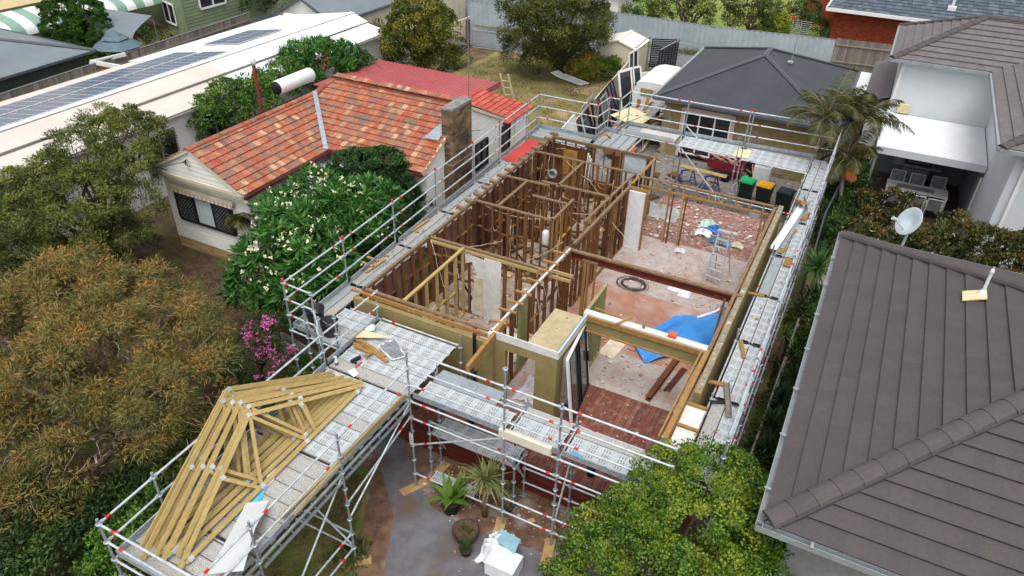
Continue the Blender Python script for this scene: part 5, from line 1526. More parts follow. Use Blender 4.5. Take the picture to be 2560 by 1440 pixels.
# patio roof
pr = MB(); ribs(pr, (11.68, 24.3, 2.86), (0, -1, 0), (1, 0, 0), 4.5, 4.02, 0.09, 0.02, 0.028); pr.build('patio_roof', wavy(mat('white patio roof', lin((227, 230, 232)), lin((214, 218, 221)), rough=0.5, scale=0.5), 'Y', 0.18, 0.2, 0.02, dark=(0.8, 0.35)), wh)
pr = MB(); pr.box(11.6, 19.72, 2.55, 15.72, 19.8, 2.86); pr.box(11.6, 19.8, 2.62, 11.68, 24.3, 2.87); pr.box(11.68, 19.8, 2.72, 15.7, 24.3, 2.78); pr.build('patio_beam', M['wall_white'], wh)
pr = MB(); pr.bar((11.7, 19.85, 0), (11.7, 19.85, 2.55), 0.1, 0.1); pr.build('patio_post', M['gutter_grey'], wh)
bw = MB(); bw.box(11.7, 24.2, 0.01, 15.7, 24.33, 2.7); bw.box(15.6, 20, 0.01, 15.73, 24.2, 2.7); bw.build('patio_wall', mat('grey patio wall', lin((111, 117, 123)), lin((102, 108, 114)), rough=0.85), wh)
window(wh, (15.73, 21.8), (15.73, 19.9), 0.15, 2.2, n=2, frame_m='whitepaint', out=0.03, name='sliding_door')

# ---- red brick house at the back ---------------------------------------------------------
bk = thing('brick_house', 'red brick house with blue grey glazed tile roof at the top right', 'house', (15, 47, 0))
wl = MB(); wl.box(7.0, 45.0, 0, 26, 53, 2.9, 1); tiles(wl, (6.99, 44.97, 0), (1, 0, 0), (0, 0, 1), [(0, 0), (8, 0), (8, 2.75), (0, 2.75)], 0.24, 0.086, 0.008, gap=0.012); wl.build('wall', [M['brick_red'], M['mortar']], bk)
rf = MB(); roof_slope(rf, (6.5, 44.3, 3.0), (27, 44.3, 3.0), 0.42, 4.6, 0.30, 0.36, 0.04, 1, 0, jit=0.006, rib=0.02, stag=0); ro = rf.build('tiled_roof', M['bluetile'], bk)
rf = MB(); roof_slope(rf, (6.5, 53.5, 3.0), (6.5, 44.3, 3.0), 0.42, 4.6, 0.3, 0.36, 0.04, 1, 1, jit=0.006); rf.build('tiled_roof', M['bluetile'], bk)
cp = MB(); caps(cp, (6.5, 44.3, 3.03), (11.1, 48.9, 4.98), 0.16, 0.4); cp.build('ridge_cap', M['bluetile'], ro)
gt = MB(); gt.bar((6.4, 44.25, 2.9), (27, 44.25, 2.9), 0.14, 0.22); gt.bar((6.42, 44.3, 2.9), (6.42, 53.4, 2.9), 0.14, 0.22); gt.box(6.5, 44.3, 2.78, 27, 44.97, 2.81); gt.build('fascia', M['whitepaint'], bk)
vt = MB(); vt.tube((14.0, 45.6, 3.4), (14.0, 45.6, 4.7), 0.09, 8); vt.box(13.75, 45.4, 3.5, 14.25, 45.8, 3.75); vt.build('vent_pipe', M['plastic_white'], bk)
wl = MB(); wl.box(4.0, 52, 0, 7.0, 60, 2.8); wl.build('garage_wall', M['brick_red'], bk)

# ---- big grey tiled house in the right foreground -----------------------------------------
rn = thing('grey_tile_house', 'house under a large purple grey concrete tile hip roof filling the right foreground', 'house', (17, 4, 0))
RX0, RY0, RY1, RZ, RP = 11.2, -3.65, 7.6, 4.5, 0.43
run = (RY1-RY0)/2
rf = MB()
roof_slope(rf, (RX0, RY1, RZ), (RX0, RY0, RZ), RP, run, 0.32, 0.37, 0.055, 1, 1)
roof_slope(rf, (RX0, RY0, RZ), (32, RY0, RZ), RP, run, 0.32, 0.37, 0.055, 1, 0)
roof_slope(rf, (32, RY1, RZ), (RX0, RY1, RZ), RP, run, 0.32, 0.37, 0.055, 0, 1)
ro = rf.build('tiled_roof', M['greytile'], rn)
ap = (RX0+run, RY0+run, RZ+run*RP); ap2 = (ap[0], ap[1], ap[2]+0.05)
cp = MB(); caps(cp, (RX0+0.05, RY0+0.05, RZ+0.09), ap2, 0.2, 0.42); cp.build('ridge_cap', M['greycap'], ro)
cp = MB(); caps(cp, (RX0+0.05, RY1-0.05, RZ+0.09), ap2, 0.2, 0.42); cp.build('ridge_cap', M['greycap'], ro)
pn = MB()
for yy in (RY0, RY1):
    s_ = 1 if yy == RY0 else -1
    p = Vector((RX0+0.15, yy+0.15*s_, RZ+0.1)); q = Vector((ap[0], ap[1], ap[2]+0.02)); sd_ = Vector((0.707, -0.707*s_, 0))
    pn.bar(p+sd_*0.185-Vector((0, 0, 0.035)), q+sd_*0.185-Vector((0, 0, 0.035)), 0.05, 0.05); pn.bar(p-sd_*0.185-Vector((0, 0, 0.035)), q-sd_*0.185-Vector((0, 0, 0.035)), 0.05, 0.05)
pn.build('pointing', M['pointing'], ro)
gt = MB()
for (p, q) in (((RX0-0.06, RY0-0.1, RZ-0.05), (RX0-0.06, RY1+0.1, RZ-0.05)), ((RX0-0.1, RY0-0.06, RZ-0.05), (32, RY0-0.06, RZ-0.05)), ((RX0-0.1, RY1+0.06, RZ-0.05), (32, RY1+0.06, RZ-0.05))):
    d, a, b_ = plain_axes(Vector(q)-Vector(p))
    gt.bar(Vector(p)+a*0.055, Vector(q)+a*0.055, 0.012, 0.12); gt.bar(Vector(p)-a*0.055, Vector(q)-a*0.055, 0.012, 0.12); gt.bar(Vector(p)-b_*0.06, Vector(q)-b_*0.06, 0.12, 0.012)
    n_ = int((Vector(q)-Vector(p)).length/1.5)
    for k in range(n_): c = Vector(p)+d*(0.9+k*1.5); gt.bar(c-a*0.085+b_*0.065, c+a*0.085+b_*0.065, 0.05, 0.012)
gt.build('gutter', M['gutter_grey'], rn)
wl = MB(); wl.box(RX0+0.5, RY0+0.5, 0, 31, RY1-0.5, RZ-0.15); wl.build('wall', mat('grey wall', lin((142, 146, 144)), lin((127, 131, 129)), rough=0.85), rn)
sf = MB(); sf.box(RX0, RY0, RZ-0.14, 31.5, RY1, RZ-0.1); sf.build('soffit', M['whitepaint'], rn)
def on_left(px_y, px_x):  # point on the left slope
    return Vector((px_x, px_y, RZ+(px_x-RX0)*RP))
vt = MB(); c = on_left(3.55, 14.05); vt.prism([c+Vector((-.22, -.2, -.03)), c+Vector((.2, -.2, .15)), c+Vector((.2, .2, .15)), c+Vector((-.22, .2, -.03))], (0, 0, 0.03), 1)
vt.tube(c+Vector((0.12, 0.05, 0.05)), c+Vector((0.12, 0.05, 0.68)), 0.035, 10); vt.lathe(c+Vector((0.12, 0.05, 0.1)), [(0.1, 0), (0.06, 0.1), (0.036, 0.14)], 12); vt.lathe(c+Vector((0.12, 0.05, 0.66)), [(0.036, 0), (0.05, 0.02), (0.03, 0.1), (0, 0.12)], 10)
vt.build('vent_pipe', [M['plastic_white'], M['cream_board']], rn)
ds = MB(); base_ = Vector((12.7, 7.4, 4.6)); hd_ = base_+Vector((0.05, 0.1, 0.62)); ax = Vector((-0.72, -0.47, 0.49)).normalized()
ds.tube(base_, hd_, 0.035, 8)
ds.lathe(hd_+Vector((0, 0, 0.12)), [(0.0, 0.0), (0.2, 0.03), (0.36, 0.1), (0.41, 0.14), (0.39, 0.15), (0.2, 0.045), (0, 0.015)], 28, 0, ax)
arm = hd_+Vector((0, 0, 0.08))+ax*0.62-Vector((0, 0, 0.12)); ds.tube(hd_-Vector((0, 0, 0.22)), arm, 0.015, 6); ds.tube(arm-ax*0.06, arm+ax*0.08, 0.05, 8)
ds.build('satellite_dish', mat('pale dish', lin((180, 192, 198)), lin((164, 176, 182)), rough=0.5), rn)
# ================================================================ FENCES
def sheet_fence(name, label, pts, z0, z1, material, pitch=0.38, post=2.4, cap=True, capm=None, group=None, ribh=0.03):
    t = thing(name, label, 'fence', (pts[0][0], pts[0][1], z0), group)
    sh = MB(); po = MB(); cpm = MB()
    for a, b in zip(pts, pts[1:]):
        A = Vector((a[0], a[1], z0)); B = Vector((b[0], b[1], z0)); L = (B-A).length; U = (B-A)/L
        ribs(sh, A, U, (0, 0, 1), L, z1-z0, pitch, ribh, pitch*0.32, thick=0.006)
        n = max(1, int(L/post))
        for k in range(n+1):
            c = A+U*(L*k/n); s_ = Vector((-U.y, U.x, 0))*0.04
            po.bar(c+s_, c+s_+Vector((0, 0, z1-z0)), 0.05, 0.05)
        if cap: cpm.bar(A+Vector((0, 0, z1-z0+0.012)), B+Vector((0, 0, z1-z0+0.012)), 0.06, 0.03)
    sh.build('sheet', material, t); each(po, 'post', capm or material, t)
    if cap: each(cpm, 'top_rail', capm or material, t)
    return t


def paling_fence(name, label, a, b, z1, cap=None, w_=0.1, z1b=None, group=None):
    t = thing(name, label, 'fence', (a[0], a[1], 0), group)
    A = Vector((a[0], a[1], 0)); B = Vector((b[0], b[1], 0)); L = (B-A).length; U = (B-A)/L; S_ = Vector((-U.y, U.x, 0))
    z1b = z1b or z1
    m = MB(); x = 0.0
    while x < L:
        h = z1+(z1b-z1)*x/L+rnd.uniform(-0.025, 0.025)
        c = A+U*(x+w_/2)+S_*rnd.choice((0.0, 0.012))
        m.bar(c, c+Vector((0, 0, h)), w_*0.94, 0.014, up=S_); x += w_
    m.build('palings', M['paling'], t)
    m = MB()
    for f in (0.25, 0.8): m.bar(A-S_*0.04+Vector((0, 0, z1*f)), B-S_*0.04+Vector((0, 0, z1b*f)), 0.05, 0.08)
    each(m, 'rail', M['paling'], t)
    if cap:
        m = MB(); m.bar(A+Vector((0, 0, z1+0.02)), B+Vector((0, 0, z1b+0.02)), 0.05, 0.035); m.build('capping', M[cap], t)
    return t


paling_fence('paling_fence', 'long weathered grey paling fence behind the solar panel house', (-25.6, -4.0), (-27.9, 24.5), 2.2, w_=0.14, cap='gutter_grey')
sheet_fence('sheet_fence', 'long galvanised corrugated fence along the far side of the lane', [(-7.9, 39.6), (0, 39.45), (7.75, 40.5)], 0, 1.85, M['fence_grey'], capm=M['gutter_grey'])
paling_fence('paling_fence', 'short brown paling fence below the red brick house wall', (7.8, 40.5), (14.5, 41.2), 1.95, w_=0.13)
sheet_fence('sheet_fence', 'galvanised fence at the road corner left of the big round tree', [(-18.35, 37.4), (-15.1, 37.8), (-8.0, 39.2)], 0, 1.75, M['fence_grey'], capm=M['gutter_grey'])
sheet_fence('sheet_fence', 'galvanised fence running away beside the far road', [(-18.4, 37.5), (-16.2, 44.0), (-14.5, 52)], 0, 1.75, M['fence_grey'], capm=M['gutter_grey'])
sheet_fence('sheet_fence', 'pale galvanised fence across the road behind the yellow green tree', [(-25.5, 36.5), (-22.9, 40.3), (-21.9, 46)], 0, 1.7, M['fence_grey'], capm=M['gutter_grey'])
sheet_fence('sheet_fence', 'short cream sheet fence between the tree and the lane', [(-15.7, 28.2), (-15.45, 32.6)], 0, 1.9, M['fence_cream'], pitch=0.3, capm=M['whitepaint'])
sheet_fence('boundary_fence', 'cream sheet boundary fence between the lawn and the rear yard', [(-1.35, 15.6), (-2.0, 22.5), (-2.85, 31.2)], 0, 1.6, M['fence_cream'], pitch=0.75, ribh=0.012)
sheet_fence('boundary_fence', 'weathered grey end panels of the boundary fence beside the cream shed', [(-2.85, 31.2), (-2.95, 34.4)], 0, 2.0, mat('weathered panel', lin((163, 157, 144)), lin((139, 133, 121)), rough=0.8, scale=1.3, stretch=(1, 1, 0.3)), pitch=1.5, ribh=0.012)
sheet_fence('side_fence', 'charcoal steel fence beside the right hand scaffold', [(10.55, 11.3), (10.5, 14.4), (10.85, 19.8)], 0, 1.85, M['fence_dark'], pitch=0.6, ribh=0.015)
paling_fence('side_fence', 'low timber fence with pale capping under the right hand scaffold', (10.52, -3.5), (10.72, 8.2), 0.95, cap='paling')
paling_fence('paling_fence', 'dark paling fence under the left corner of the scaffolding', (-2.6, -0.75), (-0.35, -1.1), 1.55)
t = thing('mesh_gate', 'wire mesh gate across the lawn entrance to the lane', 'gate', (-14.9, 32.0, 0))
m = MB()
for a, b in (((-14.9, 32.0, 0.05), (-14.9, 32.0, 1.25)), ((-11.6, 32.4, 0.05), (-11.6, 32.4, 1.25)), ((-14.9, 32.0, 1.25), (-11.6, 32.4, 1.25)), ((-14.9, 32.0, 0.08), (-11.6, 32.4, 0.08))): m.tube(a, b, 0.025, 6)
m.build('gate_frame', M['galv'], t)
m = MB()
for k in range(24):
    f = k/24; m.bar((-14.9+3.3*f, 32.0+0.4*f, 0.08), (-14.9+3.3*f, 32.0+0.4*f, 1.25), 0.008, 0.008)
for k in range(9): m.bar((-14.9, 32.0, 0.1+k*0.14), (-11.6, 32.4, 0.1+k*0.14), 0.008, 0.008)
tag(m.build('wire_mesh', M['galv'], t), kind='stuff')
m = MB(); m.bar((-15.2, 31.95, 0), (-15.2, 31.95, 1.9), 0.22, 0.22); m.build('gate_post', M['fence_dark'], t)


def temp_panel(a, b, label):
    t = thing('temporary_fence_panel', label, 'fence panel', (a[0], a[1], 0), 'temporary fence panels along the lane')
    m = MB(); A = Vector((a[0], a[1], 0.1)); B = Vector((b[0], b[1], 0.1)); up = Vector((0, 0, 1.75))
    for p, q in ((A, A+up), (B, B+up), (A+up, B+up), (A, B)): m.tube(p, q, 0.02, 6)
    m.build('panel_frame', M['galv'], t)
    m = MB()
    for k in range(1, 30): f = k/30; m.bar(A.lerp(B, f), A.lerp(B, f)+up, 0.005, 0.005)
    for k in range(1, 6): m.bar(A+up*(k/6), B+up*(k/6), 0.005, 0.005)
    tag(m.build('wire_mesh', M['galv'], t), kind='stuff')
    m = MB(); m.box(A.x-0.15, A.y-0.3, 0, A.x+0.15, A.y+0.3, 0.12); m.build('foot_block', M['concrete_lid'], t)


temp_panel((-1.3, 34.4), (1.9, 33.9), 'wire temporary fence panel in the lane beside the black slatted gates')
temp_panel((2.1, 34.0), (5.2, 33.2), 'wire temporary fence panel in the lane behind the charcoal roof peak')
temp_panel((5.6, 33.3), (10.4, 30.6), 'wire temporary fence panel behind the right corner of the charcoal roof')
# black slatted gates leaning at the end of the cream fence
def slat_gate(a, b, z1, label, lean):
    t = thing('slatted_gate', label, 'gate', (a[0], a[1], 0), 'black slatted gates at the end of the yard')
    A = Vector((a[0], a[1], 0.02)); B = Vector((b[0], b[1], 0.02)); up = Vector((lean[0], lean[1], z1))
    m = MB(); m.bar(A, A+up, 0.05, 0.05); m.bar(B, B+up, 0.05, 0.05); m.build('gate_frame', M['black'], t)
    m = MB()
    n = 16
    for k in range(n): f = (k+0.5)/n; m.bar(A+up*f, B+up*f, 0.02, 0.075, up=up)
    m.build('slats', M['black'], t)
    m = MB(); m.bar(A+up*1.015, B+up*1.015, 0.06, 0.04); m.build('top_rail', M['gutter_grey'], t)
slat_gate((-2.75, 34.2), (-1.2, 34.9), 1.85, 'black slatted gate panel standing across the end of the yard', (0.0, 0.1))
slat_gate((-1.55, 31.9), (-1.2, 34.7), 1.85, 'black slatted gate panel turned edge on with bright top rail', (0.05, 0))

# ================================================================ SHED, VAN AND THE REAR YARD
t = thing('garden_shed', 'cream metal garden shed with low gable roof behind the flower bush', 'shed', (-4.0, 32, 0))
m = MB(); m.prism([(-5.25, 31.0, 0), (-2.8, 31.0, 0), (-2.8, 31.0, 1.9), (-4.0, 31.0, 2.28), (-5.25, 31.0, 1.9)], (0, 2.5, 0)); m.build('wall', wavy(mat('cream shed wall', lin((221, 213, 189)), lin((208, 200, 175)), rough=0.6, scale=0.7), 'X', 0.15, 0.3), t)
m = MB(); m.prism([(-5.33, 30.95, 1.9), (-4.0, 30.95, 2.32), (-4.0, 33.6, 2.32), (-5.33, 33.6, 1.9)], (0, 0, 0.03)); m.prism([(-4.0, 30.95, 2.32), (-2.72, 30.95, 1.9), (-2.72, 33.6, 1.9), (-4.0, 33.6, 2.32)], (0, 0, 0.03)); each(m, 'roof', mat('cream shed roof', lin((226, 222, 206)), lin((214, 210, 194)), rough=0.5, scale=0.6), t)
m = MB(); m.bar((-4.0, 30.93, 2.36), (-4.0, 33.6, 2.36), 0.2, 0.02); m.bar((-5.33, 30.94, 1.9), (-4.0, 30.94, 2.33), 0.03, 0.07); m.bar((-2.72, 30.94, 1.9), (-4.0, 30.94, 2.33), 0.03, 0.07); each(m, 'trim', M['whitepaint'], t)

t = thing('white_van', 'white high roofed van parked between the cream fence and the flat', 'van', (0.2, 26.4, 0))
m = MB()
sec = [(-0.95, 0.35), (0.95, 0.35), (0.98, 1.1), (0.93, 1.8), (0.78, 2.02), (0.4, 2.12), (-0.4, 2.12), (-0.78, 2.02), (-0.93, 1.8), (-0.98, 1.1)]
m.prism([(0.2+x, 24.9, z) for x, z in sec], (0, 3.2, 0)); m.prism([(0.2+x*0.97, 28.1, 0.35+(z-0.35)*0.97) for x, z in sec], (0, 0.5, 0)); m.prism([(0.2+x*0.95, 28.6, 0.35+(z-0.35)*0.5) for x, z in sec], (0, 0.9, 0))
m.build('body', mat('white van paint', lin((230, 231, 231)), lin((218, 219, 219)), rough=0.35, spec=0.5), t)
m = MB(); m.box(-0.35, 24.87, 1.35, 0.35, 24.9, 1.75); m.box(0.4, 24.87, 1.35, 0.85, 24.9, 1.72); each(m, 'rear_window', mat('papered window', lin((165, 154, 108)), lin((125, 108, 72)), rough=0.8, scale=9), t)
for (x, y) in ((-0.6, 25.5), (1.0, 25.5), (-0.6, 28.6), (1.0, 28.6)):
    m = MB(); m.lathe((x-0.1, y, 0.33), [(0, 0), (0.33, 0), (0.33, 0.2), (0, 0.2)], 16, 0, (1, 0, 0)); m.build('wheel', M['plastic_dark'], t)
m = MB(); m.box(-0.72, 24.86, 1.86, -0.62, 24.9, 1.92); m.box(0.98, 24.86, 1.86, 1.08, 24.9, 1.92); each(m, 'marker_light', M['black'], t)


def leaner(label, base, ang, wdt, h, lean, fm, gm, name='window_frame', n=2, fw=0.07, group='old windows leaning on the cream fence', cat='window'):
    """framed sash standing on the ground, top leaning along `lean` (metres)"""
    base = Vector((base[0], base[1], 0.02)); d = Vector((math.cos(ang), math.sin(ang), 0)); up = Vector((lean[0], lean[1], h))
    t = thing(name, label, cat, base, group)
    A = base-d*(wdt/2); B = base+d*(wdt/2)
    m = MB()
    for k in range(n+1): p = A.lerp(B, k/n); m.bar(p, p+up, fw, 0.06, up=d.cross(up))
    m.bar(A+up*0.02, B+up*0.02, 0.06, fw, up=up); m.bar(A+up*0.99, B+up*0.99, 0.06, fw, up=up)
    m.build('frame', M[fm], t)
    for k in range(n):
        p = A.lerp(B, k/n)+d*fw*0.5; q = A.lerp(B, (k+1)/n)-d*fw*0.5
        m = MB(); m.bar(p+up*0.5, q+up*0.5, 0.012, up.length*0.94, up=up); m.build('pane', M[gm], t)
    return t


fa = 1.68      # direction of the cream fence
leaner('pair of plain white doors leaning on the cream fence nearest the scaffold', (-1.05, 17.6), fa, 2.3, 1.95, (-0.5, 0.05), 'whitepaint', 'plastic_white', n=3, cat='door', name='leaning_doors')
leaner('wide grey framed window with dark glass leaning on the cream fence', (-0.75, 19.75), fa, 1.9, 2.0, (-0.75, 0.1), 'alu', 'window_dark', n=1)
leaner('bare timber window frame wedged behind the dark glass door', (-0.95, 20.6), fa, 0.7, 2.1, (-0.6, 0), 'woodscrap', 'window_dark', n=1)
leaner('tall grey glazed door leaning in front of the other windows', (-0.55, 21.3), fa, 1.1, 2.15, (-0.7, 0.2), 'mat_grey', 'window_dark', n=1, cat='door', name='glass_door')
leaner('low pale aluminium sash leaning against the cream fence top', (-1.55, 20.9), fa, 2.2, 1.9, (-0.35, 0.2), 'alu', 'window_light', n=2)
leaner('black framed triple window leaning midway along the cream fence', (-1.25, 23.8), fa, 2.6, 1.75, (-0.75, 0.2), 'black', 'window_dark', n=4, fw=0.08)
leaner('white framed sash leaning right after the black triple window', (-1.3, 26.0), fa-0.5, 1.0, 2.1, (-0.5, 0.2), 'whitepaint', 'window_dark', n=1, fw=0.12)
leaner('white window frame with two dark panes leaning near the van', (-1.15, 27.0), fa-0.6, 1.1, 2.0, (-0.5, 0.2), 'whitepaint', 'window_dark', n=2, fw=0.1)
leaner('short white frame leaning just left of the van roof', (-1.0, 27.6), fa-0.9, 1.0, 1.6, (-0.3, 0.2), 'plastic_white', 'plaster', n=1, fw=0.1)
leaner('tall narrow white sash with black panes standing against the far end of the fence', (-2.35, 29.9), fa-0.2, 1.2, 2.1, (-0.25, 0.1), 'whitepaint', 'window_dark', n=2, fw=0.09)
# demolition pile
t = thing('timber_pile', 'heap of broken boards and cream sheets beside the flat', 'timber pile', (0.9, 22.4, 0))
m = MB()
for i in range(120):
    a = rnd.uniform(0.7, 1.9); c = Vector((rnd.uniform(-0.1, 2.1), rnd.uniform(20.8, 24.0), 0.2+rnd.uniform(0, 1.15))); L = rnd.uniform(0.6, 1.7)
    d = Vector((math.cos(a), math.sin(a), rnd.uniform(-.25, .25))); m.bar(c-d*L/2, c+d*L/2, rnd.uniform(0.06, 0.2), 0.03)
tag(m.build('broken_boards', M['woodscrap'], t), kind='stuff')
m = MB()
for c, a, w_, L in (((0.15, 21.6, 1.4), 1.1, 1.2, 1.4), ((0.85, 21.3, 1.35), 1.3, 0.7, 1.1)): d = Vector((math.cos(a), math.sin(a), 0.1)); m.bar(Vector(c)-d*L/2, Vector(c)+d*L/2, w_, 0.02)
each(m, 'sheet', M['cream_board'], t)
m = MB(); m.bar((1.0, 21.5, 1.2), (1.3, 23.9, 1.5), 0.28, 0.05); m.build('metal_flashing', M['mat_grey'], t)
m = MB(); m.bar((1.9, 21.0, 0.9), (2.15, 23.5, 0.9), 0.03, 0.5); m.bar((-0.3, 20.2, 0.7), (0.1, 22.4, 0.9), 0.06, 0.35); each(m, 'sheet', M['rubble'], t)
m = MB()
for i in range(5): m.box(-0.1+rnd.uniform(-.03, .03), 18.9+i*0.005, 0.3+i*0.06, 1.4, 19.7, 0.355+i*0.06)
alone(m, 'board_stack', mat('red brown boards', lin((162, 96, 74)), lin((138, 79, 62)), rough=0.8, scale=3), 'flat stack of red brown boards before the timber heap', 'board stack')

# sawhorses, trailer barrow, tyres, cabinet
def sawhorse(x, y, a, label):
    t = thing('sawhorse', label, 'sawhorse', (x, y, 0), 'blue folding sawhorses')
    d = Vector((math.cos(a), math.sin(a), 0)); s_ = Vector((-d.y, d.x, 0)); c = Vector((x, y, 0.78))
    m = MB(); m.bar(c-d*0.35, c+d*0.35, 0.06, 0.06); m.build('top_bar', M['blue'], t)
    for e in (-1, 1):
        for f in (-1, 1):
            m = MB(); m.bar(c+d*0.3*e, Vector((x, y, 0))+d*0.42*e+s_*0.26*f, 0.04, 0.04); m.build('leg', M['blue'], t)
    m = MB(); m.bar(Vector((x, y, 0.3))-s_*0.16-d*0.36, Vector((x, y, 0.3))-s_*0.16+d*0.36, 0.03, 0.03); m.build('brace', M['blue'], t)
sawhorse(4.35, 18.0, 0.9, 'blue sawhorse under the left end of the timber planks')
sawhorse(5.45, 17.9, 0.9, 'blue sawhorse under the right end of the timber planks')
m = MB()
for k in range(3): m.bar((3.95, 18.25-k*0.11, 0.83+0.002*k), (6.1, 18.1-k*0.11, 0.83+0.002*k), 0.1, 0.035)
t = thing('planks', 'yellow timber planks lying across the blue sawhorses', 'planks', (5, 18, 0.81)); each(m, 'plank', M['treated'], t)
t = thing('site_trailer', 'maroon steel trailer piled with scrap behind the sawhorses', 'trailer', (5.6, 20.0, 0))
m = MB(); m.prism([(4.9, 19.5, 0.5), (6.5, 19.3, 0.5), (6.55, 20.3, 0.5), (4.95, 20.5, 0.5)], (0, 0, 0.04))
for p, q in (((4.9, 19.5), (6.5, 19.3)), ((6.5, 19.3), (6.55, 20.3)), ((6.55, 20.3), (4.95, 20.5)), ((4.95, 20.5), (4.9, 19.5))): m.bar((*p, 0.68), (*q, 0.68), 0.03, 0.4)
m.build('tub', M['maroon'], t)
m = MB(); m.bar((4.9, 20.0, 0.5), (3.7, 20.3, 0.72), 0.05, 0.05); m.build('handle', M['maroon'], t)
m = MB(); m.bar((5.0, 19.45, 0.25), (6.5, 19.25, 0.2), 0.05, 0.06); m.bar((5.3, 19.4, 0.05), (5.4, 19.4, 0.5), 0.04, 0.04); m.bar((6.2, 19.3, 0.05), (6.1, 19.3, 0.5), 0.04, 0.04); m.build('underframe', M['maroon'], t)
m = MB(); m.lathe((5.85, 19.2, 0.22), [(0, 0), (0.2, 0), (0.22, 0.05), (0.2, 0.1), (0, 0.1)], 16, 0, (0, 1, 0)); m.build('wheel', M['plastic_dark'], t)
m = MB()
for i in range(14): c = Vector((rnd.uniform(5.1, 6.3), rnd.uniform(19.6, 20.2), rnd.uniform(0.7, 1.0))); a = rnd.uniform(0, 3.1); d = Vector((math.cos(a), math.sin(a), rnd.uniform(-.2, .3)))*0.4; m.bar(c-d, c+d, 0.12, 0.03)
alone(m, 'scrap_heap', mat('rusty red scrap', (1, 1, 1), (0.7, 0.7, 0.7), ramp=[lin((138, 74, 74)), lin((165, 122, 106)), lin((107, 58, 60)), lin((176, 154, 134))]), 'red brown scrap heaped in the maroon trailer', 'scrap heap', kind='stuff')
t = thing('wheelbarrow', 'dark blue wheelbarrow tipped on its wheel left of the white cabinet', 'wheelbarrow', (6.5, 20.5, 0))
m = MB(); m.prism([(6.0, 20.6, 0.75), (6.9, 20.5, 0.75), (6.75, 21.2, 0.9), (6.1, 21.3, 0.9)], (0, 0.05, -0.3)); m.build('tray', mat('navy', lin((29, 63, 102)), lin((24, 53, 82)), rough=0.5), t)
m = MB(); m.lathe((6.75, 20.35, 0.22), [(0.1, 0), (0.22, 0), (0.22, 0.1), (0.1, 0.1)], 16, 0, (0.6, 0.8, 0)); m.build('wheel', M['plastic_dark'], t)
m = MB(); m.bar((6.05, 20.6, 0.5), (6.8, 20.1, 0.35), 0.04, 0.04); m.bar((6.75, 20.6, 0.6), (6.9, 20.1, 0.3), 0.04, 0.04); each(m, 'handle', M['woodscrap'], t)
t = thing('cabinet', 'chipped white cabinet standing behind the wheelie bins', 'cabinet', (7.35, 19.6, 0))
m = MB(); m.box(7.0, 19.4, 0.03, 7.75, 19.95, 1.05); m.build('body', mat('chipped white enamel', lin((217, 220, 222)), lin((198, 202, 204)), rough=0.5, scale=4, col3=lin((138, 141, 143)), s3=7, a3=(0.66, 0.7)), t)
m = MB(); m.box(7.03, 19.37, 0.1, 7.72, 19.4, 1.0); m.build('door', M['plastic_white'], t); m = MB(); m.box(7.02, 19.45, 1.05, 7.7, 19.9, 1.07); m.build('lid', M['gutter_grey'], t)
# wheelie bins
def bin_(x, y, lid, label):
    t = thing('wheelie_bin', label, 'bin', (x, y, 0), 'wheelie bins in the rear yard', rotz=-0.12)
    m = MB(); s0, s1 = 0.24, 0.31
    v = [(-s0, -s0, 0.06), (s0, -s0, 0.06), (s0, s0, 0.06), (-s0, s0, 0.06), (-s1, -s1, 0.95), (s1, -s1, 0.95), (s1, s1, 0.95), (-s1, s1, 0.95)]
    m.add(v, [(0, 3, 2, 1), (4, 5, 6, 7), (0, 1, 5, 4), (1, 2, 6, 5), (2, 3, 7, 6), (3, 0, 4, 7)]); m.box(-s1-0.02, -s1-0.02, 0.92, s1+0.02, s1+0.02, 0.96); m.build('body', M['bin'], t, local=True)
    m = MB(); m.prism([(-0.31, -0.33, 0.97), (0.31, -0.33, 0.97), (0.31, 0.3, 0.99), (-0.31, 0.3, 0.99)], (0, 0, 0.03)); m.prism([(-0.27, -0.28, 1.0), (0.27, -0.28, 1.0), (0.27, 0.22, 1.03), (-0.27, 0.22, 1.03)], (0, 0, 0.02)); m.build('lid', M[lid], t, local=True)
    m = MB(); m.tube((-0.25, 0.36, 0.98), (0.25, 0.36, 0.98), 0.02, 6); m.build('handle', M[lid], t, local=True)
    for sx in (-1, 1): m = MB(); m.lathe((0.22*sx, 0.25, 0.1), [(0, -0.03), (0.1, -0.03), (0.1, 0.03), (0, 0.03)], 12, 0, (1, 0, 0)); m.build('wheel', M['plastic_dark'], t, local=True)
M['lid_dark'] = mat('dark lid', lin((55, 69, 74)), lin((46, 58, 62)), rough=0.4)
bin_(7.05, 17.75, 'lid_green', 'dark wheelie bin with bright green lid, leftmost of the three'); bin_(7.85, 17.7, 'lid_yellow', 'dark wheelie bin with yellow lid in the middle'); bin_(8.72, 17.5, 'lid_dark', 'dark wheelie bin with dark grey lid nearest the scaffold deck')
m = MB(); m.lathe(G(1888, 533, 0.6)-Vector((0, 0, 0.55)), [(0.0, 0), (0.2, 0), (0.24, 0.6), (0.22, 0.6), (0.0, 0.55)], 18); alone(m, 'drum', M['mat_grey'], 'pale round tub behind the rear wall plate', 'tub')
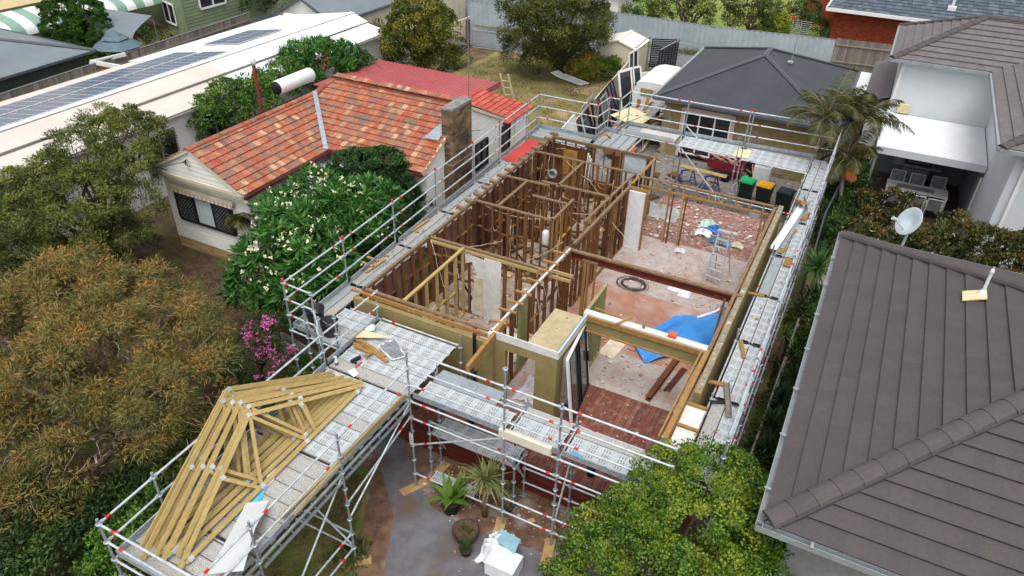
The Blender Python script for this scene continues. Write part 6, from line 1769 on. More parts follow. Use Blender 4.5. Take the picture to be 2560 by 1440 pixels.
# clothes airer
t = thing('clothes_airer', 'folding wire clothes airer standing on the dry lawn', 'clothes airer', (-5.1, 26.5, 0))
m = MB()
A, B, C_, D = Vector((-6.1, 26.6, 0.95)), Vector((-4.3, 26.0, 0.9)), Vector((-3.95, 26.5, 0.92)), Vector((-5.8, 27.2, 0.97))
for p, q in ((A, B), (B, C_), (C_, D), (D, A)): m.tube(p, q, 0.018, 5)
for k in range(1, 14): f = k/14; m.tube(A.lerp(D, f), B.lerp(C_, f), 0.008, 4)
m.build('rack', M['alu'], t)
for k in range(2):
    m = MB(); m.tube(A.lerp(B, 0.2)+(D-A)*k, B.lerp(A, 0.25)+(D-A)*k-Vector((0, 0, 0.88)), 0.015, 5); m.build('leg', M['plastic_dark'], t)
    m = MB(); m.tube(B.lerp(A, 0.15)+(D-A)*k, A.lerp(B, 0.25)+(D-A)*k-Vector((0, 0, 0.92)), 0.015, 5); m.build('leg', M['plastic_dark'], t)
m = MB()
for k in range(6): f = k/6; p = A.lerp(D, f); m.tube(p, p+Vector((-0.4, 0.1, 0.15)), 0.012, 4)
m.build('wing', M['plastic_white'], t)
# ladder at the cottage
t = thing('timber_ladder', 'timber ladder leaning on the end of the red sheet roof', 'ladder', (-5.0, 18.3, 0))
a0, b0 = Vector((-4.9, 18.9, 0)), Vector((-5.28, 17.9, 3.6)); s_ = Vector((0.38, 0.12, 0))
for k in range(2): m = MB(); m.bar(a0+s_*k, b0+s_*k, 0.04, 0.08); m.build('stile', M['cream_board'], t)
for k in range(9): m = MB(); f = (k+1)/10; m.tube(a0.lerp(b0, f), a0.lerp(b0, f)+s_, 0.016, 6); m.build('rung', M['cream_board'], t)
# red post with lamp
t = thing('lamp_post', 'rusty red post with clear lamp rising from the hedge', 'lamp post', (-14.0, 10.0, 0))
pb = G(652, 268, 3.0); pt_ = G(632, 152, 5.3)
m = MB(); m.tube((pt_.x, pt_.y, 0), (pt_.x, pt_.y, 5.1), 0.075, 8); m.build('post', mat('rust red', lin((138, 59, 48)), lin((113, 48, 39)), rough=0.8, scale=4), t)
m = MB(); m.lathe((pt_.x, pt_.y, 5.1), [(0.05, 0), (0.12, 0.08), (0.13, 0.18), (0.05, 0.3), (0, 0.34)], 12); m.build('lamp', mat('clear lamp', lin((200, 207, 208)), lin((178, 186, 187)), rough=0.2, spec=0.7), t)
# garden umbrella by the grey hip house
t = thing('garden_umbrella', 'tiered slate blue garden umbrella beside the paling fence', 'umbrella', (-27.6, 14.3, 0))
m = MB(); c = Vector((-28.3, 14.6, 2.35))
for (r0, r1, z0, z1) in ((1.35, 0.55, 0.0, 0.42), (0.75, 0.35, 0.42, 0.62), (0.42, 0.0, 0.62, 0.85)):
    v = [];
    for r_, z_ in ((r0, z0), (max(r1, 0.01), z1)):
        for k in range(8): v.append(c+Vector((r_*math.cos(PI*k/4+.3), r_*math.sin(PI*k/4+.3), z_-(0.06 if r_ == r0 and k % 2 else 0))))
    m.add(v, [(k, (k+1) % 8, 8+(k+1) % 8, 8+k) for k in range(8)])
m.build('canopy', mat('slate blue canvas', lin((93, 110, 121)), lin((79, 96, 107)), rough=0.6), t); m = MB(); m.tube((c.x, c.y, 0), c+Vector((0, 0, 0.8)), 0.03, 6); m.build('pole', M['plastic_dark'], t)
# patio furniture
def chair(x, y, rz, label):
    t = thing('patio_chair', label, 'chair', (x, y, 0), 'chairs around the patio table', rotz=rz)
    m = MB(); m.box(-0.26, -0.25, 0.42, 0.26, 0.25, 0.445); m.build('seat', M['mat_grey'], t, local=True)
    m = MB(); m.prism([(-0.25, -0.25, 0.46), (0.25, -0.25, 0.46), (0.25, -0.34, 0.95), (-0.25, -0.34, 0.95)], (0, 0.012, 0)); m.build('backrest', M['mat_grey'], t, local=True)
    m = MB()
    for sx in (-0.28, 0.28):
        m.bar((sx, -0.26, 0.0), (sx, -0.36, 0.98), 0.035, 0.035); m.bar((sx, 0.26, 0.0), (sx, 0.26, 0.62), 0.035, 0.035); m.bar((sx, 0.28, 0.64), (sx, -0.3, 0.64), 0.04, 0.03)
    m.bar((-0.28, -0.36, 0.98), (0.28, -0.36, 0.98), 0.035, 0.035); m.build('frame', M['whitepaint'], t, local=True)
for i, (x, y, r_, lb) in enumerate(((12.9, 22.0, PI, 'back left patio chair with grey mesh seat, nearest the barbecue'), (13.7, 21.95, PI, 'back middle patio chair behind the long table'), (14.6, 22.1, PI+.1, 'tall patio chair at the back right of the table with armrests'), (12.9, 20.35, 0, 'front left patio chair with mesh back, behind the shrub'), (13.75, 20.25, 0.1, 'front middle patio chair before the long table'), (14.45, 20.2, 0, 'front right patio chair with white frame'))): chair(x, y, r_, lb)
t = thing('patio_table', 'long white patio table with grey runner under the patio roof', 'table', (13.7, 21.15, 0))
m = MB(); m.box(12.5, 20.7, 0.72, 14.95, 21.65, 0.76); m.build('tabletop', M['whitepaint'], t)
m = MB(); m.box(12.9, 20.95, 0.762, 14.4, 21.35, 0.77); m.build('runner', M['mat_grey'], t)
for x in (12.56, 14.89):
    for y in (20.76, 21.59): m = MB(); m.bar((x, y, 0), (x, y, 0.72), 0.09, 0.09); m.build('leg', M['whitepaint'], t)
t = thing('barbecue', 'black and steel hooded barbecue against the grey patio wall', 'barbecue', (13.6, 23.7, 0))
m = MB(); m.box(13.05, 23.4, 0.1, 14.15, 24.0, 0.85); m.build('cabinet', M['mat_grey'], t)
m = MB(); m.box(12.6, 23.35, 0.86, 14.6, 24.0, 0.93); m.build('bench_top', M['alu'], t)
m = MB(); m.prism([(13.05, 23.4, 0.94), (13.05, 24.0, 0.94), (13.05, 24.0, 1.3), (13.05, 23.6, 1.3)], (1.1, 0, 0)); m.build('hood', M['black'], t)
m = MB(); m.tube((13.15, 23.36, 1.1), (14.05, 23.36, 1.1), 0.02, 6); m.build('hood_handle', M['alu'], t)
m = MB()
for k in range(6): m.lathe((13.2+k*0.16, 23.34, 0.8), [(0, 0), (0.035, 0), (0.03, 0.04), (0, 0.04)], 10, 0, (0, -1, 0))
each(m, 'knob', M['black'], t)
# far yard: hut, clothes line, bins, car
t = thing('white_hut', 'white weatherboard hut behind the corrugated fence', 'hut', (-9, 43, 0))
m = MB(); m.box(-12.5, 41.8, 0, -7.9, 46, 2.5); m.build('wall', M['board_white'], t); m = MB(); m.box(-12.7, 41.5, 2.5, -7.7, 46.2, 2.6); m.build('roof', M['gutter_grey'], t)
window(t, (-9.3, 41.78), (-8.5, 41.78), 0.9, 1.9, n=1)
t = thing('clothes_hoist', 'rotary clothes hoist on the far green lawn', 'clothes hoist', (-5.6, 45.5, 0))
m = MB(); m.tube((-5.6, 45.5, 0), (-5.6, 45.5, 2.1), 0.03, 6); m.build('pole', M['galv'], t)
for k in range(4): a = PI/2*k+.4; m = MB(); m.tube((-5.6, 45.5, 1.8), (-5.6+1.7*math.cos(a), 45.5+1.7*math.sin(a), 2.1), 0.02, 5); m.build('arm', M['galv'], t)
m = MB(); m.lathe((3.9, 46.0, 0), [(0, 0), (0.25, 0), (0.3, 0.9), (0, 0.95)], 10); m.box(3.55, 45.7, 0.95, 4.25, 46.3, 1.02, 1); alone(m, 'rubbish_bin', [M['bin'], M['lid_green']], 'green lidded bin beyond the grey fence', 'bin')
t = thing('ride_on_mower', 'small red and yellow mower in the far yard at the top edge', 'mower', (3.2, 50.5, 0))
m = MB(); m.box(2.5, 50.2, 0.2, 3.9, 51.0, 0.7); m.build('body', mat('red body', lin((200, 53, 44)), lin((176, 44, 37)), rough=0.4), t); m = MB(); m.box(2.9, 50.3, 0.7, 3.6, 50.9, 0.95); m.build('hood', M['lid_yellow'], t)
for x in (2.7, 3.7): m = MB(); m.lathe((x, 50.15, 0.25), [(0, 0), (0.25, 0), (0.25, 0.15), (0, 0.15)], 12, 0, (0, 1, 0)); m.build('wheel', M['plastic_dark'], t)
t = thing('water_tank', 'blue and white tank beside the right end of the charcoal roof', 'tank', (10.3, 29, 0))
m = MB(); m.box(10.05, 27.2, 0, 10.55, 30.6, 2.5); m.build('body', mat('blue wrap', lin((47, 110, 168)), lin((39, 94, 146)), rough=0.5), t); m = MB(); m.box(10.0, 27.1, 2.5, 10.6, 30.7, 2.75); m.build('cover', M['plastic_white'], t)
m = MB(); p0 = G(255, 1405, 1.55); m.box(p0.x-1.8, p0.y-1.4, 0, p0.x, p0.y-1.3, 1.5); m.box(p0.x-1.9, p0.y-1.5, 1.5, p0.x+0.05, p0.y-1.2, 1.58); alone(m, 'garden_wall', M['board_cream'], 'cream capped garden wall at the bottom left below the catwalk', 'wall')
# ================================================================ THINGS ON THE SCAFFOLD
# roof trusses stacked on the catwalk, leaning on the left rail
def truss(bx, by, lean, L, H, label, tilt=0.0):
    t = thing('roof_truss', label, 'roof truss', (bx, by, 3.03), 'pine roof trusses stacked on the catwalk')
    B = Vector((bx, by, 3.06)); U = Vector((tilt, -1, 0)).normalized()
    V = Vector((-math.cos(lean), 0, math.sin(lean))); V = (V-U*V.dot(U)).normalized(); N = U.cross(V)
    def P(u, v): return B+U*u+V*v
    d = 0.09; w_ = 0.04
    def chord(mb, a, b_): mb.bar(P(*a), P(*b_), w_, d, up=V if abs(a[1]-b_[1]) < 0.01 else N.cross(P(*b_)-P(*a)))
    apex = (L*0.47, H)
    m = MB(); chord(m, (0, 0.045), (L, 0.045)); m.build('bottom_chord', M['treated'], t)
    for e in ((-0.12, -0.02), (L+0.12, -0.02)): m = MB(); chord(m, (e[0], e[1]+0.06), (apex[0], apex[1]-0.04)); m.build('top_chord', M['treated'], t)
    q1 = (L*0.27, H*0.56); q2 = (L*0.71, H*0.56)
    for a, b_ in ((apex, (L*0.36, 0.09)), (apex, (L*0.62, 0.09)), (q1, (L*0.30, 0.09)), (q2, (L*0.64, 0.09))): m = MB(); m.bar(P(a[0], a[1]-0.08), P(*b_), w_*0.9, 0.07, up=N.cross(P(*b_)-P(*a))); m.build('web', M['treated'], t)
    m = MB()
    for c in (apex, (L*0.36, 0.08), (L*0.62, 0.08), q1, q2, (0.12, 0.06), (L-0.12, 0.06)):
        for s_ in (-1, 1): p = P(c[0], c[1]-0.04)+N*(w_/2+0.0015)*s_; m.bar(p-U*0.05, p+U*0.05, 0.002, 0.085, up=V)
    each(m, 'nail_plate', M['galv_white'], t)
    return t
names = ['topmost pine roof truss of the stack, its bottom chord nearest the white sheet', 'pine roof truss second from the top of the stack on the catwalk', 'pine roof truss third from the top of the leaning stack', 'pine roof truss fourth from the top of the leaning stack', 'pine roof truss in the middle of the leaning stack', 'pine roof truss fourth from the bottom of the stack', 'pine roof truss third from the bottom of the stack', 'pine roof truss second from the bottom, close to the rail', 'undermost pine roof truss poking out over the left rail', ]
for i in range(9):
    truss(2.12-0.115*i, -2.95-(0.0, -0.1, 0.12, -0.05, 0.1, 0.0, 0.2, 0.05, 0.0)[i], math.radians(44+3.2*i), 5.25-0.05*(i % 3), 1.32+0.02*i, names[i], tilt=(0.02, 0.0, -0.012, 0.01, 0.0, -0.02, 0.01, -0.01, 0.03)[i])


def slab(pts, z, th, name, material, label, cat, group=None, tiltz=None):
    m = MB(); m.prism([(p[0], p[1], z+(tiltz[i] if tiltz else 0)) for i, p in enumerate(pts)], (0, 0, th)); return alone(m, name, material, label, cat, group)


slab([G(p[0], p[1], 3.3)[:2] for p in ((612, 1244), (671, 1242), (640, 1330), (612, 1440), (520, 1440), (555, 1370))], 3.14, 0.012, 'fibre_sheet', mat('pale grey sheet', lin((195, 199, 197)), lin((182, 186, 184)), rough=0.8, scale=1.5), 'pale grey fibre cement sheet lying at the end of the catwalk', 'sheet', tiltz=(0.0, 0.05, 0.25, 0.3, 0.2, 0.06))
slab([G(p[0], p[1], 3.03)[:2] for p in ((670, 1208), (655, 1245), (590, 1290), (515, 1362), (590, 1270))], 3.012, 0.008, 'blue_sheet', M['cyan'], 'torn pale blue sheet beneath the trusses beside the grey sheet', 'sheet')
slab([G(p[0], p[1], 3.03)[:2] for p in ((692, 1168), (685, 1200), (655, 1225), (668, 1190))], 3.012, 0.02, 'crumpled_wrap', M['plastic_white'], 'crumpled white wrap sticking out from the trusses', 'wrap')
slab([G(p[0], p[1], 3.0)[:2] for p in ((410, 1388), (440, 1380), (436, 1392), (418, 1398))], 3.01, 0.01, 'blue_scrap', M['cyan'], 'small blue scrap at the foot of the trusses', 'scrap')
for k, (a, b_) in enumerate((((905, 1098), (703, 1292)), ((880, 1128), (732, 1288)))):
    p, q = G(a[0], a[1], 3.12), G(b_[0], b_[1], 3.12)
    m = MB(); m.bar(p, q, 0.09, 0.045); alone(m, 'timber_length', M['treated'], ('long pine length lying inside the right rail of the catwalk', 'shorter pine length lying against the toe board of the catwalk')[k], 'timber', 'pine lengths on the catwalk')
m = MB(); p, q = G(1010, 990, 3.2), G(860, 1140, 3.2); m.bar(p, q, 0.05, 0.1); alone(m, 'timber_length', M['treated'], 'pine length behind the top right rail of the catwalk', 'timber', 'pine lengths on the catwalk')
# buckets
def bucket(x, y, r, h, label):
    t = thing('bucket', label, 'bucket', (x, y, 3.0), 'black buckets at the scaffold corner')
    m = MB(); m.lathe((x, y, 3.006), [(0, 0), (r*0.8, 0), (r, h), (r*1.06, h), (r*1.06, h-0.03), (r*1.0, h-0.03), (r*0.97, h-0.01), (r*0.77, 0.02), (0, 0.02)], 22); m.build('body', M['plastic_dark'], t)
    m = MB(); m.path([(x+r*math.cos(a), y+0.02, 3.0+h-0.05-0.1*math.sin(a)) for a in [PI*k/8 for k in range(9)]], 0.008, 5); m.build('handle', M['galv'], t)
bucket(-0.47, -1.4, 0.24, 0.52, 'taller black bucket at the left corner of the scaffold')
bucket(0.1, -1.55, 0.23, 0.42, 'black bucket nearer the platform behind a rail')
slab([G(p[0], p[1], 3.12)[:2] for p in ((900, 823), (881, 843), (981, 844), (940, 832))], 3.10, 0.014, 'cream_offcut', M['cream_board'], 'triangular cream board lying on the timber offcuts of the platform', 'board')
for k, (a, b_) in enumerate((((885, 843), (968, 905)), ((888, 865), (935, 885)), ((900, 850), (962, 892)), ((883, 858), (905, 866)), ((912, 892), (932, 880)))):
    p, q = G(a[0], a[1], 3.05+0.02*k), G(b_[0], b_[1], 3.03); m = MB(); m.bar(p, q, 0.09, 0.04)
    alone(m, 'timber_offcut', M['pine'], ('longest pine offcut of the pile on the platform', 'pine offcut lying lowest toward the rail', 'pine offcut in the middle of the pile by the cream triangle', 'short pine stub at the left of the offcut pile', 'short pine offcut lying across the front of the pile')[k], 'timber', 'timber offcuts on the platform')
m = MB()
pts = [G(p[0], p[1], 3.02) for p in ((946, 868), (988, 851), (1012, 893), (980, 902))]
nx = 7; v = []
for i in range(nx+1):
    for j in range(nx+1):
        a = pts[0].lerp(pts[1], i/nx); b_ = pts[3].lerp(pts[2], i/nx); p = a.lerp(b_, j/nx); p.z = 3.02+0.05*abs(math.sin(i*1.3+j*0.7))+rnd.uniform(0, .03); v.append(p)
m.add(v, [(i*(nx+1)+j, (i+1)*(nx+1)+j, (i+1)*(nx+1)+j+1, i*(nx+1)+j+1) for i in range(nx) for j in range(nx)], 0, False)
for a, b_ in zip(pts, pts[1:]+pts[:1]): m.bar(a+Vector((0, 0, 0.03)), b_+Vector((0, 0, 0.03)), 0.035, 0.02, m=1)
alone(m, 'plastic_sheet', [mat('grey plastic film', lin((111, 115, 120)), lin((141, 145, 149)), rough=0.25, scale=5, spec=0.6), M['plastic_white']], 'creased grey plastic sheet with white edges on the platform', 'plastic sheet')
sp = G(842, 913, 3.0); t = thing('spray_bottle', 'white spray bottle with purple label by the platform edge', 'bottle', sp)
m = MB(); m.lathe(sp, [(0, 0.005), (0.045, 0.005), (0.045, 0.15), (0.02, 0.2), (0.02, 0.22)], 12); m.lathe(sp, [(0.046, 0.04), (0.046, 0.1)], 12, 1); m.build('body', [M['plastic_white'], mat('purple', lin((90, 74, 138)))], t)
m = MB(); m.bar(sp+Vector((-0.06, 0, 0.24)), sp+Vector((0.03, 0, 0.24)), 0.03, 0.04); m.build('trigger', M['plastic_white'], t)
dr = G(878, 908, 3.0); m = MB(); m.bar(dr+Vector((0, 0, 0.04)), dr+Vector((0.1, 0.25, 0.06)), 0.08, 0.07); m.bar(dr+Vector((0.02, 0.06, 0.05)), dr+Vector((0.14, 0.02, 0.04)), 0.05, 0.04); alone(m, 'caulking_gun', M['plastic_dark'], 'black power tool lying on the platform', 'tool')
slab([G(p[0], p[1], 3.0)[:2] for p in ((868, 930), (885, 922), (897, 936), (884, 944))], 3.012, 0.006, 'paper_sheet', M['plastic_white'], 'white sheet lying at the head of the truss stack', 'sheet')
m = MB(); m.bar(G(889, 918, 3.02), G(905, 905, 3.02), 0.03, 0.03); alone(m, 'marker', M['red_band'], 'thin red tool beside the black power tool', 'tool')
m = MB(); c = G(925, 826, 3.0); m.lathe(c, [(0, 0.01), (0.14, 0.01), (0.15, 0.12), (0.0, 0.12)], 16); m.bar(c+Vector((0.1, -0.06, 0.07)), c+Vector((0.15, -0.1, 0.07)), 0.12, 0.05, m=1); alone(m, 'paint_tub', [M['plastic_white'], M['cyan']], 'white and blue tub under the cream triangular board', 'tub')
# offcuts on the left walkway
for k, (a, b_) in enumerate((((915, 680), (962, 648)), ((905, 655), (935, 668)), ((918, 642), (945, 652)), ((1028, 578), (1072, 548)))):
    m = MB(); m.bar(G(a[0], a[1], 3.05), G(b_[0], b_[1], 3.05), 0.08, 0.04); alone(m, 'timber_offcut', M['woodscrap'], ('long offcut lying along the left walkway near the frangipani', 'offcut poking over the left toe board, lower one', 'offcut poking over the left toe board, upper one', 'orange brown offcut farther along the left walkway')[k], 'timber', 'offcuts on the left walkway')
# foam box beam on the bridge
m = MB(); m.bar((5.6, -2.60, 3.06), (6.85, -2.60, 3.06), 0.11, 0.22); t = alone(m, 'foam_beam', mat('cream foam', lin((216, 211, 192)), lin((200, 194, 174)), rough=0.9, scale=3), 'pale cream beam lying on the bridge behind the toe board', 'beam')
slab([G(p[0], p[1], 3.03)[:2] for p in ((1424, 1127), (1440, 1128), (1458, 1140), (1448, 1145))], 3.012, 0.006, 'blue_scrap', M['cyan'], 'blue scrap lying on the bridge deck', 'scrap')
m = MB(); m.box(4.05, -1.75, 3.03, 4.45, -1.5, 3.035); alone(m, 'tag_plate', M['galv'], 'small plate lying on the aluminium sheet', 'plate')
# right walkway: long gutter boards, offcuts, channel
m = MB(); m.bar((9.42, 8.4, 3.08), (9.78, 12.2, 3.1), 0.22, 0.02); m.bar((9.33, 8.4, 3.12), (9.69, 12.2, 3.14), 0.015, 0.1); alone(m, 'fascia_board', M['plastic_white'], 'long white fascia length lying on the right walkway', 'fascia')
m = MB(); m.bar((9.66, 8.6, 3.06), (9.9, 12.4, 3.06), 0.1, 0.06); alone(m, 'gutter_length', M['galv'], 'dull metal gutter length beside the white fascia', 'gutter')
m = MB(); p = Vector((9.55, 12.2, 3.1)); m.bar(p, p+Vector((0.25, -0.6, 0.25)), 0.2, 0.1); alone(m, 'timber_block', M['pine'], 'pine block propped at the far end of the white fascia', 'timber', 'offcuts on the right walkway')
m = MB(); p = Vector((9.72, 12.45, 3.2)); m.bar(p, p+Vector((0.25, -1.0, 0.0)), 0.03, 0.16); alone(m, 'steel_strip', M['mat_grey'], 'bent grey steel strip by the pine block', 'strip')
for k, (c, a, L, w_) in enumerate((((9.98, 11.2), 0.3, 0.5, 0.16), ((10.1, 11.35), -0.2, 0.5, 0.1), ((9.78, 9.9), 0.15, 0.5, 0.14), ((9.7, 8.6), 0.25, 0.55, 0.13), ((10.0, 7.9), 0.0, 0.5, 0.3), ((9.68, 2.95), -0.35, 0.75, 0.1), ((9.42, 5.65), 1.4, 0.55, 0.1), ((9.42, 1.32), 1.35, 0.5, 0.12))):
    d = Vector((math.sin(a), math.cos(a), 0))*L/2; c = Vector((*c, 3.04)); m = MB(); m.bar(c-d, c+d, w_, 0.03)
    alone(m, 'timber_offcut', M['pine'], ('pale offcut near the far end of the right walkway', 'second pale offcut touching the right rail far along', 'yellow offcut beside the middle of the white fascia', 'yellow offcut at the near end of the white fascia', 'square pale ply piece on the right walkway', 'yellow offcut lying askew on the near right walkway', 'short batten bridging from the wall to the inner tube', 'short plank bridging the gap before the steel channel')[k], 'timber', 'offcuts on the right walkway')
m = MB(); p, q = Vector((9.62, 1.45, 3.03)), Vector((9.95, 0.3, 3.03)); m.bar(p, q, 0.12, 0.02); d, a_, b_ = plain_axes(q-p)
for s_ in (-1, 1): m.bar(p+a_*0.06*s_+Vector((0, 0, 0.04)), q+a_*0.06*s_+Vector((0, 0, 0.04)), 0.01, 0.08)
alone(m, 'steel_channel', mat('weathered channel', lin((141, 133, 124)), lin((111, 104, 96)), rough=0.7, scale=4), 'weathered channel lying on the near right walkway', 'channel')
m = MB(); m.bar((9.45, 0.55, 3.08), (9.75, 0.75, 3.03), 0.09, 0.015); alone(m, 'hand_saw', M['plastic_dark'], 'dark hand saw lying by the steel channel', 'saw')
for k in range(4):
    y0 = (1.0, 3.6, -0.5, 6.0)[k]; m = MB(); m.tube((10.08+0.02*k, y0, 3.06), (10.10+0.015*k, y0+3.6, 3.07), 0.024, 8); m.tube((10.08+0.02*k, y0+0.5, 3.06), (10.08+0.02*k+0.0005, y0+0.6, 3.06), 0.0275, 8, m=1, cap=False)
    alone(m, 'spare_tube', [M['galv_white'], M['red_band']], ('spare tube on the right walkway about its middle', 'spare tube lying beyond the yellow offcut', 'spare tube at the near end of the right walkway', 'spare tube lying farthest along the right walkway')[k], 'tube', 'spare tubes on the right walkway')
slab([G(p[0], p[1], 3.03)[:2] for p in ((1843, 370), (1881, 376), (1869, 396), (1831, 390))], 3.012, 0.012, 'ply_square', M['cream_board'], 'square of pale ply on the back scaffold walkway', 'ply')
m = MB(); m.path([G(1495, 343, 3.3), G(1515, 335, 3.3), G(1527, 347, 3.1)], 0.04, 4); alone(m, 'bent_batten', M['pine'], 'bent pine batten on the back left scaffold corner', 'timber')

# ================================================================ THINGS INSIDE THE HOUSE
# step ladder
t = thing('step_ladder', 'paint spattered aluminium step ladder standing in the back right room', 'ladder', (7.85, 8.9, ZF))
top = Vector((7.75, 9.25, ZF+1.75)); f0, f1 = Vector((7.50, 8.72, ZF)), Vector((8.05, 8.60, ZF))
tl, tr_ = top+Vector((-0.17, 0, 0)), top+Vector((0.17, -0.03, 0))
m = MB(); m.bar(f0, tl, 0.03, 0.07); m.build('stile', M['alu'], t); m = MB(); m.bar(f1, tr_, 0.03, 0.07); m.build('stile', M['alu'], t)
for k in range(1, 7): m = MB(); f = k/7; m.bar(f0.lerp(tl, f), f1.lerp(tr_, f), 0.09, 0.025); m.build('tread', M['alu'], t)
for a, b_ in ((Vector((7.62, 9.75, ZF)), tl), (Vector((8.15, 9.65, ZF)), tr_)): m = MB(); m.bar(a, b_, 0.025, 0.04); m.build('rear_leg', M['alu'], t)
m = MB(); m.bar(tl+Vector((-0.05, 0, 0.03)), tr_+Vector((0.05, 0, 0.03)), 0.16, 0.05); m.build('top_cap', M['alu'], t)
# blue tarpaulin, folded and crumpled
m = MB(); nx, ny = 26, 14; v = []
def along(pts, f):
    k = min(len(pts)-2, int(f*(len(pts)-1))); g_ = f*(len(pts)-1)-k
    return Vector((*pts[k], 0)).lerp(Vector((*pts[k+1], 0)), g_)
FE = [(6.5, 4.25), (7.1, 3.55), (7.55, 4.05), (8.2, 4.6), (8.85, 5.3)]; BE = [(6.55, 4.4), (6.75, 5.2), (7.2, 6.1), (8.0, 6.8), (8.87, 7.2)]
for i in range(nx+1):
    for j in range(ny+1):
        f, g_ = i/nx, j/ny
        p = along(FE, f).lerp(along(BE, f), g_)
        z = ZF+0.02+0.26*math.sin(PI*g_)**2*(0.3+0.7*f)+0.05*math.sin(f*17+g_*5)+0.035*math.sin(f*6-g_*13)+0.10*f
        v.append((p.x, p.y, max(ZF+0.012, z)))
m.add(v, [(i*(ny+1)+j, (i+1)*(ny+1)+j, (i+1)*(ny+1)+j+1, i*(ny+1)+j+1) for i in range(nx) for j in range(ny)], 0, False)
alone(m, 'tarpaulin', M['tarp'], 'crumpled bright blue tarpaulin on the dusty floor behind the bulkhead', 'tarpaulin')
# cement bags
M['bag_green'] = mat('green print', lin((95, 150, 120)), lin((79, 132, 102)), rough=0.6)
for k, (c, lb) in enumerate((((6.72, 7.95), 'left bag of cement with green and white print'), ((7.12, 7.75), 'right bag of cement with green and white print'))):
    m = MB(); n_ = 10; v = []
    for sgn in (1,):
        for i in range(n_+1):
            for j in range(n_+1):
                a, b_ = i/n_*2-1, j/n_*2-1
                v.append((c[0]+0.22*a*(1-0.08*b_*b_), c[1]+0.32*b_*(1-0.08*a*a), ZF+0.01+0.17*((1-a**4)*(1-b_**4))**0.5+rnd.uniform(0, .008)))
    fs = [(i*(n_+1)+j, (i+1)*(n_+1)+j, (i+1)*(n_+1)+j+1, i*(n_+1)+j+1) for i in range(n_) for j in range(n_)]
    for q, fc in enumerate(fs): i, j = q//n_, q % n_; m.f.append([len(m.v)+z_ for z_ in fc]); m.m.append(1 if 1 <= i <= 8 and 4 <= j <= 8 else 0); m.sm.append(True)
    m.st.append((0, 0)); m.v += v
    t = alone(m, 'cement_bag', [M['plastic_white'], M['bag_green']], lb, 'bag', 'cement bags on the red floor')
m = MB()
for k in range(9):
    c = G(1580, 712, ZF); r_ = rnd.uniform(0.22, 0.42); off = Vector((rnd.uniform(-.06, .06), rnd.uniform(-.06, .06), 0.015+0.006*k))
    m.path([c+off+Vector((r_*1.3*math.cos(a), r_*math.sin(a), 0)) for a in [2*PI*j/18 for j in range(19)]], 0.009, 4)
alone(m, 'cable_coil', M['wire_dark'], 'loose coil of dark cable lying on the red floor', 'cable')
m = MB()
for (c, r_) in (((1565, 840), 0.25), ((1520, 850), 0.18), ((1360, 1085), 0.14)): c = G(c[0], c[1], ZF); m.path([c+Vector((r_*1.6*math.cos(a), r_*math.sin(a), 0.012)) for a in [2*PI*j/14*0.9 for j in range(15)]], 0.008, 4); 
m.path([G(p[0], p[1], ZF+0.01) for p in ((1480, 870), (1500, 850), (1540, 845), (1560, 868), (1590, 880))], 0.01, 4)
alone(m, 'cable_loop', M['wire_dark'], 'thin dark cables curled on the floor by the ply sheet', 'cable', kind='stuff')
# beams and planks on the entry floor
m = MB(); p, q = Vector((7.68, 2.1, ZF+0.08)), Vector((7.95, 4.6, ZF+0.1)); m.bar(p, q, 0.018, 0.14); m.bar(p+Vector((0, 0, 0.07)), q+Vector((0, 0, 0.07)), 0.15, 0.015); m.bar(p-Vector((0, 0, 0.07)), q-Vector((0, 0, 0.07)), 0.15, 0.015)
alone(m, 'steel_joist', mat('rusty brown joist', lin((111, 66, 38)), lin((89, 51, 29)), rough=0.6, scale=5, stretch=(3, .6, 3)), 'rust brown steel joist lying on the pale floor toward the deck', 'joist')
m = MB(); m.bar((8.02, 2.7, ZF+0.02), (8.2, 3.9, ZF+0.02), 0.17, 0.03); alone(m, 'red_plank', M['jarrah'], 'short dark red plank beside the rusty joist', 'plank')
m = MB(); m.bar((5.98, 3.35, ZF+0.012), (6.1, 4.4, ZF+0.02), 0.5, 0.012); alone(m, 'ply_sheet', M['plaster_raw'], 'beige board lying by the green stud wall', 'board')
# glazed sliding door panel leaning at the opening
t = thing('sliding_door_panel', 'white and black framed sliding glass door standing in the porch opening', 'glass door', (6.05, 1.0, ZF))
A, B = Vector((6.22, 0.28, ZF)), Vector((6.02, 1.95, ZF)); upv = Vector((-0.26, 0.0, 2.08))
m = MB()
for p, q, w_ in ((A, A+upv, 0.09), (A+upv, B+upv, 0.07), (B, B+upv, 0.05)): m.bar(p, q, w_, 0.06)
m.build('outer_frame', M['whitepaint'], t)
m = MB(); d = (B-A)
for f in (0.06, 0.45, 0.55, 0.95): m.bar(A+d*f+upv*0.02, A+d*f+upv*0.97, 0.05, 0.07 if f < 0.4 or f > .6 else 0.09)
m.bar(A+upv*0.02, B+upv*0.02, 0.07, 0.06); m.bar(A+upv*0.96, B+upv*0.96, 0.05, 0.05); m.build('sash', M['black'], t)
for f0_, f1_ in ((0.08, 0.44), (0.56, 0.94)): m = MB(); m.bar(A+d*f0_+upv*0.5, A+d*f1_+upv*0.5, 0.01, upv.length*0.92, up=upv); m.build('pane', glassy('door glass', lin((90, 95, 96)), 0.05), t)
m = MB(); m.bar(A+d*0.93+upv*0.45+Vector((0.05, 0, 0)), A+d*0.93+upv*0.6+Vector((0.05, 0, 0)), 0.04, 0.06); m.build('latch', M['black'], t)
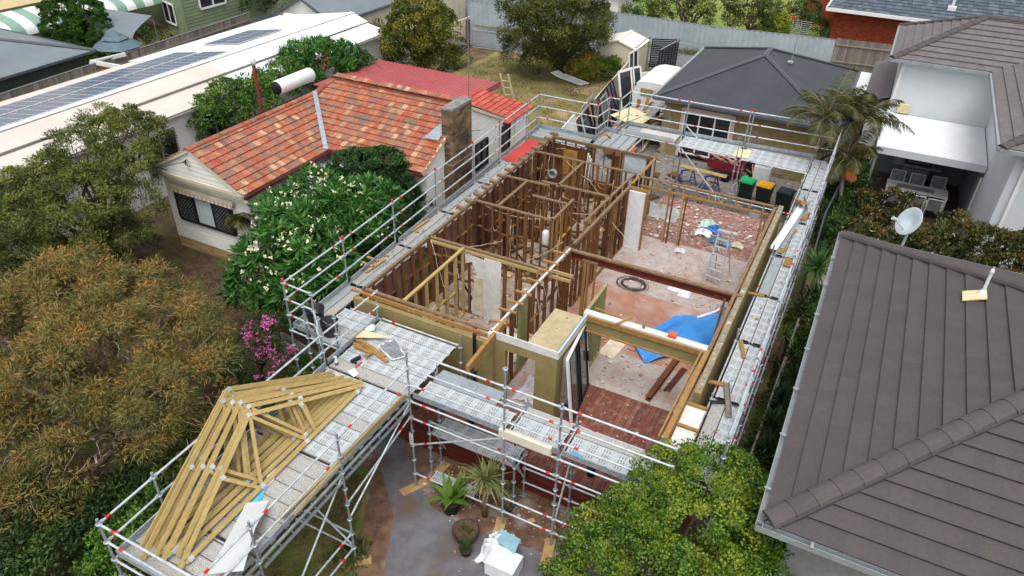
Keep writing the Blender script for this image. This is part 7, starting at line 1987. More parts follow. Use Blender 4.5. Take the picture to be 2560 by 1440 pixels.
# bits on the bulkhead, floor drop sheet etc
m = MB(); c = GY(1728, 838, 1.98); m.box(7.95, 1.92, 3.475, 8.15, 2.1, 3.56); alone(m, 'orange_brick', mat('orange brick', lin((208, 105, 74)), lin((181, 87, 59)), rough=0.9), 'orange block resting on the bulkhead', 'block')
m = MB(); m.tube((7.3, 1.99, 3.475), (7.3, 1.99, 3.6), 0.04, 8); alone(m, 'pipe_stub', M['mortar_grey'], 'short pipe stub on the bulkhead top', 'pipe')
m = MB(); m.bar((5.9, 2.2, 3.49), (6.6, 2.1, 3.49), 0.04, 0.03); m.bar((6.65, 1.8, 3.5), (6.9, 2.25, 3.5), 0.06, 0.03); each_ = alone(m, 'batten', M['pine'], 'thin pine battens resting on the bulkhead', 'batten', kind='stuff')
m = MB(); m.path([(7.85, 6.5, ZF+0.05), (8.3, 7.1, ZF+0.06), (8.75, 7.9, ZF+0.25), (8.85, 8.3, ZF+0.6)], 0.05, 8); alone(m, 'white_pipe', M['plastic_white'], 'white plastic pipe lying from the tarpaulin to the right wall', 'pipe')
m = MB(); m.path([(8.75, 8.6, ZF+0.1), (8.7, 9.2, ZF+0.5), (8.8, 9.9, ZF+1.1), (8.92, 10.1, ZF+1.4)], 0.09, 6); alone(m, 'foil_duct', M['plastic_white'], 'white flexible duct and wrap against the right wall', 'duct')
m = MB(); m.bar((8.55, 6.8, ZF+0.3), (8.85, 8.0, ZF+0.3), 0.25, 0.5); alone(m, 'insulation_pack', mat('grey foil pack', lin((181, 177, 171)), lin((143, 139, 133)), rough=0.6, scale=6), 'dull pack leaning at the foot of the right wall', 'pack')


def crumple(c, sx, sy, h, name, material, label, cat, n=9):
    m = MB(); v = []
    for i in range(n+1):
        for j in range(n+1):
            f, g_ = i/n*2-1, j/n*2-1; e = max(0, 1-(f*f+g_*g_)/1.6)
            v.append((c[0]+sx*f*(1+rnd.uniform(-.12, .12)), c[1]+sy*g_*(1+rnd.uniform(-.12, .12)), c[2]+0.01+h*e*rnd.uniform(0.35, 1.0)))
    m.add(v, [(i*(n+1)+j, (i+1)*(n+1)+j, (i+1)*(n+1)+j+1, i*(n+1)+j+1) for i in range(n) for j in range(n)], 0, False)
    return alone(m, name, material, label, cat)


M['cloth'] = mat('white drop cloth', lin((207, 205, 208)), lin((185, 182, 186)), rough=0.9, scale=5)
crumple((4.78, 1.0, ZF), 0.36, 0.55, 0.22, 'drop_cloth', M['cloth'], 'crumpled white drop cloth inside the porch doorway', 'cloth')
crumple(tuple(G(1770, 565, ZF)), 0.32, 0.3, 0.35, 'green_bag', mat('green white bag', lin((95, 174, 132)), lin((213, 220, 216)), rough=0.5, scale=3), 'green and white bag on the rubbish heap of the rear deck', 'bag')
crumple(tuple(G(1758, 585, ZF)), 0.3, 0.22, 0.25, 'white_bag', M['plastic_white'], 'white bag at the left of the rubbish heap', 'bag')
crumple(tuple(G(1786, 578, ZF)), 0.3, 0.25, 0.3, 'blue_bag', mat('blue bag', lin((63, 120, 196)), lin((47, 98, 168)), rough=0.5, scale=4), 'blue bag in the middle of the rubbish heap', 'bag')
crumple(tuple(G(1797, 608, ZF)), 0.45, 0.16, 0.28, 'blue_box', mat('dusty blue crate', lin((95, 134, 168)), lin((75, 111, 143)), rough=0.6, scale=4), 'dusty blue crate crushed behind the step ladder', 'crate')
crumple(tuple(G(1842, 616, ZF)), 0.24, 0.16, 0.2, 'beige_bag', M['plaster_raw'], 'small pale bag right of the step ladder top', 'bag')
crumple(tuple(G(1700, 628, ZF)), 0.2, 0.15, 0.12, 'white_rag', M['cloth'], 'white rag on the floor before the posts', 'rag')
crumple(tuple(G(1543, 610, ZF)), 0.16, 0.14, 0.25, 'white_rag', M['plastic_white'], 'white bag at the foot of the door panel', 'bag')
crumple(tuple(G(1655, 532, ZF)), 0.75, 0.6, 0.06, 'lino_sheet', mat('grey lino', lin((133, 137, 140)), lin((168, 164, 156)), rough=0.7, scale=2.5), 'torn grey lino on the rear deck beside the posts', 'lino', n=7)
crumple((3.1, 2.2, ZF), 0.75, 0.8, 0.2, 'plaster_heap', M['rubble'], 'heap of broken plaster in the front left room', 'rubble heap')
crumple((6.0, -3.35, 0.0), 0.36, 0.5, 0.5, 'rubbish_bag', M['plastic_white'], 'crumpled white and blue plastic wrap on the front path', 'plastic wrap', n=11)
slab([(5.9, -3.05), (6.45, -3.1), (6.5, -3.5), (6.0, -3.4)], 0.42, 0.03, 'blue_pack', mat('blue grey pack', lin((143, 180, 196)), lin((123, 162, 180)), rough=0.4), 'pale blue pack showing under the white wrap', 'pack')
m = MB(); m.box(6.0, -4.0, 0.02, 6.7, -3.45, 0.42); o = alone(m, 'foil_pack', mat('white foil bag', lin((226, 229, 230)), lin((207, 211, 213)), rough=0.3, scale=4, bump=0.4, bscale=6), 'square white foil bag on the front path', 'bag')
# rubble: small chips scattered everywhere on the floors, decks and yard
def chips(n, area, z, mats, label, smin, smax, name='rubble', flat_=0.35):
    m = MB()
    for i in range(n):
        x0, y0, x1, y1 = area[rnd.randrange(len(area))]; c = Vector((rnd.uniform(x0, x1), rnd.uniform(y0, y1), z)); s = rnd.uniform(smin, smax)*(1 if rnd.random() < .85 else 2.2); k = rnd.choice((3, 4, 4, 5)); a0 = rnd.uniform(0, 6); st_ = rnd.choice((0.3, 0.6, 1, 1))
        a1 = rnd.uniform(0, PI); ca, sa = math.cos(a1), math.sin(a1)
        pts = []
        for j in range(k):
            u = s*math.cos(a0+2*PI*j/k)*rnd.uniform(.7, 1.2); vv = s*st_*math.sin(a0+2*PI*j/k)*rnd.uniform(.7, 1.2); pts.append((c.x+u*ca-vv*sa, c.y+u*sa+vv*ca, z+rnd.uniform(0, s*flat_)))
        m.prism(pts, (0, 0, s*0.15+0.004))
    return alone(m, name, mats, label, 'rubble', kind='stuff')
chips(1500, [(0.1, 0.2, 4.0, 12.4)], ZF+0.004, M['rubble'], 'broken plaster and dust strewn over the floors of the left rooms', 0.01, 0.045)
chips(1200, [(4.2, 0.4, 8.9, 10.5), (6.0, 2.2, 8.9, 5), (4.3, 7, 8.9, 10.5)], ZF+0.004, M['rubble'], 'plaster crumbs strewn over the right hand floors', 0.008, 0.035)
chips(900, [(4.4, 10.9, 9.0, 14.2)], ZF+0.002, M['rubble'], 'plaster scraps strewn over the rear deck', 0.012, 0.055)
chips(60, [(2.0, -1.3, 9.0, 1.8)], ZF+0.001, M['rubble'], 'few plaster chips on the front deck', 0.012, 0.05)
chips(260, [(3.4, -3.0, 9.2, -1.5), (3.4, -2.6, 8, -1.6), (4.5, -5, 8, -1.6)], 0.02, M['rubble'], 'white and brown scraps strewn over the front yard', 0.006, 0.03)
chips(260, [(3.5, -2.4, 9.2, -1.5)], 0.03, M['woodscrap'], 'wood splinters below the bridge', 0.01, 0.05, flat_=0.8)
chips(420, [(2.0, 13, 9.5, 20.5), (-1, 14, 3, 20)], 0.01, M['rubble'], 'building scraps strewn over the rear yard slab', 0.015, 0.06)
chips(220, [(2.0, 13, 9.5, 20.5)], 0.01, M['woodscrap'], 'wood splinters strewn over the rear yard slab', 0.03, 0.16)
chips(240, [(-1.1, 0.6, -0.2, 10.2)], 3.008, M['woodscrap'], 'leaf and timber litter on the left walkway', 0.008, 0.035)
chips(120, [(9.5, -1, 10.1, 16)], 3.01, M['woodscrap'], 'small litter on the right walkway', 0.008, 0.03)
chips(90, [(0.9, -2.5, 3.2, -0.4), (5.8, -2.5, 9.3, -1.6)], 3.008, M['rubble'], 'chips on the front platform', 0.006, 0.02)
chips(160, [(0.1, 5.5, 4.0, 12.4)], ZF+0.02, M['woodscrap'], 'timber scraps on the floors of the left rooms', 0.05, 0.25, flat_=0.6)
# dark hole in the front left room floor
slab([(0.75, 2.2), (1.15, 2.1), (1.2, 2.6), (0.8, 2.75)], ZF+0.003, 0.002, 'floor_hole', M['black'], 'ragged dark hole in the floor of the front left room', 'hole')
# ================================================================ PLANTS
def Lc(*hx): return [lin(h) for h in hx]
LM = {}
LM['acacia'] = leafmat('acacia leaves', Lc((57, 65, 31), (85, 91, 42), (108, 105, 51), (129, 114, 60), (155, 122, 62), (175, 128, 66)))
LM['gum'] = leafmat('olive tree leaves', Lc((46, 55, 24), (68, 79, 33), (88, 99, 40), (110, 118, 49), (126, 128, 56)))
LM['frang'] = leafmat('frangipani leaves', Lc((36, 70, 28), (50, 93, 38), (64, 112, 46), (82, 130, 57), (99, 144, 68)), trans=0.2)
LM['dark'] = leafmat('dark shrub leaves', Lc((27, 47, 21), (37, 67, 27), (50, 86, 37), (63, 103, 46)))
LM['hedge'] = leafmat('bright hedge leaves', Lc((46, 74, 25), (65, 100, 33), (84, 119, 40), (101, 132, 49)))
LM['yellow'] = leafmat('yellow green leaves', Lc((52, 65, 23), (76, 89, 29), (108, 114, 35), (142, 131, 41), (92, 100, 33)))
LM['bigtree'] = leafmat('olive green leaves', Lc((48, 59, 24), (67, 77, 29), (89, 94, 35), (111, 109, 42), (76, 86, 33)))
LM['conifer'] = leafmat('conifer foliage', Lc((36, 63, 19), (51, 85, 24), (67, 104, 31), (83, 116, 37)))
LM['lime'] = leafmat('lime green leaves', Lc((35, 66, 22), (56, 93, 29), (86, 118, 35), (122, 139, 42), (150, 147, 47)))
LM['magnolia'] = leafmat('bronze tipped leaves', Lc((24, 34, 17), (37, 49, 23), (56, 67, 28), (78, 82, 35), (102, 83, 43), (113, 77, 43)), rough=0.4, trans=0.1)
LM['palm'] = leafmat('palm leaflets', Lc((47, 58, 27), (66, 76, 34), (87, 90, 41), (98, 90, 53), (70, 83, 37)))
LM['yucca'] = leafmat('yucca blades', Lc((44, 74, 36), (60, 94, 44), (81, 115, 57), (100, 130, 68)))
LM['darkblade'] = leafmat('dark strap leaves', Lc((26, 44, 24), (36, 60, 30), (50, 76, 40)))
LM['under'] = leafmat('understorey leaves', Lc((28, 46, 20), (42, 66, 26), (59, 86, 34), (76, 100, 40)))
LM['drac'] = leafmat('pale dracaena blades', Lc((81, 95, 48), (109, 119, 66), (136, 139, 88), (119, 116, 71)))
LM['fern'] = leafmat('fern fronds', Lc((55, 85, 30), (78, 112, 40), (103, 131, 52), (119, 143, 62)))
LM['white'] = leafmat('cream flowers', Lc((232, 226, 192), (240, 236, 214), (226, 212, 144)), trans=0.15)
LM['pink'] = leafmat('pink flowers', Lc((199, 90, 156), (217, 120, 180), (184, 74, 140)), trans=0.15)
LM['redf'] = leafmat('red flowers', Lc((200, 50, 72), (216, 74, 92), (176, 42, 64)), trans=0.15)
LM['orange'] = leafmat('orange flowers', Lc((216, 96, 44), (224, 128, 58), (200, 64, 44)), trans=0.15)
LM['grass'] = leafmat('grass blades', Lc((67, 79, 36), (90, 99, 45), (118, 115, 68), (124, 110, 73), (82, 93, 41)), trans=0.1)
LM['dry'] = leafmat('dead frond', Lc((181, 101, 44), (196, 122, 60), (156, 84, 38)), trans=0.1)
LM['yelbush'] = leafmat('yellow bush leaves', Lc((79, 104, 28), (118, 136, 36), (150, 153, 43), (136, 139, 39)))


def GB(*rows):
    """crown lobes: (px, py, z, radius[, flatten])"""
    out = []
    for r in rows:
        p = G(r[0], r[1], r[2]); k = r[4] if len(r) > 4 else 0.8
        out.append((p.x, p.y, p.z, r[3], r[3], r[3]*k))
    return out


def flowers(parent, blobs, n, rad, size, material, petals=5, name='flowers', per=3):
    C, O = clumps(blobs, n, 0.9)
    up = O[:, 2] > -0.2
    C, O = C[up]+O[up]*0.08, O[up]
    P = np.repeat(C, per*petals, axis=0); Od = np.repeat(O, per*petals, axis=0)
    fl = NPR.normal(size=(len(C)*per, 3))*rad
    P = P+np.repeat(fl, petals, axis=0)
    D = NPR.normal(size=P.shape)+Od*0.35
    o = leaf_mesh(name, LM[material], P, D, Od+NPR.normal(size=P.shape)*0.2, np.full(len(P), size), np.full(len(P), size*0.75), NPR.rand(len(P)), parent, 0.1)
    return tag(o, kind='stuff')


# ---- near left: olive and orange weeping tree -----------------------------------------------
acb = GB((190, 760, 3.9, 1.35), (340, 790, 3.8, 1.3), (90, 850, 3.5, 1.4), (250, 900, 3.9, 1.4), (430, 860, 3.3, 1.15), (480, 960, 2.9, 1.05), (360, 1010, 3.2, 1.2), (150, 1010, 3.3, 1.35), (20, 980, 3.0, 1.2), (-120, 880, 3.2, 1.5), (-110, 1050, 2.8, 1.4), (430, 1080, 2.5, 0.85), (260, 1110, 2.6, 1.0), (70, 1130, 2.3, 1.1), (150, 735, 3.6, 0.9), (475, 870, 2.5, 0.8), (90, 1260, 1.6, 1.0))
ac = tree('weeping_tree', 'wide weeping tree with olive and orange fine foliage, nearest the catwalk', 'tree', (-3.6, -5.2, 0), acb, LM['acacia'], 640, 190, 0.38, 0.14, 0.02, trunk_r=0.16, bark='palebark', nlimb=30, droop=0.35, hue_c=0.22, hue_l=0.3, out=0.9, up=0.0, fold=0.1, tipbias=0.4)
tw_ = MB()
for i in range(170):
    b = acb[rnd.randrange(len(acb))]
    a = rnd.uniform(0, 2*PI); e = rnd.uniform(0.1, 1.1); r_ = rnd.uniform(0.75, 1.02)
    p = Vector((b[0]+b[3]*math.cos(a)*math.cos(e)*r_, b[1]+b[4]*math.sin(a)*math.cos(e)*r_, b[2]+b[5]*math.sin(e)*r_))
    pts = [p]; d = Vector((math.cos(a), math.sin(a), 0.3))
    for k in range(5): d = (d+Vector((rnd.uniform(-.5, .5), rnd.uniform(-.5, .5), -0.25))).normalized(); pts.append(pts[-1]+d*0.11)
    tw_.path(pts, 0.008, 4, 0, [0.011-0.0016*k for k in range(6)])
tag(tw_.build('twigs', M['palebark'], ac), kind='stuff')
# ---- left: olive tree by the cottage -----------------------------------------------------------
gmb = GB((210, 400, 4.2, 1.05), (300, 345, 4.5, 1.0), (365, 335, 4.3, 0.8), (335, 430, 3.8, 0.95), (140, 470, 3.5, 1.1), (235, 500, 3.4, 1.05), (325, 515, 2.9, 0.85), (70, 560, 2.9, 1.1), (170, 590, 2.6, 1.1), (280, 600, 2.2, 0.9), (330, 600, 1.5, 0.7), (20, 490, 3.2, 0.9), (-60, 520, 3, 1.1), (-60, 640, 2.2, 1.2), (60, 640, 2.0, 1.0), (255, 320, 4.2, 0.7), (120, 650, 1.7, 0.9), (220, 655, 1.4, 0.8), (10, 590, 2.4, 1.0), (-20, 690, 1.8, 0.9))
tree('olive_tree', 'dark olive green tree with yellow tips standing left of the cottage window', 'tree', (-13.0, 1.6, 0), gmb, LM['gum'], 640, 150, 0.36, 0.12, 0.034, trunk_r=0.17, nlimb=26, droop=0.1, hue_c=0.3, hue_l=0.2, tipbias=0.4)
# ---- frangipani ---------------------------------------------------------------------------------
frb = GB((740, 570, 3.4, 0.85), (850, 525, 3.5, 0.9), (920, 520, 3.2, 0.85), (680, 650, 2.7, 0.95), (780, 630, 3.0, 0.95), (880, 590, 3.0, 0.85), (650, 710, 2.0, 0.85), (740, 740, 2.0, 0.8), (840, 690, 2.4, 0.85), (700, 540, 2.9, 0.8), (930, 580, 2.4, 0.7), (790, 480, 3.1, 0.7))
fr = tree('frangipani', 'broad green frangipani dotted with cream flowers beside the left scaffold rails', 'tree', (-4.3, 2.9, 0), frb, LM['frang'], 420, 34, 0.24, 0.30, 0.085, trunk_r=0.14, bark='palebark', nlimb=20, hue_c=0.2, hue_l=0.3, out=1.0, up=0.1, droop=0.15, fold=0.2)
flowers(fr, [(b[0], b[1], b[2]+0.16, b[3]+0.14, b[4]+0.14, b[5]+0.12) for b in frb], 240, 0.07, 0.075, 'white', per=2)
shb = GB((890, 430, 3.3, 0.85), (960, 425, 3.3, 0.85), (1010, 460, 2.8, 0.75), (930, 490, 2.7, 0.85), (1000, 520, 2.0, 0.7), (870, 470, 2.6, 0.7), (1030, 500, 2.0, 0.6))
tree('round_shrub', 'dense dark green rounded shrub between the frangipani and the chimney', 'shrub', (-4.2, 7.0, 0), shb, LM['dark'], 460, 110, 0.2, 0.08, 0.055, trunk_r=0.08, hue_c=0.4, hue_l=0.25, shell=0.86)
tree('low_shrub', 'yellow green low shrub at the foot of the brick chimney', 'shrub', (-2.2, 7.6, 0), GB((1060, 540, 1.0, 0.55), (1040, 580, 0.8, 0.5), (1080, 510, 1.0, 0.45)), LM['hedge'], 70, 60, 0.2, 0.08, 0.05, trunk_r=0.04, nlimb=4)
t = thing('spiky_dracaena', 'yellow green spiky dracaena under the cottage eave', 'plant', G(715, 500, 2.0)); t.location.z = 0; ORG[t.name] = Vector(t.location)
c = Vector((t.location.x, t.location.y, 2.3)); blades(t, LM['drac'], c+Vector((0, 0, 0.5)), 60, 0.75, 0.075, elev=(-0.1, 1.4)); blades(t, LM['drac'], c+Vector((0.25, -0.2, -0.2)), 40, 0.7, 0.07, elev=(0, 1.3)).name = 'lower_leaves'
m = MB(); m.path([(c.x, c.y, 0), (c.x+0.05, c.y, 1.2), (c.x, c.y, 2.8)], 0.05, 7); m.build('stem', M['bark'], t)


def frond(mb, base, az, L, el, droop, nl=32, ll=0.5, wl=0.042, hang=0.6):
    """one feather palm leaf, leaflets both sides"""
    p = Vector(base); d = Vector((math.cos(az)*math.cos(el), math.sin(az)*math.cos(el), math.sin(el)))
    side = Vector((-math.sin(az), math.cos(az), 0)); pts = [p.copy()]; hues = 0
    for k in range(nl):
        p = p+d*(L/nl); d = (d-Vector((0, 0, droop/nl*(0.6+1.2*k/nl)))).normalized(); pts.append(p.copy())
        if k < 3: continue
        f = k/nl; l_ = ll*(0.55+0.6*math.sin(PI*min(1, f*1.1)))*(1-0.55*f**4)
        for s_ in (-1, 1):
            q = p+(side*s_*0.8+d*0.5-Vector((0, 0, hang*rnd.uniform(0.5, 1.1)))).normalized()*l_
            m_ = p.lerp(q, 0.5)+Vector((0, 0, 0.04)); w_ = d*wl*0.5
            mb.add([p-w_*0.6, p+w_*0.6, m_+w_, q, m_-w_], [(0, 1, 2, 3, 4)], 0)
    mb.path(pts, 0.012, 4, 1, [0.02*(1-0.9*i/len(pts)) for i in range(len(pts))])


def palm(name, label, base, heads, group, nf=11, L=1.7, dead=None):
    t = thing(name, label, 'palm', base, group)
    for (hx, hy, hz) in heads:
        m = MB(); m.path([(base[0], base[1], 0), ((base[0]*2+hx)/3, (base[1]*2+hy)/3, hz*0.5), (hx, hy, hz)], 0.07, 8, 0, [0.1, 0.075, 0.06]); m.build('trunk', M['palebark'], t)
        m = MB()
        for k in range(nf): frond(m, (hx, hy, hz), 2*PI*k/nf+rnd.uniform(-.25, .25), L*rnd.uniform(0.75, 1.1), rnd.uniform(0.25, 1.35), rnd.uniform(1.2, 2.3))
        o = m.build('fronds', [LM['palm'], M['palebark']], t)
        at = o.data.attributes.new('hue', 'FLOAT', 'FACE'); at.data.foreach_set('value', NPR.rand(len(o.data.polygons)).astype(np.float32)*0.9)
    if dead:
        m = MB()
        for k in range(2): frond(m, dead[0], dead[1]+0.25*k, 1.2, 0.2, 1.6)
        o = m.build('dead_frond', [LM['dry'], M['bark']], t); at = o.data.attributes.new('hue', 'FLOAT', 'FACE'); at.data.foreach_set('value', NPR.rand(len(o.data.polygons)).astype(np.float32))
    return t


h = [G(2065, 300, 4.5), G(2050, 270, 5.0)]
palm('feather_palm', 'ragged feather palm growing at the back right scaffold corner', (9.9, 18.3, 0), [tuple(h[0])], 'feather palms behind the right scaffold', nf=17, L=2.1)
palm('feather_palm', 'feather palm rising between the charcoal roof and the white house', (11.0, 19.3, 0), [tuple(G(2150, 300, 4.6))], 'feather palms behind the right scaffold', nf=18, L=2.2)
palm('feather_palm', 'low feather palm with an orange dead frond beside the patio post', (10.95, 16.6, 0), [tuple(G(2115, 395, 3.1))], 'feather palms behind the right scaffold', nf=15, L=1.7, dead=(tuple(G(2090, 400, 2.9)), -0.6))
palm('feather_palm', 'small feather palm poking out by the cottage corner window', (-6.6, 3.3, 0), [tuple(G(618, 545, 2.1))], None, nf=8, L=1.1)
# ---- behind the cottage ----------------------------------------------------------------------------
hdb = GB((530, 290, 2.6, 0.95), (580, 255, 3.1, 0.95), (640, 235, 3.2, 0.9), (690, 210, 3.2, 0.9), (720, 185, 3.2, 0.8), (610, 290, 2.6, 0.9), (520, 320, 2.0, 0.8), (660, 270, 2.6, 0.8), (560, 235, 3.0, 0.6))
tree('hedge', 'bright green hedge between the cottage ridge and the solar panel roof', 'hedge', (-12.8, 9.5, 0), hdb, LM['hedge'], 320, 60, 0.33, 0.11, 0.07, trunk_r=0.1, hue_c=0.4, hue_l=0.3)
rfb = GB((750, 160, 3.4, 0.85), (800, 145, 3.6, 0.9), (850, 150, 3.5, 0.85), (885, 165, 3.0, 0.7), (760, 195, 2.9, 0.7), (730, 175, 3.0, 0.6))
rf_ = tree('red_frangipani', 'frangipani with red flowers behind the hot water tank', 'tree', (-14.2, 15.8, 0), rfb, LM['frang'], 200, 34, 0.3, 0.28, 0.085, trunk_r=0.1, bark='palebark', hue_c=0.3, hue_l=0.3)
flowers(rf_, rfb, 22, 0.12, 0.09, 'redf', per=7)
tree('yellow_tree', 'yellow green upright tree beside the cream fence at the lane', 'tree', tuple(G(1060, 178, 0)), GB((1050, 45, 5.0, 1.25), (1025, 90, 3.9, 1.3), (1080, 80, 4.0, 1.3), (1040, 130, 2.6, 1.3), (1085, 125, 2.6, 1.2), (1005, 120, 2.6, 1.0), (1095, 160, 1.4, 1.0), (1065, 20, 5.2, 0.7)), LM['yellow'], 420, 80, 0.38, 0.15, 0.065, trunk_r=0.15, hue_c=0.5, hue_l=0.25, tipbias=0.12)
tree('dark_shrub', 'grey green shrubs crowding the corner between the white roof and the red roof', 'shrub', tuple(G(975, 175, 0)), GB((960, 125, 1.8, 1.0), (985, 150, 1.5, 0.9), (1010, 150, 1.6, 0.9), (945, 150, 1.3, 0.8), (940, 100, 2.2, 0.55, 1.6), (1030, 165, 1.0, 0.8)), LM['gum'], 190, 60, 0.35, 0.13, 0.045, trunk_r=0.1)
tree('bronze_shrub', 'small bronze leaved shrub right of the yellow green tree', 'shrub', tuple(G(1140, 165, 0)), GB((1135, 115, 1.4, 0.8), (1150, 140, 0.9, 0.7), (1120, 145, 0.9, 0.6)), LM['magnolia'], 80, 50, 0.3, 0.12, 0.04, trunk_r=0.06)
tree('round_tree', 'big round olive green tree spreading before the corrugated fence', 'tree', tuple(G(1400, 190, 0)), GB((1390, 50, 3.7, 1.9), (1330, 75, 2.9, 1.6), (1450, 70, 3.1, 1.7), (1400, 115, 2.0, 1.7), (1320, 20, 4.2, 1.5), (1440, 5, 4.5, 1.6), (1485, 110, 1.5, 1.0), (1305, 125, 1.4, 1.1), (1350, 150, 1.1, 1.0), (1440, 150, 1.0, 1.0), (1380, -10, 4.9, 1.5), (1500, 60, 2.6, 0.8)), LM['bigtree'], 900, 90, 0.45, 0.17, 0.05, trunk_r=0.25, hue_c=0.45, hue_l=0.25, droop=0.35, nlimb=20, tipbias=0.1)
for i, (x, y, hh, lb) in enumerate(((155, 62, 5.2, 'left one of two dense pointed conifers behind the grey roof'), (228, 66, 5.4, 'right one of two dense pointed conifers, before the carport roof'), (196, -2, 4.6, 'darker conifer farther back between the two pointed ones'))):
    p = G(x, y, 2.6) if i < 2 else G(x, y, 2.5)
    bl = [(p.x, p.y, hh*f, r_, r_, hh*0.16) for f, r_ in ((0.15, 1.25), (0.3, 1.25), (0.45, 1.1), (0.6, 0.95), (0.75, 0.7), (0.9, 0.4))]
    tree('conifer', lb, 'conifer', (p.x, p.y, 0), bl, LM['conifer'], 520, 90, 0.2, 0.12, 0.045, trunk_r=0.12, group='pointed conifers at the top left', hue_c=0.2, hue_l=0.15, droop=-0.7, out=0.4, nlimb=6, shell=0.9)
tree('garden_bush', 'dark bushes under the carport beside the conifers', 'shrub', tuple(G(330, 110, 0.0)), GB((330, 112, 0.9, 0.8), (300, 108, 1.0, 0.7), (370, 100, 0.8, 0.7), (405, 95, 0.8, 0.6), (275, 85, 1.0, 0.8), (90, 70, 1.0, 0.9), (60, 62, 1.2, 0.7)), LM['under'], 120, 40, 0.3, 0.16, 0.06, trunk_r=0.05, nlimb=5)
tree('far_hedge', 'dark hedge behind the green house at the top edge', 'hedge', tuple(G(690, 12, 0.0)), GB((660, 3, 1.6, 1.4), (700, 0, 1.6, 1.4), (640, 8, 1.2, 1.0)), LM['under'], 90, 40, 0.4, 0.2, 0.08, trunk_r=0.08, nlimb=5)
for i, (rows, mt, lb) in enumerate((
        (((1720, 25, 2.2, 1.7), (1680, 10, 2.2, 1.5), (1770, 25, 1.9, 1.5), (1730, 55, 1.2, 1.2), (1700, -15, 2.8, 1.5)), 'gum', 'wide grey green tree beyond the corrugated fence, largest of those'),
        (((1880, 35, 2.0, 1.5), (1850, 55, 1.4, 1.1), (1920, 40, 1.6, 1.2), (1870, 5, 2.8, 1.4), (1905, 70, 1.0, 0.9)), 'gum', 'grey green fruit tree beyond the fence left of the brick house'),
        (((1945, 62, 1.2, 0.8), (1925, 75, 0.9, 0.6)), 'yelbush', 'yellow lime bush at the fence beside the aerial'),
        (((1605, 25, 1.3, 1.0), (1640, 40, 1.0, 0.9), (1590, 40, 0.9, 0.7), (1665, 48, 0.8, 0.5)), 'hedge', 'fresh green bush beyond the fence right of the hut'),
        (((1540, 32, 1.0, 0.7), (1520, 38, 0.9, 0.6)), 'yelbush', 'low yellow green growth at the hut wall'),
        (((2010, 20, 1.6, 1.0), (2030, 70, 0.9, 0.8), (1995, 50, 1.0, 0.7)), 'under', 'scraggly dark bush before the brick house'))):
    bl = GB(*rows); b0 = bl[0]
    tree('far_tree' if i < 2 else 'far_bush', lb, 'tree' if i < 2 else 'bush', (b0[0], b0[1], 0), bl, LM[mt], 190 if i < 2 else 70, 60, 0.42, 0.16, 0.07, trunk_r=0.14 if i < 2 else 0.05, nlimb=10)
# ---- rear lawn bushes -------------------------------------------------------------------------------------
fb = GB((1465, 172, 0.9, 0.75), (1445, 185, 0.6, 0.6), (1485, 185, 0.6, 0.55))
t = tree('flower_bush', 'bush with orange red flower spikes before the cream shed', 'bush', tuple(G(1462, 205, 0)), fb, LM['yellow'], 120, 45, 0.25, 0.3, 0.025, trunk_r=0.04, nlimb=5, up=0.8)
flowers(t, [(b[0], b[1], b[2]+0.45, b[3]*0.8, b[4]*0.8, b[5]*0.5) for b in fb], 22, 0.1, 0.1, 'orange', per=3)
tree('fern_bush', 'fresh green ferny bush at the corner of the shed', 'bush', tuple(G(1520, 190, 0)), GB((1518, 172, 0.7, 0.6), (1538, 168, 0.7, 0.5)), LM['fern'], 60, 60, 0.25, 0.2, 0.04, trunk_r=0.03, nlimb=4, up=0.6)
# ---- right side strip ---------------------------------------------------------------------------------------
mgb = GB((2180, 615, 2.3, 0.65), (2150, 590, 2.0, 0.5), (2230, 625, 2.2, 0.65), (2290, 620, 2.5, 0.7), (2350, 615, 2.6, 0.65), (2400, 615, 2.6, 0.65), (2330, 640, 2.1, 0.7), (2435, 600, 2.9, 0.6), (2480, 625, 2.6, 0.7), (2420, 650, 2.1, 0.7), (2530, 650, 2.4, 0.75), (2490, 680, 1.9, 0.7), (2580, 700, 2.2, 0.8), (2560, 630, 2.7, 0.65), (2385, 560, 2.6, 0.4))
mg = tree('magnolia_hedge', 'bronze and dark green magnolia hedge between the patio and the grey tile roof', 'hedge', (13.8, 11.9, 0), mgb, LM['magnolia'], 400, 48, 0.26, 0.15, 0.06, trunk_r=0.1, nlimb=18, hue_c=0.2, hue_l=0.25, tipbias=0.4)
flowers(mg, mgb, 7, 0.05, 0.14, 'white', per=1)
tree('magnolia_shrub', 'bronze tipped shrub standing in front of the patio chairs', 'shrub', tuple(G(2190, 520, 0)), GB((2160, 500, 1.4, 0.4), (2185, 545, 1.2, 0.4), (2225, 490, 1.7, 0.25), (2180, 550, 1.0, 0.5), (2270, 510, 1.7, 0.28), (2260, 555, 1.2, 0.45), (2225, 555, 1.2, 0.4)), LM['magnolia'], 150, 34, 0.22, 0.15, 0.065, trunk_r=0.05, hue_c=0.4, hue_l=0.35, tipbias=0.14)
def yucca(px, py, z, n, L, w_, mt, label, name='yucca'):
    p = G(px, py, z); t = thing(name, label, 'yucca', (p.x, p.y, 0), 'spiky plants in the strip beside the right scaffold')
    m = MB(); m.path([(p.x, p.y, 0), (p.x+0.03, p.y, z*0.5), (p.x, p.y, z)], 0.07, 7); m.build('stem', M['bark'], t)
    blades(t, LM[mt], (p.x, p.y, z), n, L, w_, elev=(-0.5, 1.5), droop=0.35, spread=0.04)
yucca(2045, 670, 1.7, 150, 0.85, 0.05, 'yucca', 'largest bright green yucca beside the grey tile roof edge')
yucca(1962, 838, 1.7, 50, 0.5, 0.035, 'yucca', 'small pale yucca on a thin stem below the big one')
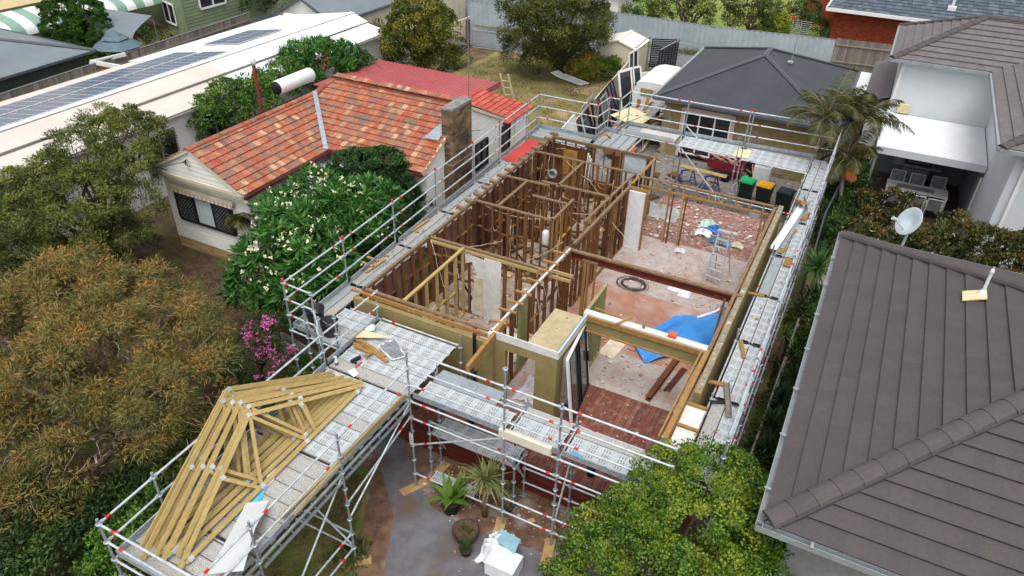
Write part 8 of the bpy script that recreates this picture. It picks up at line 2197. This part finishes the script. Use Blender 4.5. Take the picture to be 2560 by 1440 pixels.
for (px, py, z, L, lb) in ((1950, 1000, 1.0, 0.8, 'dark spiky plant midway down the strip'), (1925, 1070, 1.0, 0.85, 'dark spiky plant lower down the strip'), (1910, 1130, 0.8, 0.8, 'lowest dark spiky plant of the strip by the lime tree'), (1985, 950, 1.0, 0.7, 'dark spiky plant below the small pale yucca'), (2095, 520, 1.2, 0.7, 'spiky plant by the charcoal fence, upper one'), (2080, 560, 1.0, 0.6, 'spiky plant by the charcoal fence, lower one')): yucca(px, py, z, 70, L, 0.04, 'darkblade' if py > 900 else 'yucca', lb, 'spiky_plant')
stb = [(10.95+rnd.uniform(-.15, .12), y, rnd.uniform(0.25, 0.5), 0.3, 0.5, 0.45) for y in np.arange(-2.5, 11, 0.55)]
tree('strip_shrubs', 'dark low shrubs filling the narrow strip beside the timber fence', 'shrub', (10.95, 4, 0), stb, LM['under'], 330, 45, 0.24, 0.15, 0.05, trunk_r=0.03, nlimb=20)
tree('strip_shrubs', 'green shrubs filling the corner behind the charcoal fence under the palms', 'shrub', (11.3, 18.5, 0), [(11.0+rnd.uniform(-.2, .3), y, 0.8, 0.5, 0.6, 0.8) for y in np.arange(13.5, 20.5, 0.6)]+[(10.9, 18.8, 1.9, 0.6, 0.7, 0.7), (9.9, 17.6, 0.8, 0.5, 0.7, 0.8), (9.9, 18.9, 0.9, 0.7, 0.7, 0.8)], LM['under'], 260, 50, 0.3, 0.2, 0.05, trunk_r=0.04, nlimb=14)
# ---- lime green tree, bottom right of centre ------------------------------------------------------------
lmb = GB((1700, 1310, 3.0, 0.85), (1600, 1360, 2.7, 0.8), (1740, 1240, 3.3, 0.95), (1830, 1230, 3.0, 0.75), (1640, 1300, 3.0, 0.9), (1850, 1310, 3.0, 0.85), (1740, 1350, 3.3, 0.95), (1540, 1380, 2.5, 0.85), (1640, 1420, 2.8, 0.9), (1760, 1460, 3.0, 0.9), (1880, 1420, 2.7, 0.85), (1980, 1440, 2.0, 0.7), (1480, 1430, 1.9, 0.75), (1540, 1490, 2.2, 0.9), (1660, 1550, 2.4, 1.0), (1800, 1570, 2.4, 1.0), (1940, 1530, 2.0, 0.8), (1460, 1500, 1.6, 0.8), (2000, 1420, 1.9, 0.6), (1935, 1370, 2.4, 0.65), (2030, 1480, 1.6, 0.6), (1720, 1190, 2.9, 0.55), (1500, 1600, 1.8, 0.9))
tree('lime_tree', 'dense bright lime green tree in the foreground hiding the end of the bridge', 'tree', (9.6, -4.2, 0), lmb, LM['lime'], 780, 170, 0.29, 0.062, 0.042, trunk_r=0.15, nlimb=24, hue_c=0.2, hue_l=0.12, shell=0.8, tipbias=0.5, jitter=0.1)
# ---- left front understorey ----------------------------------------------------------------------------------
tree('pink_shrub', 'dark shrub with bright pink blossom clusters beside the scaffold corner', 'shrub', tuple(G(650, 960, 0)), GB((650, 830, 2.2, 0.45), (690, 900, 1.6, 0.5), (630, 890, 1.7, 0.5), (670, 860, 2.0, 0.4)), LM['under'], 80, 28, 0.26, 0.1, 0.035, trunk_r=0.05)
flowers(COL.objects['pink_shrub'], GB((660, 820, 2.35, 0.34), (640, 840, 2.2, 0.3), (690, 870, 1.9, 0.4), (655, 900, 1.7, 0.35)), 26, 0.07, 0.055, 'pink', per=12)
flowers(COL.objects['pink_shrub'], GB((690, 930, 1.4, 0.4), (640, 945, 1.2, 0.4), (710, 890, 1.7, 0.3)), 9, 0.06, 0.05, 'pink', per=8, name='lower_flowers')
t = thing('strap_clump', 'dark strap leaved clump left of the pink shrub', 'plant', tuple(G(590, 950, 0)))
for (px, py) in ((590, 910), (560, 940), (610, 950), (570, 880)): p = G(px, py, 0.5); blades(t, LM['under'], (p.x, p.y, 0.15), 70, 0.95, 0.03, elev=(0.4, 1.5), droop=0.9, name='leaves')
tree('understorey', 'dark green shrubs under the weeping tree along the catwalk', 'shrub', (-0.8, -6.4, 0), GB((560, 1060, 0.8, 0.6), (480, 1130, 0.9, 0.7), (400, 1190, 0.9, 0.75), (330, 1260, 0.9, 0.75), (270, 1330, 0.9, 0.75), (300, 1400, 0.8, 0.7), (180, 1330, 1.1, 0.9), (80, 1380, 1.1, 0.9), (150, 1430, 1.0, 0.8), (20, 1300, 1.2, 0.9), (760, 930, 0.9, 0.45), (800, 960, 0.7, 0.4), (-60, 1420, 1.0, 1.0), (620, 1010, 0.6, 0.5)), LM['under'], 420, 75, 0.3, 0.11, 0.05, trunk_r=0.06, nlimb=16, hue_c=0.45)
tree('ivy_shrub', 'brighter green leafy shrub below the far left corner of the catwalk', 'shrub', tuple(G(300, 1420, 0)), GB((330, 1330, 1.3, 0.5), (290, 1390, 1.2, 0.5), (380, 1270, 1.2, 0.45), (270, 1430, 1.1, 0.5), (430, 1210, 1.2, 0.4)), LM['hedge'], 110, 60, 0.24, 0.085, 0.055, trunk_r=0.04, nlimb=6)
tree('ivy_shrub', 'fresh green shrub between the pink shrub and the truss stack', 'shrub', tuple(G(790, 960, 0)), GB((770, 940, 1.0, 0.4), (800, 925, 1.0, 0.35), (750, 965, 0.8, 0.35)), LM['hedge'], 60, 50, 0.2, 0.085, 0.05, trunk_r=0.03, nlimb=4)
# ---- potted plants on the front path ---------------------------------------------------------------------------
def pot(x, y, r, h, label, name, plant, mt=None, n=30, L=0.6, w_=0.1, el=(0.3, 1.4), dr=0.6, soil=True):
    t = thing(name, label, 'potted plant', (x, y, 0), 'potted plants on the front path')
    m = MB(); m.lathe((x, y, 0.005), [(0, 0), (r*0.75, 0), (r, h), (r*1.08, h), (r*1.08, h-0.04), (r*0.98, h-0.05)], 22); m.lathe((x, y, 0.005), [(r*0.97, h-0.001), (r*0.9, h-0.03), (0, h-0.06)], 22, 1); m.build('pot', [mat('dark pot', lin((51, 54, 60)), lin((41, 44, 49)), rough=0.6), M['terra_soil']], t)
    if n: blades(t, LM[mt], (x, y, h), n, L, w_, elev=el, droop=dr, spread=r*0.35)
    return t
pp = G(1128, 1275, 0); pot(pp.x, pp.y, 0.25, 0.42, 'dark pot with glossy bird nest fern behind the low rail', 'potted_fern', 'x', 'fern', 30, 0.75, 0.15, (0.2, 1.45), 0.5)
pp = G(1165, 1345, 0); pot(pp.x, pp.y, 0.30, 0.30, 'large low grey pot of bare soil with a small grassy plant', 'potted_grass', 'x', 'under', 40, 0.35, 0.012, (0.2, 1.4), 1.2)
pp = G(1165, 1385, 0); pot(pp.x, pp.y, 0.14, 0.22, 'small black pot with a wispy dark plant below the grey pot', 'potted_wisp', 'x', 'under', 60, 0.42, 0.012, (0.4, 1.4), 1.0)
pp = G(1268, 1275, 0); pot(pp.x, pp.y, 0.16, 0.2, 'small dark pot with brown wilted plant under the bridge', 'potted_wilt', 'x', 'drac', 26, 0.3, 0.02, (0.2, 1.3), 1.2)
p = G(1212, 1290, 0); t = thing('dracaena_tree', 'small dracaena with drooping pale green leaves growing beside the low access deck', 'plant', tuple(p))
m = MB(); m.path([(p.x, p.y, 0), (p.x, p.y, 0.6), (p.x-0.02, p.y, 1.25)], 0.06, 8, 0, [0.08, 0.065, 0.05]); m.build('stem', mat('brown stem', lin((138, 106, 76)), lin((107, 80, 56)), rough=0.9, scale=9), t)
blades(t, LM['drac'], (p.x, p.y, 1.3), 70, 0.75, 0.05, elev=(-0.2, 1.45), droop=1.3); blades(t, LM['drac'], (p.x+0.12, p.y+0.1, 1.15), 40, 0.65, 0.045, elev=(-0.2, 1.3), droop=1.3, name='side_leaves')
# ---- grass -----------------------------------------------------------------------------------------------------------
def grass(n, quads, L, label, name='grass', z=0.015, hue=(0.0, 1.0)):
    P = []
    ar = [abs((q[1][0]-q[0][0])*(q[3][1]-q[0][1])-(q[1][1]-q[0][1])*(q[3][0]-q[0][0])) for q in quads]; tot = sum(ar)
    for q, a in zip(quads, ar):
        k = int(n*a/tot); u = NPR.rand(k, 1); v = NPR.rand(k, 1); q = [np.array(x) for x in q]
        P.append((q[0]*(1-u)+q[1]*u)*(1-v)+(q[3]*(1-u)+q[2]*u)*v)
    P = np.vstack(P); dens = np.sin(P[:, 0]*2.1+1.3*np.sin(P[:, 1]*1.7))*np.sin(P[:, 1]*1.9+np.sin(P[:, 0]*2.7))
    P = P[dens > NPR.uniform(-1.3, 0.7, len(P))]
    P3 = np.column_stack([P, np.full(len(P), z)]); D = NPR.normal(size=P3.shape)*0.55; D[:, 2] = 1
    patch = 0.5+0.5*np.sin(P[:, 0]*0.9+2*np.sin(P[:, 1]*0.7))
    o = leaf_mesh(name, LM['grass'], P3, D, NPR.normal(size=P3.shape), L*(0.5+NPR.rand(len(P3))), np.full(len(P3), L*0.16), hue[0]+(hue[1]-hue[0])*(0.5*patch+0.5*NPR.rand(len(P3))))
    return tag(o, label, 'grass', kind='stuff')
grass(16000, [((0.6, -9), (3.6, -9), (3.3, -5.4), (0.9, -5.4)), ((0.9, -5.4), (3.2, -5.4), (2.0, -3.0), (1.0, -3.0))], 0.1, 'patchy short grass below the catwalk')
grass(26000, [((-9, -2), (-1.8, -2), (-1.8, 3), (-9, 3)), ((-6.9, 3), (-1.8, 3), (-2.2, 7), (-6.9, 7))], 0.1, 'thin grass in the yard between the cottage and the scaffold')
grass(30000, [((-12.5, 18.5), (-2.0, 18.5), (-2.9, 33), (-12.5, 32))], 0.13, 'dry short grass of the rear lawn', hue=(0.2, 0.9))
grass(2500, [((-14.5, 36.6), (-8.5, 37.6), (-8.5, 38.4), (-14.5, 37.4)), ((-2, 38.3), (6, 38.6), (6, 39.2), (-2, 39.0))], 0.35, 'weeds along the foot of the lane fence', 'weeds', hue=(0.1, 0.7))
grass(500, [((1.0, -2.2), (1.6, -2.2), (1.6, -1.0), (1.0, -1.0)), ((2.6, -5.6), (3.6, -5.6), (3.4, -4.6), (2.7, -4.6))], 0.28, 'tufts of taller grass at the edge of the front path', 'weeds', hue=(0, 0.5))
